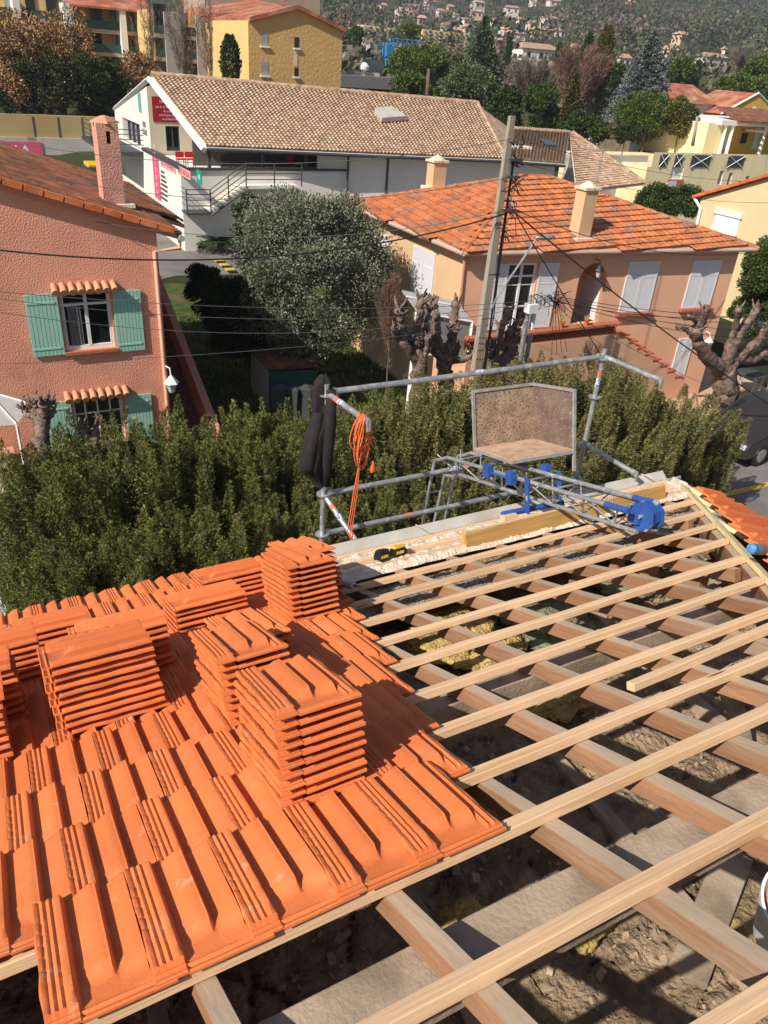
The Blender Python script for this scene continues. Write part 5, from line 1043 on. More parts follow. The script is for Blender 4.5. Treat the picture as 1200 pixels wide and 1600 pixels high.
# ---- pixel guided trees standing at their own distance
def trunk(mb, base, top, r, seed=0, kink=.15):
    b, t = Vector(base), Vector(top); n_ = 8; mb.tube([b + (t - b) * i / n_ + Vector((nv((i, 0, seed), .6), nv((i, 5, seed), .6), 0)) * kink * (t - b).length * .2 * math.sin(math.pi * i / n_) for i in range(n_ + 1)], [r * (1 - .6 * i / n_) for i in range(n_ + 1)], 8)
def tree(name, label, cat, x, y, w_, h_, Y, mt, kind='round', group=None, seed=0, dens=1.0, base=None, mt2=None, f2=.0, zb=None, leaf=1.0, tr=None):
    c = at_y(x, y, Y); dist = c.length; rx = w_ / 2 * dist / F * .95; rz = h_ / 2 * dist / F * 1.06; ry = rx * (.8 if kind != 'umbrella' else 1); rs = np.random.RandomState(seed + 17)
    gz = zb if zb is not None else min(c.z - rz * .9, terr(c.x, c.y)); base = Vector((c.x, c.y, gz)); o = empty(name, label, cat, base, group)
    ar = w_ * h_ * .41; N_ = int(min(80000, max(500, ar * 7.5 * dens))); L0 = max(.05, 2.0 * dist / 769) * leaf; c0 = np.array(c); E = np.array([rx, ry, rz]) * (.84 if kind in ('round', 'umbrella', 'brown') else 1); mb = MB(); bare = kind == 'bare'
    tr = tr or (max(.06, rx * .07) if kind != 'bare' else max(.04, rx * .03)); hgt = max(.5, c.z - gz)
    if kind in ('round', 'umbrella', 'brown'):
        nc = max(14, int(26 + ar / 260)); d = sph(rs, nc); d[:, 2] = np.abs(d[:, 2]) * (1 if kind == 'umbrella' else np.sign(rs.uniform(-.35, 1, nc))); cc = d * (rs.uniform(.45, .92, nc) ** .6)[:, None] * E; cr = rs.uniform(*((.2, .36) if name != 'olive_tree' else (.14, .27)), nc) * min(rx, rz * 1.5)
        if kind == 'umbrella': cc[:, 2] = cc[:, 2] * 1.1 - rz * .35
        k = rs.randint(0, nc, N_); d2 = sph(rs, N_); P = cc[k] + d2 * (cr[k] * rs.uniform(.55, 1.08, N_))[:, None] * np.array([1, 1, .75]); D = d2 + rs.normal(0, .5, (N_, 3)) + np.array([0, 0, .3]); ln = L0; wd = L0 * .28
        for q in range(min(nc, 9) if Y > 40 else 0): mb.tube([c + Vector((0, 0, -rz * .7)), c + Vector(cc[q] * .5), c + Vector(cc[q] * .95)], [tr * .5, tr * .3, tr * .12], 6)
    elif kind == 'conifer':
        t = rs.uniform(0, 1, N_) ** .75; t = 1 - t; lay = 9 + int(h_ / 14); tt = (np.floor(t * lay) + rs.beta(2, 2, N_)) / lay; a = rs.uniform(0, 2 * np.pi, N_); lob = 1 + .22 * np.sin(a * 5 + np.floor(t * lay) * 2.1) + rs.normal(0, .05, N_)
        rad = (1 - tt) ** .85 * (rs.uniform(0, 1, N_) ** .45) * lob; P = np.stack([np.cos(a) * rad * rx, np.sin(a) * rad * ry, (2 * tt - 1) * rz - rad * rz * .12], 1); D = np.stack([np.cos(a), np.sin(a), rs.normal(-.15, .35, N_)], 1) + rs.normal(0, .3, (N_, 3)); ln = L0; wd = L0 * .26
        mb.tube([base, (c.x, c.y, c.z + rz * .95)], [tr, .02], 8)
    elif kind == 'cypress':
        tt = rs.uniform(0, 1, N_); a = rs.uniform(0, 2 * np.pi, N_); pr = np.sin(np.pi * np.clip(tt * .88 + .08, 0, 1)) ** .6; rad = pr * rs.uniform(.7, 1.05, N_) * (1 + .15 * np.sin(a * 4 + tt * 20)); P = np.stack([np.cos(a) * rad * rx, np.sin(a) * rad * rx, (2 * tt - 1) * rz], 1); D = np.stack([np.cos(a) * .4, np.sin(a) * .4, np.full(N_, 1.)], 1) + rs.normal(0, .25, (N_, 3)); ln = L0; wd = L0 * .26
        mb.tube([base, (c.x, c.y, c.z + rz * .8)], [tr, .02], 8)
    else:
        nb = max(10, int(w_ / 5)); N_ = int(N_ * .45); d = sph(rs, nb); d[:, 2] = np.abs(d[:, 2]) + .35; ends = d / np.linalg.norm(d, axis=1, keepdims=True) * E * rs.uniform(.7, 1, nb)[:, None]; root = np.array([0, 0, -rz * .95]); k = rs.randint(0, nb, N_); t = rs.uniform(.25, 1, N_); P = root + (ends[k] - root) * t[:, None] + rs.normal(0, .045, (N_, 3)) * E
        D = (ends[k] - root) / np.linalg.norm(ends[k] - root, axis=1, keepdims=True) + rs.normal(0, .38, (N_, 3)); ln = L0 * 2.6 * rs.uniform(.5, 1.3, N_); wd = L0 * .075
        for q in range(nb): e = Vector(ends[q]); m_ = Vector(root) + (e - Vector(root)) * .5 + Vector((rs.normal(0, .06) * rx, 0, 0)); mb.tube([c + Vector(root), c + m_, c + e], [tr * .45, tr * .25, tr * .06], 5)
    mi = (rs.uniform(0, 1, len(P)) < f2).astype(int) if mt2 else None
    if kind == 'brown' and mt2: mi = ((P[:, 2] / rz + .35 * np.sin(P[:, 0] * 2.1) * np.cos(P[:, 0] * .7)) < (f2 * 2 - 1)).astype(int)
    me = leaf_mesh('crown', P + c0 - np.array(base), D, ln * (rs.uniform(.6, 1.4, len(P)) if np.isscalar(ln) else 1), wd, [mt, mt2] if mt2 else [mt], mi)
    cr_ = bpy.data.objects.new('crown', me); COL.objects.link(cr_); cr_.parent = o
    trunk(mb, base, c + Vector((0, 0, -rz * (.3 if kind != 'bare' else .9))), tr, seed); mb.build('trunk', M_bark, o, smooth=True, sharp=60)
    return o
# near garden
tree('olive_tree', 'big silvery olive tree between the pink house and the peach house', 'tree', 488, 438, 290, 290, 21.0, G_oli, 'round', None, 4, 1.2, zb=GZ, leaf=1.35, tr=.16)
tree('olive_tree', 'slim pale olive tree against the stair of the white hall', 'tree', 392, 345, 66, 90, 33, G_oli, 'round', None, 8, 1.2, zb=GZ, tr=.09, leaf=1.4)
tree('shrub', 'dark ragged shrub beside the pink house corner', 'shrub', 320, 452, 62, 92, 25, G_dk, 'round', None, 11, 1.0, zb=GZ)
tree('laurel_bush', 'large dark laurel bush in the shade left of the olive', 'shrub', 385, 500, 150, 150, 22.5, G_dk, 'round', None, 13, 1.0, zb=GZ)
tree('tree', 'dense dark green tree right of the peach house corner', 'tree', 1195, 455, 100, 170, 21, G_mid, 'round', None, 15, 1.1, zb=GZ)
tree('evergreen_hedge', 'dark oleander mass behind the right end of the peach house roof', 'hedge', 1046, 322, 128, 54, 32, G_dk, 'round', None, 17, 1.3, mt2=G_mid, f2=.5)
tree('twiggy_shrub', 'leafless reddish shrub against the cream side of the peach house', 'shrub', 612, 490, 70, 120, 18.6, G_twg, 'bare', None, 19, 1.2, zb=GZ, leaf=.8, tr=.04)
tree('twiggy_shrub', 'small leafless shrub at the foot of the terrace wall', 'shrub', 925, 560, 60, 46, 15.6, G_twg, 'bare', None, 20, .7, zb=GZ, leaf=.7, tr=.02)
# background trees
BG = [('tree', 'rust brown leaved tree at the far left above the tan wall', 25, 98, 130, 120, 66, G_brn, 'brown', G_dk, .25), ('tree', 'rust brown leaved tree second from the left above the tan wall', 92, 92, 120, 120, 68, G_brn, 'brown', G_dk, .28), ('tree', 'dark green tree low above the tan wall', 75, 140, 110, 76, 64, G_dk, 'round', G_brn, .12),
      ('tree', 'dark green tree right of centre above the tan wall', 150, 140, 96, 84, 64.5, G_dk, 'round', G_mid, .3), ('tree', 'rust leaved tree behind the gable of the white hall', 212, 122, 70, 64, 66, G_brn, 'brown', G_dk, .28), ('tree', 'rust and green shrubbery at the left frame edge', 10, 150, 90, 66, 63.5, G_brn, 'brown', G_dk, .5),
      ('bare_tree', 'tall bare tree left of the grey apartment block', 232, 62, 60, 130, 69, G_twb, 'bare', None, 0), ('bare_tree', 'bare tree before the grey apartment balconies', 288, 62, 62, 120, 69, G_twb, 'bare', None, 0), ('bare_tree', 'bare tree beside the dark cypress', 328, 62, 50, 120, 69, G_twb, 'bare', None, 0),
      ('cypress_tree', 'dark cypress against the yellow building', 360, 100, 26, 60, 57.5, G_dk, 'cypress', None, 0), ('umbrella_pine', 'bright green umbrella pine right of the blue crane', 655, 98, 92, 56, 88, G_brt, 'umbrella', G_mid, .3), ('bush', 'bright green rounded tree above the hall ridge', 640, 138, 66, 36, 72, G_brt, 'round', G_mid, .4),
      ('conifer_tree', 'dark conifer beside the umbrella pine', 672, 140, 34, 44, 74, G_dk, 'conifer', None, 0), ('bush', 'low green bushes behind the hall ridge', 705, 148, 60, 26, 70, G_mid, 'round', G_brt, .4), ('cedar_tree', 'large grey green cedar with drooping layers', 752, 92, 76, 92, 86, G_mid, 'conifer', G_spr, .3),
      ('tree', 'grey green oak behind the hall roof end', 735, 145, 96, 66, 68, G_mid, 'round', G_oli, .4), ('tree', 'dark tree above the hip end of the hall roof', 790, 170, 54, 60, 62, G_dk, 'round', G_mid, .4), ('bare_tree', 'wide bare reddish tree behind the rusty conifer', 905, 128, 130, 84, 74, G_twg, 'bare', None, 0),
      ('bare_tree', 'grey bare tree left of the reddish one', 830, 130, 110, 66, 78, G_twb, 'bare', None, 0), ('rusty_conifer', 'ragged rusty brown conifer in front of the bare tree', 893, 165, 44, 72, 62, G_rus, 'conifer', G_dk, .3), ('tree', 'deep green laurel left of the rusty conifer', 845, 172, 66, 62, 60, G_mid, 'round', G_dk, .3),
      ('tree', 'green shrubbery at the foot of the rusty conifer', 915, 202, 84, 38, 57, G_mid, 'round', G_dk, .4), ('cypress_tree', 'tall olive cypress left of the blue spruce', 941, 98, 24, 76, 76, G_rus, 'cypress', G_dk, .5), ('conifer_tree', 'dark pointed fir left of the olive cypress', 917, 86, 34, 50, 98, G_dk, 'conifer', None, 0),
      ('blue_spruce', 'big blue grey spruce in the right background', 1008, 130, 112, 112, 68, G_spr, 'conifer', None, 0), ('holm_oak', 'rounded deep green oak below the blue spruce', 1012, 188, 104, 66, 62, G_mid, 'round', G_brt, .3), ('shrub', 'small dark shrub left of the red roofed shed', 978, 212, 40, 24, 56, G_dk, 'round', None, 0),
      ('tree', 'yellow olive tree beside the grey house', 1066, 182, 52, 56, 60, G_ylo, 'round', G_mid, .4), ('umbrella_pine', 'broad green pine behind the yellow villa', 1160, 138, 96, 48, 84, G_brt, 'umbrella', G_mid, .4), ('umbrella_pine', 'green pine cut by the right edge high above the villa', 1195, 104, 50, 40, 98, G_brt, 'umbrella', G_mid, .4),
      ('cypress_tree', 'thin cypress at the left of the hillside villas', 794, 84, 8, 34, 140, G_dk, 'cypress', None, 0), ('cypress_tree', 'thin cypress right of the pale hillside villa', 871, 98, 10, 40, 125, G_dk, 'cypress', None, 0), ('cypress_tree', 'short cypress before the white hillside house', 1087, 118, 10, 26, 110, G_dk, 'cypress', None, 0),
      ('tree', 'grey green tree left of the blue crane', 556, 55, 24, 24, 150, G_mid, 'round', None, 0), ('tree', 'green tree before the yellow hillside flats', 642, 52, 30, 22, 150, G_brt, 'round', None, 0), ('tree', 'green garden trees between cedar and crane pine', 712, 112, 40, 40, 95, G_mid, 'round', G_twb, .4),
      ('tree', 'dark green tree behind the blue spruce', 960, 118, 40, 40, 96, G_mid, 'round', None, 0), ('tree', 'green tree right of the blue spruce', 1065, 118, 46, 40, 100, G_mid, 'round', G_brt, .3), ('tree', 'brown grey wood right of the white hillside house', 1160, 100, 60, 36, 115, G_twb, 'bare', None, 0)]
for i, (nm, lb, x, y, w_, h_, Y, m1, kd, m2, f2) in enumerate(BG):
    if i % 1 == 0: tree(nm, lb, 'shrub' if nm in ('bush', 'shrub') else 'tree', x, y, w_, h_, Y * (1 if x < 300 else 1 - .00018 * (x - 300)), m1, kd, None, 40 + i, .32 if kd == 'brown' else .22 if kd == 'bare' and x < 340 else 1.0, None, m2, f2)
# cycad in front of the hall
cy = empty('cycad', 'dark spiky cycad palm at the foot of the white hall', 'palm', at_z(346, 394, GZ)); b = at_z(346, 394, GZ); P = []; D = []; rs = np.random.RandomState(2)
for k in range(34):
    a = rs.uniform(0, 2 * np.pi); el = rs.uniform(.1, 1.1)
    for t in np.linspace(.1, 1, 16):
        q = np.array([math.cos(a) * t * 1.15, math.sin(a) * t * 1.15, .45 + math.sin(el) * t * 1.1 - .55 * t * t]); P += [q, q]; s = np.array([-math.sin(a), math.cos(a), .1]); o_ = np.array([math.cos(a), math.sin(a), 0]); D += [s + o_ * .6, -s + o_ * .6]
c = bpy.data.objects.new('fronds', leaf_mesh('fronds', np.array(P), np.array(D), .28, .035, G_dk)); COL.objects.link(c); c.parent = cy
adopt(MB().lathe([(.2, 0), (.24, .3), (.15, .5)], b, 10).build('stem', M_bark), cy)
# ---- pollarded trees drawn as knobbly limbs
def pollard(label, Y, limbs, name='pollarded_tree', knob=1.3, m=None, twigs=0, seed=0, cat='tree'):
    """limbs: pixel polylines with radii in metres; the first is the trunk"""
    r_ = random.Random(seed); b = at_y(*limbs[0][0][0], Y); o = empty(name, label, cat, (b.x, Y, GZ)); 
    for li, (pts, r0, r1) in enumerate(limbs):
        r0, r1 = r0 * 1.2, r1 * 1.25
        mb = MB(); W = []; n0 = len(pts) - 1; off = (r_.uniform(-.35, .35) if li else 0)
        raw = [at_y(x, y, Y) for x, y in pts]; raw = [Vector((p.x, Y + off * i / max(1, n0), p.z)) for i, p in enumerate(raw)]
        if li == 0: raw = [Vector((raw[0].x, Y, GZ))] + raw; n0 += 1
        for i in range(n0):
            for t in range(7): q = t / 7; W.append(raw[i] + (raw[i + 1] - raw[i]) * q)
        W.append(raw[-1]); n_ = len(W); W = [p + Vector((nv((i * .7, li, seed), 1), nv((i * .7, li + 9, seed), 1), nv((i * .7, li + 5, seed), 1))) * r0 * .45 for i, p in enumerate(W)]
        R = [(r0 + (r1 - r0) * i / n_) * (1 + .22 * nv((i * .9, li * 3, seed), 1)) for i in range(n_)]
        if li: R[-3] *= 1.25; R[-2] *= 1.35; R[-1] *= .9
        mb.tube(W, R, 12)
        if li:
            for k in range(int(9 * knob)):
                d = Vector((r_.uniform(-1, 1), r_.uniform(-1, 1), r_.uniform(-.1, 1.2))).normalized(); e = W[-2] if k % 3 else W[r_.randrange(n_ // 2, n_)]; l = r1 * r_.uniform(1.4, 3.4); mb.tube([e, e + d * l * .6, e + d * l + Vector((0, 0, l * .3))], [r1 * .55, r1 * .42, r1 * .22], 6)
        ob = mb.build('trunk' if li == 0 else 'limb', m or M_barkl, o, smooth=True, sharp=70)
        me = ob.data
        for v in me.vertices: v.co += Vector((nv(v.co, 7, seed), nv(v.co, 7, seed + 3), nv(v.co, 7, seed + 6))) * r1 * .35
    return o
pollard('knobbly pollarded tree, left of the three before the peach house', 15.2, [([(655, 600), (655, 555)], .17, .15), ([(655, 570), (628, 535), (622, 500), (615, 478)], .10, .07), ([(655, 560), (648, 525), (656, 490), (655, 466)], .11, .06), ([(656, 560), (672, 530), (671, 505), (681, 482)], .10, .06), ([(645, 545), (636, 522)], .06, .04), ([(655, 565), (664, 545), (662, 520)], .08, .05), ([(628, 535), (612, 520), (606, 505)], .07, .04)], seed=1)
pollard('knobbly pollarded tree in the middle of the three', 15.6, [([(697, 600), (693, 556)], .18, .15), ([(693, 560), (686, 530), (689, 500), (686, 478)], .11, .065), ([(695, 560), (708, 530), (713, 500), (718, 474)], .11, .06), ([(700, 570), (716, 555), (724, 543)], .07, .045), ([(690, 560), (668, 540), (660, 530)], .08, .04), ([(705, 535), (702, 515), (706, 510)], .06, .05), ([(693, 560), (676, 548), (672, 530)], .08, .05), ([(700, 565), (728, 560), (738, 548)], .08, .045)], seed=2)
pollard('gnarled pollarded tree right of the utility pole', 15.0, [([(765, 600), (766, 560)], .16, .14), ([(768, 570), (776, 530), (780, 505), (790, 484)], .11, .06), ([(775, 580), (795, 545), (793, 520), (812, 496)], .12, .06), ([(785, 570), (810, 548), (818, 530)], .09, .05), ([(765, 560), (758, 545), (762, 530)], .07, .05), ([(775, 565), (800, 560), (822, 560)], .09, .05), ([(780, 545), (800, 530), (804, 512)], .08, .05)], seed=3)
pollard('massive gnarled pollarded tree at the right before the dark tree', 15.4, [([(1135, 625), (1132, 575)], .36, .28), ([(1130, 580), (1102, 556), (1084, 530), (1078, 510)], .20, .10), ([(1082, 530), (1096, 505), (1097, 476)], .11, .07), ([(1082, 522), (1068, 512), (1061, 512)], .07, .045), ([(1100, 545), (1082, 500), (1066, 490)], .06, .04), ([(1135, 575), (1140, 540), (1160, 505), (1178, 480)], .19, .08), ([(1140, 570), (1165, 545), (1185, 530), (1192, 512)], .19, .09), ([(1140, 560), (1175, 562), (1208, 545)], .17, .1), ([(1138, 545), (1146, 500), (1143, 478)], .09, .06), ([(1185, 530), (1210, 520)], .1, .06)], seed=4, knob=.8)
pollard('dark knobbly pollard stump at the left corner of the pink house', 15.5, [([(64, 690), (66, 655)], .14, .13), ([(66, 660), (56, 640), (50, 632)], .1, .06), ([(66, 655), (68, 632), (66, 622)], .1, .06), ([(67, 658), (80, 645), (84, 635)], .09, .05), ([(64, 655), (45, 652), (40, 648)], .07, .04)], seed=5, knob=2.2)
pollard('pale knobbly pollard before the lower window of the pink house', 15.6, [([(150, 720), (150, 695)], .13, .12), ([(150, 695), (135, 680), (128, 672)], .09, .06), ([(150, 695), (150, 670), (158, 655)], .07, .03), ([(150, 697), (170, 682), (180, 678)], .09, .05), ([(150, 700), (115, 692), (108, 688)], .08, .05), ([(152, 695), (165, 688), (190, 688)], .07, .05)], seed=6, knob=1.8)
# ================================================================ POLES, WIRES
up = at_y(737, 600, 14.5); ut = at_y(800, 181, 14.5); pole = empty('utility_pole', 'tall weathered concrete utility pole standing before the peach house', 'pole', (up.x + .05, 14.5, GZ))
M_conc = mat('weathered_pole_concrete', (.36, .31, .25), .9, .15, 3, .5, 30, col2=(.27, .23, .19), mix=(.5, .7), ms=1.2, stretch=(3, 3, .6), col3=(.50, .32, .15), ms3=.5, mix3=(.52, .7)); mb = MB(); pb = Vector((up.x + .05, 14.5, GZ)); pt = Vector((ut.x, 14.5, ut.z))
a0, a1 = .135, .06; mb.add([pb + Vector((x * a0, y * a0 * .8, 0)) for x, y in ((-1, -1), (1, -1), (1, 1), (-1, 1))] + [pt + Vector((x * a1, y * a1 * .8, 0)) for x, y in ((-1, -1), (1, -1), (1, 1), (-1, 1))], [(3, 2, 1, 0), (4, 5, 6, 7), (0, 1, 5, 4), (1, 2, 6, 5), (2, 3, 7, 6), (3, 0, 4, 7)])
mb.build('post', M_conc, pole); PD = pt - pb
def onp(t, dx=0, dy=0): return pb + PD * t + Vector((dx, dy, 0))
mb = MB(); r_ = random.Random(9)
for k in range(5): mb.tube([onp(t / 10, .19 - .011 * t + .035 * r_.random() + k * .012, -.10 + .03 * r_.random()) for t in range(2, 10)], .014, 5)
for t in (.5, .62, .74, .83): mb.tube([onp(t, -.2 + .1 * t, -.15), onp(t, .26 - .1 * t, -.16)], .012, 5)
for k in range(26): t = r_.uniform(.70, .97); p = onp(t, .14 + r_.uniform(-.06, .12), -.12); mb.tube([p, p + Vector((r_.uniform(-.2, .25), -.05, r_.uniform(-.2, .15))), p + Vector((r_.uniform(-.15, .3), -.02, r_.uniform(-.4, .1)))], .011, 4)
mb.build('cables', M_black, pole)
for t in (.78, .86, .90): MB().box2(tuple(onp(t, -.02, -.2)), tuple(onp(t, .30, -.12) + Vector((0, 0, .05)))).build('crossarm', M_dg, pole)
for t in (.775, .855, .895, .93): MB().lathe([(.03, 0), (.045, .03), (.03, .06), (.045, .09), (.02, .12)], tuple(onp(t, .22, -.16)), 8).build('insulator', M_dg, pole)
lp = at_y(858, 372, 14.2); MB().tube([onp(.52, .1, -.1), onp(.56, .2, -.15), lp + Vector((-.35, 0, .0))], .025, 6).build('lamp_arm', M_galv, pole); mb = MB()
mb.lathe([(.02, -.3), (.08, -.26), (.12, 0), (.09, .22), (.02, .26)], (0, 0, 0), 12, Matrix.Translation(lp + Vector((-.12, 0, .03))) @ Matrix.Rotation(math.pi / 2, 4, 'Y') @ Matrix.Diagonal((.45, 1, 1, 1))); mb.build('lamp_head', M_galv, pole, smooth=True)
b0 = at_y(808, 602, 14.0); t0 = at_y(829, 462, 14.0); jp = empty('junction_post', 'steel pipes carrying a white cable cabinet before the glazed door', 'post', (b0.x, 14.0, GZ)); mb = MB()
mb.tube([(b0.x, 14, GZ), (at_y(822, 500, 14)).to_tuple()], .055, 10); mb.tube([(b0.x + .25, 14.1, GZ), at_y(829, 522, 14.1).to_tuple()], .055, 10); mb.tube([(b0.x + .1, 14.0, GZ), t0.to_tuple()], .045, 10); mb.build('pipes', M_galv, jp, smooth=True, sharp=50)
q0_, q1_ = at_y(822, 489, 13.9), at_y(838, 474, 13.9); MB().box2((q0_.x, 13.8, q0_.z), (q1_.x, 14.0, q1_.z)).build('cabinet', M_white, jp); q0_, q1_ = at_y(829, 515, 14.0), at_y(836, 490, 14.0); MB().box2((q0_.x, 13.95, q0_.z), (q1_.x, 14.1, q1_.z)).build('cabinet', M_white, jp)
mb = MB(); r_ = random.Random(4); jc = at_y(834, 470, 13.9)
for k in range(46): p = jc + Vector((r_.uniform(-.15, .75), r_.uniform(-.05, .05), r_.uniform(-.12, .16))); mb.tube([p, p + Vector((r_.uniform(0, .25), 0, r_.uniform(-.15, .1))), p + Vector((r_.uniform(.1, .4), 0, r_.uniform(-.35, .1)))], .008, 4)
for k in range(4): e = at_y(862 + k * 8, 556 - k * 2, 15.8); mb.tube([jc + Vector((.6 + k * .04, 0, -.05)), e], .008, 4)
mb.build('cable_tangle', M_black, jp)
M_wire = mat('black_wire', (.02, .02, .02), .6, .1, 5); M_wireg = mat('grey_wire', (.10, .10, .10), .6, .1, 5)
def wire(label, A_, B_, sag=.3, r=.010, m=None):
    A_, B_ = Vector(A_), Vector(B_); mb = MB(); n_ = 24; mb.tube([A_ + (B_ - A_) * i / n_ - Vector((0, 0, sag * 4 * (i / n_) * (1 - i / n_))) for i in range(n_ + 1)], r, 6); tag(mb.build('overhead_wire', m or M_wire, smooth=True), label, 'wire', 'overhead wires')
WT = onp(.80, .15, -.15)
wire('thick black wire sagging from the concrete pole across to the left', onp(.775, .1, -.15), at_y(-60, 384, 15.5), .55, .016)
for k, (t, x, y, Y, lb) in enumerate([(.95, -40, 212, 19, 'uppermost thin wire from the pole top to the left'), (.86, -40, 252, 19, 'second thin wire to the left, crossing the pink chimney'), (.78, -40, 303, 19, 'third thin wire to the left, crossing the pink roof')]): wire(lb, onp(t, 0, -.1), at_y(x, y, Y), .5 + .1 * k, .007, M_wireg)
for k, (x, y, lb) in enumerate([(-40, 452, 'wire crossing the top of the pink house upper window'), (-40, 462, 'wire just under it at the same window'), (-40, 482, 'wire crossing the middle of the pink house upper window')]): wire(lb, jc + Vector((0, 0, -.05 * k)), at_y(x, y, 15), .25 + .15 * k, .006, M_wireg)
wire('lowest wire to the left, passing above the shed', jc + Vector((0, 0, -.4)), at_y(-40, 570, 15), .2, .005, M_wireg)
wire('thick black cable falling right across the peach house front', onp(.79, .15, -.15), at_y(1230, 650, 12), .15, .018)
wire('cable dropping steeply from the pole past the arch', onp(.80, .15, -.15), at_y(962, 590, 13), .05, .014)
for k, (x, y) in enumerate([(1230, 498), (1230, 508), (1230, 518), (1230, 531), (1235, 486)]): wire('%s cable of the bundle fanning right before the shutters' % ordn(k), jc + Vector((.7, 0, .05 - .03 * k)), at_y(x, y, 13.5), .12 + .04 * k, .008)
wire('wire running right from the pole over the peach roof', onp(.79, .15, -.15), at_y(1230, 384, 17), .6, .009)
wire('high wire passing right before the yellow villa', onp(.90, .15, -.15), at_y(1230, 315, 20), .3, .006, M_wireg); wire('higher wire passing right before the yellow villa', onp(.95, .15, -.15), at_y(1230, 282, 20), .3, .006, M_wireg)
wire('two strand wire falling beside the terrace steps', jc + Vector((.7, 0, -.1)), at_y(1100, 600, 15.5), .1, .006); wire('thin wire grazing the terrace coping', jc + Vector((.7, 0, -.15)), at_y(1030, 605, 15.5), .1, .006)
pw = empty('wooden_pole', 'old wooden telegraph pole above the hall ridge', 'pole', at_y(668, 150, 62)); adopt(MB().tube([at_y(666, 170, 62), at_y(670, 107, 62)], [.2, .13], 8).build('post', M_bark, smooth=True), pw)
pw2 = empty('wooden_pole', 'short wooden pole beside the yellow villa terrace', 'pole', at_y(1083, 225, 44)); adopt(MB().tube([at_y(1082, 228, 44), at_y(1090, 182, 44)], [.12, .09], 8).build('post', M_conc, smooth=True), pw2)
# ================================================================ SHED, CARS
M_shg = mat('dark_green_metal', (.02, .085, .065), .6, .15, 3, spec=.3); M_rust = mat('rusty_sheet', (.22, .09, .06), .85, .25, 3, .2, 20, col2=(.33, .17, .09), mix=(.5, .65), ms=2)
sc_ = [at_z(x, y, z) for x, y, z in ((418, 578, -7.9), (500, 574, -7.85), (470, 545, -7.75), (388, 541, -7.8))]; shd = empty('garden_shed', 'dark green metal shed with a rusty corrugated roof beyond the hedge', 'shed', (sc_[0].x, sc_[0].y, GZ))
cc = sum(sc_, Vector()) / 4; ic = [cc + (p - cc) * .94 for p in sc_]
for i, (a, b) in enumerate(((ic[3], ic[0]), (ic[0], ic[1]), (ic[1], ic[2]), (ic[2], ic[3]))): Face(a, b, GZ, min(a.z, b.z) - .05, shd).wall(M_shg if i else mat('pale_grey_shed_door', (.42, .40, .38), .6, .05, 3), [], name='wall' if i else 'door_side')
mb = MB(); mb.grid(40, 1, lambda u, v: tuple((sc_[3] + (sc_[2] - sc_[3]) * u) * (1 - v) + (sc_[0] + (sc_[1] - sc_[0]) * u) * v + Vector((0, 0, .03 * math.sin(u * 90))))); mb.build('roof', M_rust, shd)
for i, x in enumerate((438, 458, 478)): p = at_z(x, 655, GZ); bn = empty('wheelie_bin', 'dark wheelie bin before the green shed, %s' % ['left one', 'middle one', 'right one'][i], 'bin', p, 'bins before the shed'); MB().lathe([(.22, 0), (.3, .95), (.32, .95), (.32, 1.0), (.05, 1.08)], (p.x, p.y, GZ), 4).build('body', M_dg, bn)
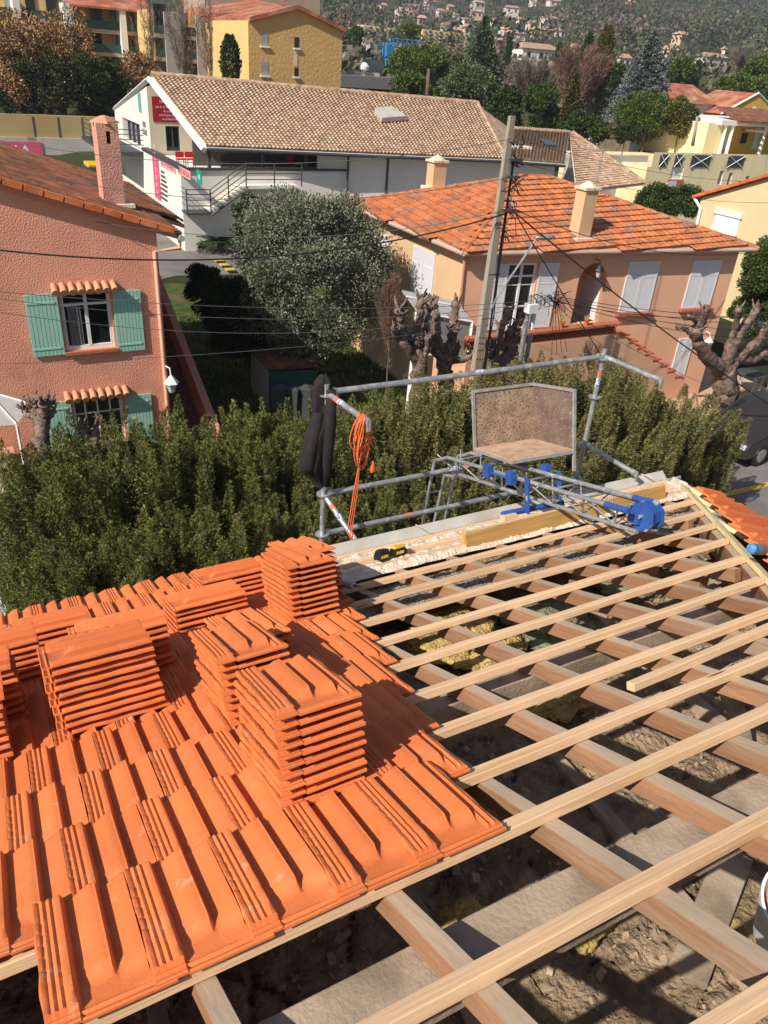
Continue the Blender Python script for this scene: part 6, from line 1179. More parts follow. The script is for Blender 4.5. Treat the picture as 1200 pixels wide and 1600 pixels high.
def car(label, c, ang, paint, long=4.3):
    o = empty('parked_car', label, 'car', (c[0], c[1], GZ), None); Mx = Matrix.Translation((c[0], c[1], GZ + .015)) @ Matrix.Rotation(ang, 4, 'Z'); W = .88
    prof = [(-2.1, .35), (-2.12, .62), (-2.0, .80), (-1.2, .95), (-.55, 1.38), (.1, 1.47), (.9, 1.44), (1.55, 1.12), (2.05, 1.02), (2.12, .6), (2.08, .35)]; sc = long / 4.24
    def sect(y, k): return [(x * sc * (1 if z < .9 else 1), y, z) for x, z in prof]
    mb = MB(); n_ = len(prof); rows = [(-1, .0), (-.97, .0), (-.6, 1), (.6, 1), (.97, .0), (1, .0)]; vs = []
    for s_, t in ((-1.0, 0), (-.96, 1), (-.5, 1.03), (.5, 1.03), (.96, 1), (1.0, 0)):
        for x, z in prof:
            zz = z if t else min(z, .93) ; yy = W * s_ * (1 - (.22 * max(0, (z - .95) / .5) if z > .95 else 0)); vs.append(Mx @ Vector((x * sc * (.985 if abs(s_) == 1 else 1), yy, .35 + (zz - .35) * (t if t else 1))))
    fs = [(j * n_ + i, j * n_ + i + 1, (j + 1) * n_ + i + 1, (j + 1) * n_ + i) for j in range(5) for i in range(n_ - 1)] + [tuple(range(n_)), tuple(5 * n_ + i for i in range(n_ - 1, -1, -1))]
    mb.add(vs, fs); b = mb.build('body', paint, o, smooth=True, sharp=35)
    g = MB(); q = lambda pts: g.poly([Mx @ Vector((x * sc, y, z)) for x, y, z in pts])
    q([(-1.16, -.74, .975), (-1.16, .74, .975), (-.60, .60, 1.37), (-.60, -.60, 1.37)]); q([(.95, -.58, 1.435), (.95, .58, 1.435), (1.5, .74, 1.16), (1.5, -.74, 1.16)])
    for s_ in (-1, 1): q([(-.95, s_ * .862, 1.0), (-.5, s_ * .70, 1.34), (.15, s_ * .69, 1.40), (.15, s_ * .862, 1.0)]); q([(.2, s_ * .862, 1.0), (.2, s_ * .69, 1.40), (.85, s_ * .70, 1.38), (1.3, s_ * .862, 1.04)])
    g.build('window', M_glass, o)
    for x in (-1.32, 1.3):
        for s_ in (-1, 1):
            w_ = MB().lathe([(.20, -.09), (.31, -.1), (.33, -.05), (.33, .05), (.31, .1), (.2, .09)], (0, 0, 0), 20, Mx @ Matrix.Translation((x * sc, s_ * .80, .33)) @ Matrix.Rotation(math.pi / 2, 4, 'X')).build('wheel', M_black, o, smooth=True, sharp=40)
            MB().lathe([(.02, -.105), (.19, -.10), (.2, .10), (.02, .105)], (0, 0, 0), 16, Mx @ Matrix.Translation((x * sc, s_ * .80, .33)) @ Matrix.Rotation(math.pi / 2, 4, 'X')).build('rim', M_galv, w_)
    for s_ in (-1, 1): MB().box((0, 0, 0), (.14, .2, .12), Mx @ Matrix.Translation((-.8 * sc, s_ * .98, 1.03))).build('mirror', M_black, o); MB().box((0, 0, 0), (.08, .3, .12), Mx @ Matrix.Translation((-2.09 * sc, s_ * .66, .68))).build('headlight', M_white, o)
    return o
M_cdk = mat('dark_brown_grey_car_paint', (.045, .038, .036), .25, .05, 2, spec=.6, metal=.3); M_cwh = mat('white_car_paint', (.62, .64, .66), .25, .03, 2, spec=.6)
cp = at_z(1200, 736, GZ); car('dark brown grey car parked on the street behind the hedge end', (cp.x + 1.2, cp.y + 1.3), .08, M_cdk)
cp = at_z(-25, 905, GZ + .8); car('white car glimpsed at the left edge below the hedge', (cp.x - .35, cp.y), math.pi / 2 + .15, M_cwh)
# patio furniture beside the big pollard
pf = empty('garden_table', 'round grey garden table and curved chair frames beside the big pollard', 'table', at_z(1160, 620, GZ)); p = at_z(1163, 612, GZ)
adopt(MB().lathe([(.42, .68), (.45, .70), (.42, .73)], (p.x, p.y, GZ), 16).build('top', M_dg), pf); mb = MB()
for k in range(4): a = k * 1.57; mb.tube([(p.x + .35 * math.cos(a), p.y + .35 * math.sin(a), GZ), (p.x + .3 * math.cos(a), p.y + .3 * math.sin(a), GZ + .7)], .02, 5)
for k in range(3): mb.tube([(p.x - .5 + k * .4, p.y - .6, GZ), (p.x - .5 + k * .4, p.y - .6, GZ + .8), (p.x - .3 + k * .4, p.y - .7, GZ + .85)], .02, 5)
adopt(mb.build('leg', M_galv, pf), pf)
# ================================================================ BACKGROUND BUILDINGS
M_yel_shaded = mat('shaded_yellow_render', (.56, .36, .14), .95, .06, 1, .8, 5, bd=.05); M_yelb = mat('bright_yellow_render', (.72, .50, .20), .9, .05, 1); M_tan = mat('tan_wall_render', (.40, .29, .14), .95, .12, .4); M_stain = mat('stained_grey_plaster', (.42, .40, .38), .95, .15, .5, .3, 6, col2=(.22, .19, .17), mix=(.58, .66), ms=.6)
M_beige = mat('beige_flank_wall', (.44, .33, .23), .95, .06, 1); M_pan = mat('grey_facade_panel', (.40, .37, .34), .9, .05, 1); M_railg = mat('dark_green_balcony_rail', (.03, .09, .07), .5, .1, 3); M_rr = roofmat('red_roof_tile', (.42, .15, .09), (.33, .12, .075), (.46, .24, .16), 2, .6, cell=1.2)
M_vil = mat('stained_cream_villa_render', (.80, .68, .40), .95, .06, .6, col2=(.50, .42, .27), mix=(.58, .8), ms=.9, stretch=(2.2, 2.2, .35)); M_yv = mat('egg_yellow_render', (.75, .44, .08), .9, .04, 1)
def rooftop(pts, nrm=(0, 0, 1), m=None, par=None, th=.15, name='roof'): return MB().poly(pts, th, nrm).build(name, m or M_rr, par)
# retaining wall with the pink sign
rw = empty('retaining_wall', 'long tan retaining wall above stained grey plaster at the far left', 'wall', (0, 62, GZ)); YW = 61.5
a, b = at_y(-80, 176, YW), at_y(240, 190, YW); zm = (at_y(0, 213, YW).z + at_y(150, 217, YW).z) / 2
MB().box2((a.x, YW, zm), (b.x + 2, YW + .5, (a.z + b.z) / 2 + .1)).build('upper_wall', M_tan, rw); MB().box2((a.x, YW - .25, GZ), (b.x + 2, YW + .5, zm - .002)).build('lower_wall', M_stain, rw)
for x in (52, 91, 128): p = at_y(x, 200, YW); MB().box2((p.x, YW - .02, zm), (p.x + .12, YW - .001, (a.z + b.z) / 2)).build('wall_joint', M_dg, rw)
fW2 = Face((a.x, YW - .25), (b.x, YW - .25), GZ, zm, rw); q = fW2.rect([(-70, 219), (64, 222), (68, 243), (-70, 243)]); q = (q[0], q[1], at_y(40, 262, YW).z, q[3])
so_ = empty('pink_wall_sign', 'pink sign with white capitals on the stained grey wall', 'sign', fW2.P(q[0], q[2], .1)); fW2.box('board', M_mag, q[0], q[1], q[2], q[3], .01, .06, so_); xa = fW2.px(50, 230)[0]; text('NATURALIA', 1.15, fmat(fW2, xa, q[3] - .66, .07), M_white, 'lettering', so_, al='RIGHT', sx=1.1)
yc = empty('yellow_van', 'small yellow topped vehicle half hidden behind the pink chimney', 'van', at_z(148, 262, GZ)); p = at_y(148, 258, 55); MB().box((p.x, p.y, p.z - .5), (1.3, 1.7, .9)).build('body', M_dg, yc); bv(MB().box((p.x, p.y, p.z + .05), (1.1, 1.5, .25)).build('roof', M_yel, yc), .08)
# apartments far left
def flats(label, Y, xl, xr_, yslabs, xref, m, fins=(), bays=6, par=None, rail=M_railg, roof=None, gap=.5, wallm=None, panels=()):
    o = empty('apartment_building', label, 'building', (at_y((xl + xr_) / 2, 100, Y).x, Y, GZ)); X0, X1 = at_y(xl, 60, Y).x, at_y(xr_, 60, Y).x; zs_ = [at_y(xref, y, Y).z for y in yslabs]; hh = zs_[0] - zs_[1] if len(zs_) > 1 else 2.7
    MB().box2((X0, Y + 1.4, zs_[-1] - 8), (X1, Y + 11, zs_[0] + (hh if roof is None else hh * .95))).build('wall', m, o); r_ = random.Random(int(xl * 7))
    for z in zs_ + [zs_[-1] - hh, zs_[-1] - 2 * hh]:
        MB().box2((X0, Y, z - .28), (X1, Y + 1.42, z)).build('balcony_slab', M_beige, o); MB().box2((X0 + .1, Y + .02, z + .002), (X1 - .1, Y + .08, z + .6)).build('balcony_rail', rail, o); bw = (X1 - X0) / bays
        for k in range(bays):
            x0 = X0 + k * bw + bw * .18; w_ = bw * r_.choice([.3, .45, .6]); MB().box2((x0, Y + 1.30, z + .05), (x0 + w_, Y + 1.41, z + 2.05)).build('window', M_glass if r_.random() < .7 else M_glassl, o)
    for x in fins: p = at_y(x, 60, Y); MB().box2((p.x - .25, Y - .5, zs_[-1] - 8), (p.x + .25, Y + 1.5, zs_[0] + hh * .9)).build('fin', M_hallb, o)
    for x0, x1 in panels: MB().box2((at_y(x0, 60, Y).x, Y - .3, zs_[-1] - 8), (at_y(x1, 60, Y).x, Y - .05, zs_[0] + hh * .95)).build('facade_panel', M_pan, o)
    if roof: zt_ = zs_[0] + hh * .95; rooftop([(X0 - .3, Y - .6, zt_), (X1 + .3, Y - .6, zt_), (X1 + .3, Y + 6, zt_ + 2.4), (X0 - .3, Y + 6, zt_ + 2.4)], par=o)
    return o
flats('cream and ochre apartment terraces with white fins at the far left', 76, -90, 108, (30, 62, 100), 60, M_yelb, (32, 108), 6)
flats('apartment terraces with a red tiled roof left of the grey block', 78, 112, 236, (45, 81, 116), 150, M_yelb, (113, 193), 4, roof=True)
flats('grey panelled apartment block with dark green balconies', 72, 242, 352, (56, 92, 128), 290, M_yelb, (), 3, panels=((257, 282), (306, 328)))
bb = empty('beige_flank_building', 'tall beige flank wall rising behind the yellow building', 'building', (26, 84, GZ)); p0, p1 = at_y(322, 60, 84), at_y(500, 5, 84); MB().box2((p0.x, 84, -8), (p1.x, 92, 9)).build('wall', M_beige, bb)
yb = empty('yellow_building', 'yellow gabled building with narrow windows behind the hall', 'building', (24, 62, GZ)); YB = 60
xL_, xR_ = at_y(388, 60, YB).x, at_y(534, 90, YB).x; fY = Face((xL_, YB), (xR_, YB), -8, -1.5, yb); pk = at_y(464, 10, YB); e1_, e2_ = at_y(388, 29, YB), at_y(538, 47, YB)
ws = [fY.rect(p) for p in ([(408, 50), (419, 50), (419, 72), (408, 71)], [(408, 96), (419, 97), (419, 118), (408, 117)], [(460, 58), (467, 58), (467, 75), (460, 74)], [(460, 106), (466, 106), (466, 120), (460, 119)])]
fY.wall(M_yel_shaded, [w for w in ws if w[3] < -1.5], ztop=([0, pk.x - xL_, xR_ - xL_], [e1_.z, pk.z, e2_.z]), depth=.25)  # front wall colour carries the shade of its less lit side
for i, w_ in enumerate(ws): (fY.box('window', M_glassl if i < 2 else M_glass, *w_, -.1, .02)); fY.box('sill', M_hallb, w_[0] - .08, w_[1] + .08, w_[2] - .12, w_[2] - .01, 0, .14)
fY.box('shaft_strip', mat('pale_strip', (.66, .50, .30), .9), ws[2][0] - .02, ws[2][1] - .1, ws[3][3] + .1, ws[2][2] - .15, 0, .03)
fYs = Face((xL_, YB + 9), (xL_, YB), -8, e1_.z - .1, yb); fYs.wall(M_yelb, [], name='side_wall')  # brighter copy of the yellow, sunlight put into the colour
for p_, q_ in ((e1_, pk), (pk, e2_)): rooftop([p_ + Vector((0, -.3, .1)), q_ + Vector((0, -.3, .1)), q_ + Vector((0, 11, .1)), p_ + Vector((0, 11, .1))], (0, 0, 1), M_rr, yb, .25)
v1_, v2_ = at_y(343, 22, 68), at_y(395, 22, 68); MB().box2((v1_.x, 68, -8), (v2_.x + 2, 76, v1_.z)).build('annex_wall', M_yelb, yb); rooftop([(v1_.x - .5, 67.5, v1_.z), (v2_.x + 3, 67.5, v1_.z + .9), (v2_.x + 3, 76, v1_.z + 1.6), (v1_.x - .5, 76, v1_.z + .4)], (0, 0, 1), M_rr, yb, .3, 'annex_roof')
for x, y in ((368, 50), (353, 48)): p = at_y(x, y, 67.9); MB().box2((p.x - .3, 67.85, p.z - 1), (p.x + .4, 67.95, p.z + 1)).build('window', M_glass, yb)
MB().lathe([(.02, 0), (.5, .2)], at_y(441, 4, 62), 14, None).build('satellite_dish', M_white, yb)
# low modern building and blue crane
lb = empty('flat_roofed_building', 'low grey flat roofed building below the blue crane', 'building', at_y(580, 140, 84)); a, b = at_y(533, 118, 84), at_y(634, 127, 84); MB().box2((a.x, 84, -9), (b.x, 96, a.z - 1.0)).build('wall', M_hall, lb); MB().box2((a.x - .5, 83, a.z - 1.0), (b.x + .5, 97, a.z + .1)).build('roof', mat('grey_flat_roof', (.20, .19, .19), .9), lb)
p = at_y(588, 115, 88); MB().box2((p.x - .8, 88, p.z - 1), (p.x + .8, 90, p.z + 1.3)).build('chimney', M_pan, lb); p = at_y(574, 118, 86); MB().box2((p.x - 1.6, 86, p.z - .8), (p.x + 1.5, 88, p.z + .3)).build('roof_block', M_hallc, lb); MB().lathe([(.05, -.4), (.5, -.1), (.55, .2), (.3, .5), (.02, .6)], at_y(569, 107, 86), 12).build('satellite_dish', M_white, lb); p = at_y(592, 138, 83.9); MB().box2((p.x - 1.2, 83.9, p.z - .8), (p.x + 1.6, 83.98, p.z + .3)).build('window', M_glass, lb)
cr = empty('tower_crane', 'blue lattice tower crane before the hillside flats', 'crane', at_y(601, 140, 115)); M_crb = mat('crane_blue', (.03, .22, .48), .5, .05, 3); YC = 115; b_ = at_y(602, 150, YC); t_ = at_y(603, 66, YC); mb = MB(); hw2 = .55
for i in range(14):
    z0, z1 = b_.z + (t_.z - b_.z) * i / 14, b_.z + (t_.z - b_.z) * (i + 1) / 14
    for sx, sy in ((-1, -1), (1, -1), (1, 1), (-1, 1)): mb.tube([(b_.x + sx * hw2, YC + sy * hw2, z0), (b_.x + sx * hw2, YC + sy * hw2, z1)], .13, 4)
    for s_ in (-1, 1): mb.tube([(b_.x - hw2, YC + s_ * hw2, z0), (b_.x + hw2, YC + s_ * hw2, z1)], .08, 4)
mb.build('mast', M_crb, cr); mb = MB(); j0, j1 = at_y(578, 69, YC), at_y(662, 66, YC); zj = at_y(603, 72, YC).z
for i in range(11):
    x0, x1 = j0.x + (j1.x - j0.x) * i / 11, j0.x + (j1.x - j0.x) * (i + 1) / 11; mb.tube([(x0, YC - .5, zj), (x1, YC - .5, zj)], .06, 4); mb.tube([(x0, YC + .5, zj), (x1, YC + .5, zj)], .06, 4)
    if i > 2: mb.tube([(x0, YC, zj + 1.0), (x1, YC, zj + 1.0)], .06, 4); mb.tube([(x0, YC - .5, zj), ((x0 + x1) / 2, YC, zj + 1.0), (x1, YC - .5, zj)], .04, 4)
mb.build('jib', M_crb, cr); MB().box2((j0.x - .3, YC - .6, zj - .9), (j0.x + .9, YC + .6, zj)).build('counterweight', M_pan, cr); MB().box2((b_.x - .8, YC - 1.2, zj - 1.3), (b_.x + .2, YC - .5, zj)).build('cab', M_crb, cr)
# ---- houses on the right
def gable(name, label, Y, xl, xr_, yb, yeave, rise, m, mr, dep=8, wins=3, xref=None, cat='house', ridge_x=True, group=None):
    a, b = at_y(xl, yeave, Y), at_y(xr_, yeave, Y); z0 = at_y(xl, yb, Y).z; z1 = at_y(xref or (xl + xr_) / 2, yeave, Y).z; o = empty(name, label, cat, (a.x, Y, z0), group)
    MB().box2((a.x, Y, z0 - 2), (b.x, Y + dep, z1)).build('wall', m, o); ov = .3
    if ridge_x:
        mb = MB(); mb.add([(a.x - ov, Y - ov, z1), (b.x + ov, Y - ov, z1), (b.x + ov, Y + dep / 2, z1 + rise), (a.x - ov, Y + dep / 2, z1 + rise), (a.x - ov, Y + dep + ov, z1), (b.x + ov, Y + dep + ov, z1)], [(0, 1, 2, 3), (3, 2, 5, 4), (0, 3, 4), (1, 5, 2), (0, 4, 5, 1)])
    else:
        mx = (a.x + b.x) / 2; mb = MB(); mb.add([(a.x - ov, Y - ov, z1), (b.x + ov, Y - ov, z1), (mx, Y - ov, z1 + rise), (a.x - ov, Y + dep, z1), (b.x + ov, Y + dep, z1), (mx, Y + dep, z1 + rise)], [(0, 2, 5, 3), (2, 1, 4, 5), (0, 1, 2), (3, 5, 4), (0, 3, 4, 1)])
    if not ridge_x:
        MB().poly([(a.x, Y - ov - .03, z1 - .01), (b.x, Y - ov - .03, z1 - .01), ((a.x + b.x) / 2, Y - ov - .03, z1 + rise - .12)]).build('gable_wall', m, o); MB().tube([(a.x - ov, Y - ov - .05, z1), ((a.x + b.x) / 2, Y - ov - .05, z1 + rise), (b.x + ov, Y - ov - .05, z1)], .12, 4).build('verge', M_white, o); MB().lathe([(.02, 0), (.35, .01), (.35, .04)], (0, 0, 0), 10, Matrix.Translation(((a.x + b.x) / 2, Y - ov - .05, z1 + .5)) @ Matrix.Rotation(math.pi / 2, 4, 'X')).build('oculus', M_white, o)
    mb.build('roof', mr, o); w_ = (b.x - a.x) / max(1, wins)
    for i in range(wins):
        x = a.x + w_ * (i + .5)
        for r in range(max(1, int((z1 - z0) / 2.8))):
            z = z1 - 1.9 - r * 2.7; MB().box2((x - .45, Y - .05, z), (x + .45, Y - .005, z + 1.2)).build('window', M_glass, o)
    return o
gable('house', 'white and grey house with a wide red roof behind the yellow villa', 62, 1062, 1120, 195, 162, 1.6, M_hall, M_rr, 8, 1)
gable('low_house', 'low house with an old red tile roof beside the spruce', 56, 993, 1072, 238, 221, 1.3, M_hall, M_rr, 7, 3)
# stained cream villa with terrace balustrade
vl = empty('cream_villa', 'stained cream villa with columns, pergola and an egg yellow upper floor', 'house', at_y(1100, 280, 44)); YV = 44
a, b = at_y(1012, 285, YV), at_y(1230, 300, YV); zt_ = at_y(1120, 240, YV).z; fV = Face((a.x, YV), (b.x, YV), a.z - 3, zt_, vl); wv2 = fV.rect([(1050, 259), (1068, 260), (1066, 280), (1047, 279)]); n3 = [fV.rect([(x, y), (x + 6, y + .5), (x + 4, y + 22), (x - 2, y + 21)]) for x, y in ((1124, 267), (1138, 270), (1164, 275))]
fV.wall(M_vil, [wv2] + n3, depth=.3); fV.box('shutter', M_white, *wv2, -.2, -.1); fV.box('sill', M_redt, wv2[0] - .2, wv2[1] + .2, wv2[2] - .5, wv2[2] - .05, 0, .08)
for q in n3: fV.box('window', M_glassl, *q, -.2, -.1)
MB().box2((a.x + .02, YV + .36, a.z - 3), (b.x, YV + 10, zt_ - 1.0)).build('terrace_block', M_vil, vl)
for x, w_ in ((1041, 9), (1064, 9), (1098, 22), (1152, 20)):
    p = at_y(x, 232 + (x - 1041) * .09, YV); W = w_ * .045; mb = MB(); 
    MB().box2((p.x - W, YV - .05, zt_ - .95), (p.x + W, YV - .004, zt_ - .12)).build('grille_opening', M_dg, vl)
    for s_ in (-1, 1): mb.tube([(p.x - W * s_, YV - .08, zt_ - .95), (p.x + W * s_, YV - .08, zt_ - .12)], .03, 4)
    mb.build('grille', M_white, vl)
u0, u1 = at_y(1100, 225, 49), at_y(1240, 225, 49); zr0 = at_y(1150, 196, 49).z
MB().box2((u0.x, 49, zt_ - 1), (u0.x + 2.2, 56, at_y(1108, 192, 49).z)).build('corner_wall', M_vil, vl); MB().box2((u0.x + 2.2, 51, zt_ - 1), (u1.x, 56, zr0)).build('upper_wall', M_yv, vl)
MB().box2((u0.x + 1, 48.6, zr0), (u1.x, 56.5, zr0 + .35)).build('cornice', M_white, vl); rooftop([(u0.x + 2.6, 48.4, zr0 + .4), (u1.x, 48.4, zr0 + .4), (u1.x, 53, zr0 + 1.2), (u0.x + 5, 53, zr0 + 1.2)], (0, 0, 1), M_mossr, vl, .15)
for x in (1130, 1141, 1193): p = at_y(x, 215, 48.8); MB().lathe([(.16, zt_ - 1 - p.z), (.14, zr0 - p.z - .1), (.2, zr0 - p.z)], (p.x, 48.8, p.z), 8).build('column', M_white, vl)
mb = MB(); 
for i in range(18): x = u0.x + 4 + i * .45; mb.box2((x, 46.5, zr0 - .35), (x + .14, 49, zr0 - .22))
mb.build('pergola', M_bark, vl); p = at_y(1160, 228, 50.9); MB().box2((p.x - .35, 50.9, p.z + .2), (p.x + .35, 50.98, p.z + 1.0)).build('window', M_glass, vl)
for x in (1120, 1136, 1180): p = at_y(x, 225, 50.9); MB().box2((p.x - .35, 50.9, p.z - .4), (p.x + .35, 50.97, p.z + 1.5)).build('window', M_hall, vl)
gable('yellow_gabled_house', 'egg yellow house with a white edged gable above the cream villa', 60, 1125, 1215, 196, 180, 2.0, M_yv, M_rr, 5, 1, ridge_x=False)
# cream house at right edge
ch_ = empty('cream_house', 'pale cream house with an orange verge and white roller shutter at right edge', 'house', at_y(1150, 390, 25)); XW = 31.0
e0_, e1_ = at_x(1097, 306, XW), at_x(1262, 256, XW); fc3 = Face((XW, e0_.y), (XW, e1_.y), GZ, -5.7, ch_); w3 = fc3.rect([(1119, 333), (1157, 342), (1151, 366), (1114, 356)])
fc3.wall(mat('pale_cream_yellow_render', (.66, .52, .30), .9, .04, 1), [], ztop=([0, fc3.L], [e0_.z - .1, e1_.z - .1]), depth=.2); fc3.box('roller_shutter', M_white, *w3, .0, .05); fc3.box('shutter_box', M_hallb, w3[0] - .08, w3[1] + .08, w3[3], w3[3] + .25, 0, .1); fc3.box('sill', M_hallb, w3[0] - .08, w3[1] + .08, w3[2] - .1, w3[2] - .002, 0, .12)
Face((XW + 9, e0_.y), (XW, e0_.y), GZ, e0_.z - .1, ch_).wall(M_hallb, [], name='rear_wall'); Face((XW, e1_.y), (XW + 9, e1_.y), GZ, e0_.z - .1, ch_).wall(M_hallb, [], name='front_wall')
rooftop([e0_ + Vector((-.25, .35, -.02)), e1_ + Vector((-.25, 0, .05)), e1_ + Vector((9, 0, .05)), e0_ + Vector((9, .35, -.02))], (0, 0, 1), M_ora, ch_, .14); MB().tube([e0_ + Vector((-.15, .25, -.15)), e0_ + Vector((-.12, -.2, -.5)), (XW - .08, e0_.y - .3, GZ)], .07, 8).build('downpipe', M_white, ch_, smooth=True)
fl_ = empty('arched_flag', 'white arched promotional flag with red and blue marks behind the peach roof', 'flag', at_y(1045, 300, 38)); q = [at_y(x, y, 38) for x, y in ((1038, 302), (1038, 294), (1043, 286), (1050, 283), (1058, 283), (1053, 302))]; adopt(MB().poly(q, .05, (0, -1, 0)).build('cloth', mat('pale_flag', (.55, .60, .70), .6, .05), None), fl_); adopt(MB().lathe([(.02, 0), (.3, .01), (.3, .03)], at_y(1043, 297, 37.9), 10, None).build('mark', M_red, None), fl_)
gwl = empty('concrete_wall', 'streaked dark concrete wall between the hall roof and the villa', 'wall', at_y(980, 260, 47)); a, b = at_y(940, 243, 47), at_y(1014, 243, 47); MB().box2((a.x - 3, 47, GZ), (b.x, 47.4, at_y(980, 243, 47).z)).build('masonry', M_stain, gwl)
sw_ = empty('stone_wall', 'rough stone wall with a white plastered bay behind the hall roof', 'wall', at_y(945, 230, 54)); a, b = at_y(905, 219, 54), at_y(985, 219, 54); MB().box2((a.x, 54, GZ), (b.x, 54.4, at_y(945, 219, 54).z)).build('masonry', mat('rough_stone', (.24, .20, .15), .95, .3, 2, .8, 6), sw_); p = at_y(926, 225, 54); MB().box2((p.x - 1.3, 53.95, p.z - 2), (p.x + .5, 53.99, p.z + .1)).build('plaster_bay', M_hallb, sw_)
# ---- hillside flats and houses
FLB = []
def blockflat(label, x0, x1, y0, y1, m, bays):
    p = min([hit(q_, y1 + 3) for q_ in (x0, (x0 + x1) / 2, x1)], key=lambda v: v.y); Y = p.y; FLB.append(((x0 + x1) / 2, y1, (x1 - x0), p.length)); a, b = at_y(x0, y1, Y), at_y(x1, y1, Y); zt_, zb_ = at_y((x0 + x1) / 2, y0, Y).z, at_y((x0 + x1) / 2, y1, Y).z; o = empty('hillside_flats', label, 'building', (a.x, Y, zb_)); MB().box2((a.x, Y, zb_ - 8), (b.x, Y + 14, zt_)).build('wall', m, o); W = (b.x - a.x) / bays; nf = 5; H = (zt_ - zb_) / nf; mb = MB(); mb2 = MB()
    for k in range(bays):
        for j in range(nf):
            (mb if k % 2 else mb2).box2((a.x + W * (k + .2), Y - .4, zb_ + H * (j + .38)), (a.x + W * (k + .66), Y - .05, zb_ + H * (j + .72)))
    mb.build('glazing', M_glass, o); mb2.build('balcony_fronts', M_pan, o)
blockflat('cream hillside flats left of the crane jib', 566, 615, 41, 76, mat('cream_flats', (.78, .62, .44), .9, .05, .1), 6); blockflat('yellow hillside flats right of the umbrella pine', 658, 731, 49, 78, mat('yellow_flats', (.78, .54, .26), .9, .05, .1), 9); blockflat('pink and orange flats at the far left of the hillside', 536, 562, 46, 72, mat('pink_flats', (.58, .30, .18), .9, .05, .1), 3)
M_hw = mat('hill_house_white', (.66, .60, .54), .9, .1, .3, objrand=.15); M_hp = mat('hill_house_pink', (.55, .38, .27), .9, .1, .3, objrand=.15); M_hr = mat('hill_house_roof', (.42, .27, .19), .9, .1, .5, objrand=.2)
HH = [(640, 18, 24), (716, 25, 13), (731, 33, 14), (745, 21, 15), (750, 7, 15), (700, 41, 13), (715, 48, 12), (733, 45, 15), (676, 6, 16), (660, 28, 10), (690, 17, 10), (800, 17, 18), (834, 37, 12), (863, 36, 22), (875, 50, 14), (850, 55, 24), (793, 49, 15), (807, 60, 24), (780, 69, 18), (842, 80, 12), (842, 101, 56), (901, 79, 18), (918, 57, 14), (867, 5, 16), (845, 2, 18), (976, 94, 16), (1025, 57, 9), (1070, 62, 22), (1050, 73, 9), (1020, 75, 14), (1052, 88, 26), (1116, 102, 34), (1095, 106, 14), (985, 3, 10), (1178, 58, 10), (775, 33, 10), (760, 45, 14), (815, 30, 10), (795, 152, 36), (750, 60, 12), (725, 60, 14), (1135, 77, 9), (945, 70, 8), (600, 8, 10), (622, 26, 8), (705, 10, 9)]
wood_boxes = []
descr = ['white', 'pale pink', 'cream', 'white walled', 'small pale']; 
for i, (x, y, w_) in enumerate(HH):
    big = w_ > 30; p = hit(x, y + (6 if not big else 8)); d = p.length; Wm = w_ * d / F; hm = min(Wm * .42, 2.8 + (2.4 if w_ > 14 else 0)) ; o = empty('hill_house', '%s house on the wooded hillside' % descr[i % 5], 'house', p, 'houses scattered on the hillside', ((i * 37) % 11 - 5) * .06)
    side = 'left' if x < 760 else ('middle' if x < 930 else 'right'); 
    o['label'] = '%s house on the %s of the hillside, %s highest, %s from left' % (descr[i % 5], side, ordn(sorted(q[1] for q in HH if ('left' if q[0] < 760 else ('middle' if q[0] < 930 else 'right')) == side).index(y)), ordn(sorted(q[0] for q in HH if ('left' if q[0] < 760 else ('middle' if q[0] < 930 else 'right')) == side).index(x)))
    def part(nm, mb, m): c = mb.build(nm, m); c.parent = o; return c
    D = Wm * .6; part('wall', MB().box2((-Wm / 2, 0, -3), (Wm / 2, D, hm)), M_hw if i % 3 else M_hp); rs_ = 1.1 + .02 * Wm; mb = MB(); mb.add([(-Wm / 2 - .4, -.5, hm), (Wm / 2 + .4, -.5, hm), (Wm / 2 - D * .2, D / 2, hm + rs_), (-Wm / 2 + D * .2, D / 2, hm + rs_), (-Wm / 2 - .4, D + .5, hm), (Wm / 2 + .4, D + .5, hm)], [(0, 1, 2, 3), (3, 2, 5, 4), (0, 3, 4), (1, 5, 2), (0, 4, 5, 1)]); part('roof', mb, M_hr)
    nw = max(2, int(Wm / 3)); mb = MB()
    for k in range(nw):
        for r in range(2 if hm > 4 else 1): xx = -Wm / 2 + Wm * (k + .5) / nw; mb.box2((xx - .5, -.06, hm - 2.1 - r * 2.8), (xx + .5, -.01, hm - .8 - r * 2.8))
    part('glazing', mb, M_glass)
    if big or i % 4 == 0: part('wing', MB().box2((-Wm * .75, 1, -3), (-Wm / 2 - .01, D * .8, hm * .6)), M_hw)
    wood_boxes.append((x, y, w_, d))
wood_boxes += FLB
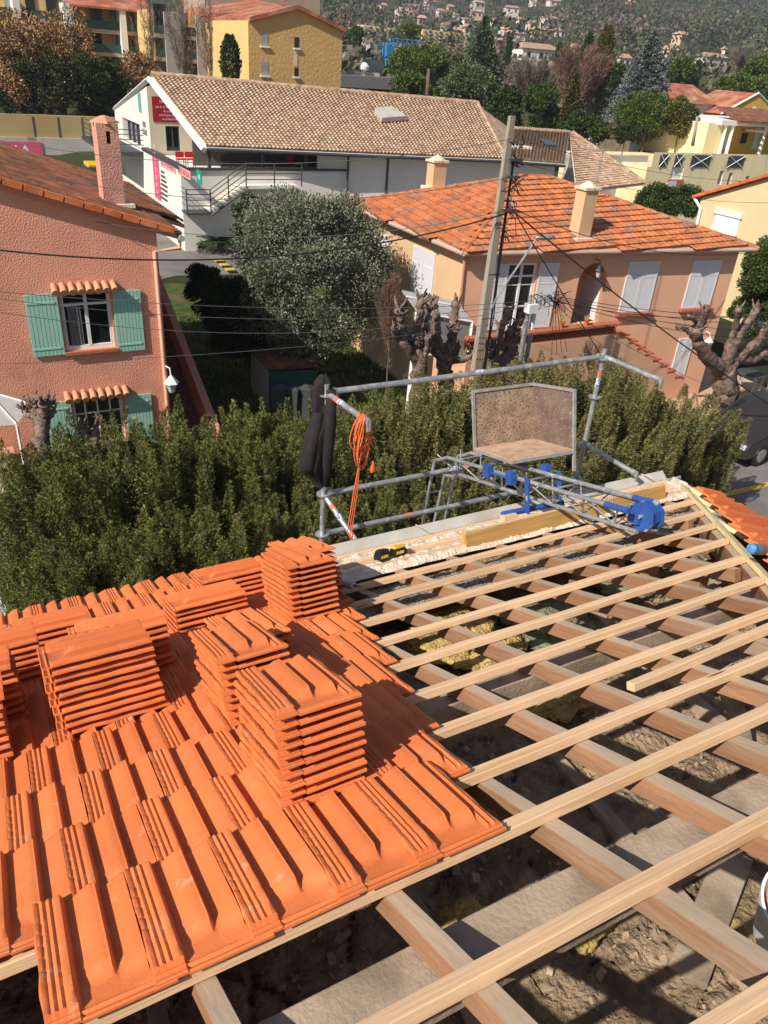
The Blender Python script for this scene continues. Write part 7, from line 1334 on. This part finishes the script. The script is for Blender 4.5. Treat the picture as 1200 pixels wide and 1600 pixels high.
# ---- woods covering the hillside, one mass
rs = np.random.RandomState(21); Ps = []; Ds = []; Ls = []; Ms = []; cnt = 0
bx = [(x, y, w_, d) for x, y, w_, d in wood_boxes]
while cnt < 9500:
    az = R_(rs.uniform(8, 66)); d = 118 * (1450 / 118) ** (rs.uniform(0, 1) ** .85); X, Y = d * math.sin(az), d * math.cos(az); z = terr(X, Y); sx, sy = prj((X, Y, z))
    if not (505 < sx < 1240 and -60 < sy < 240): cnt += 1; continue
    r = rs.uniform(1.8, 4.6) * (1 + d / 1500); hgt = r * rs.uniform(.9, 1.5); pr = F * r / d; ph_ = F * hgt * 1.8 / d
    if any(d < bd + 25 and abs(sx - x) < w_ / 2 + pr and sy - ph_ < y + 9 and sy > y - 6 for x, y, w_, bd in bx) and rs.uniform() < .93: cnt += 1; continue
    t = nv((X, Y, 0), 1 / 45.) + nv((X, Y, 3), 1 / 160.) + rs.uniform(-.35, .35); up_ = d > 480
    k = (0 if t < -.05 else 1 if t < .22 else 4) if up_ else (0 if t < -.25 else 1 if t < 0 else 2 if t < .22 else 3 if t < .4 else 4)
    n_ = int(70 if d < 300 else 48); dd_ = sph(rs, n_); dd_[:, 2] = np.abs(dd_[:, 2]) * 1.0 - .25; lump_ = 1 + .25 * np.sin(dd_[:, 0] * 4 + cnt) * np.cos(dd_[:, 1] * 4 + cnt * 2)
    cyp = rs.uniform() < .05 and d < 500
    sc3 = np.array([r, r, hgt]) if not cyp else np.array([r * .3, r * .3, hgt * 1.9])
    Ps.append(np.array([X, Y, z + hgt * .6]) + dd_ * sc3 * (lump_ * rs.uniform(.7, 1.05, n_))[:, None]); Ds.append(dd_ + rs.normal(0, .6, (n_, 3))); Ls.append(np.full(n_, max(r * .34, 2.2 * d / 769))); Ms.append(np.full(n_, 0 if cyp else k)); cnt += 1
P = np.concatenate(Ps); D = np.concatenate(Ds); Ln = np.concatenate(Ls); Mi = np.concatenate(Ms)
me = leaf_mesh('hillside_woods', P, D, Ln, Ln * .34, [leafmat('hill_dark_green', (.030, .044, .024), (.075, .092, .044), ms=.05, var=.18), leafmat('hill_olive_green', (.05, .06, .028), (.12, .125, .05), ms=.05, var=.18), leafmat('hill_grey_brown', (.085, .072, .058), (.19, .155, .12), ms=.05, var=.18), leafmat('hill_purple_brown', (.09, .06, .05), (.17, .12, .10), ms=.05, var=.18), leafmat('hill_mid_green', (.04, .052, .025), (.095, .105, .045), ms=.05, var=.18)], Mi)
o = bpy.data.objects.new('hillside_woods', me); COL.objects.link(o); tag(o, 'mixed evergreen and bare woods covering the hillside', None, None, 'stuff')
# grass tufts in the garden and bank vegetation
rs = np.random.RandomState(5); n_ = 30000; X = rs.uniform(4, 13, n_); Y = rs.uniform(13, 30, n_); P = np.stack([X, Y, np.full(n_, GZ)], 1); D = np.stack([rs.normal(0, .4, n_), rs.normal(0, .4, n_), np.ones(n_)], 1)
o = bpy.data.objects.new('garden_grass', leaf_mesh('garden_grass', P, D, rs.uniform(.06, .2, n_), .02, leafmat('grass_blade', (.05, .08, .015), (.13, .16, .04)))); COL.objects.link(o); tag(o, 'rough grass of the garden between the houses', None, None, 'stuff')

# ================================================================ AIR
hzm = bpy.data.materials.new('thin_air_haze'); hzm.use_nodes = True; t = hzm.node_tree; t.nodes.remove(t.nodes['Principled BSDF']); pv = t.nodes.new('ShaderNodeVolumePrincipled'); pv.inputs['Density'].default_value = .00028; pv.inputs['Color'].default_value = (.80, .86, .95, 1); t.links.new(pv.outputs[0], t.nodes['Material Output'].inputs['Volume'])
o = MB().box2((-2500, -400, GZ - 1.5), (2600, 2500, 230)).build('haze', hzm); tag(o, 'thin pale haze in the air over the valley', None, None, 'stuff')
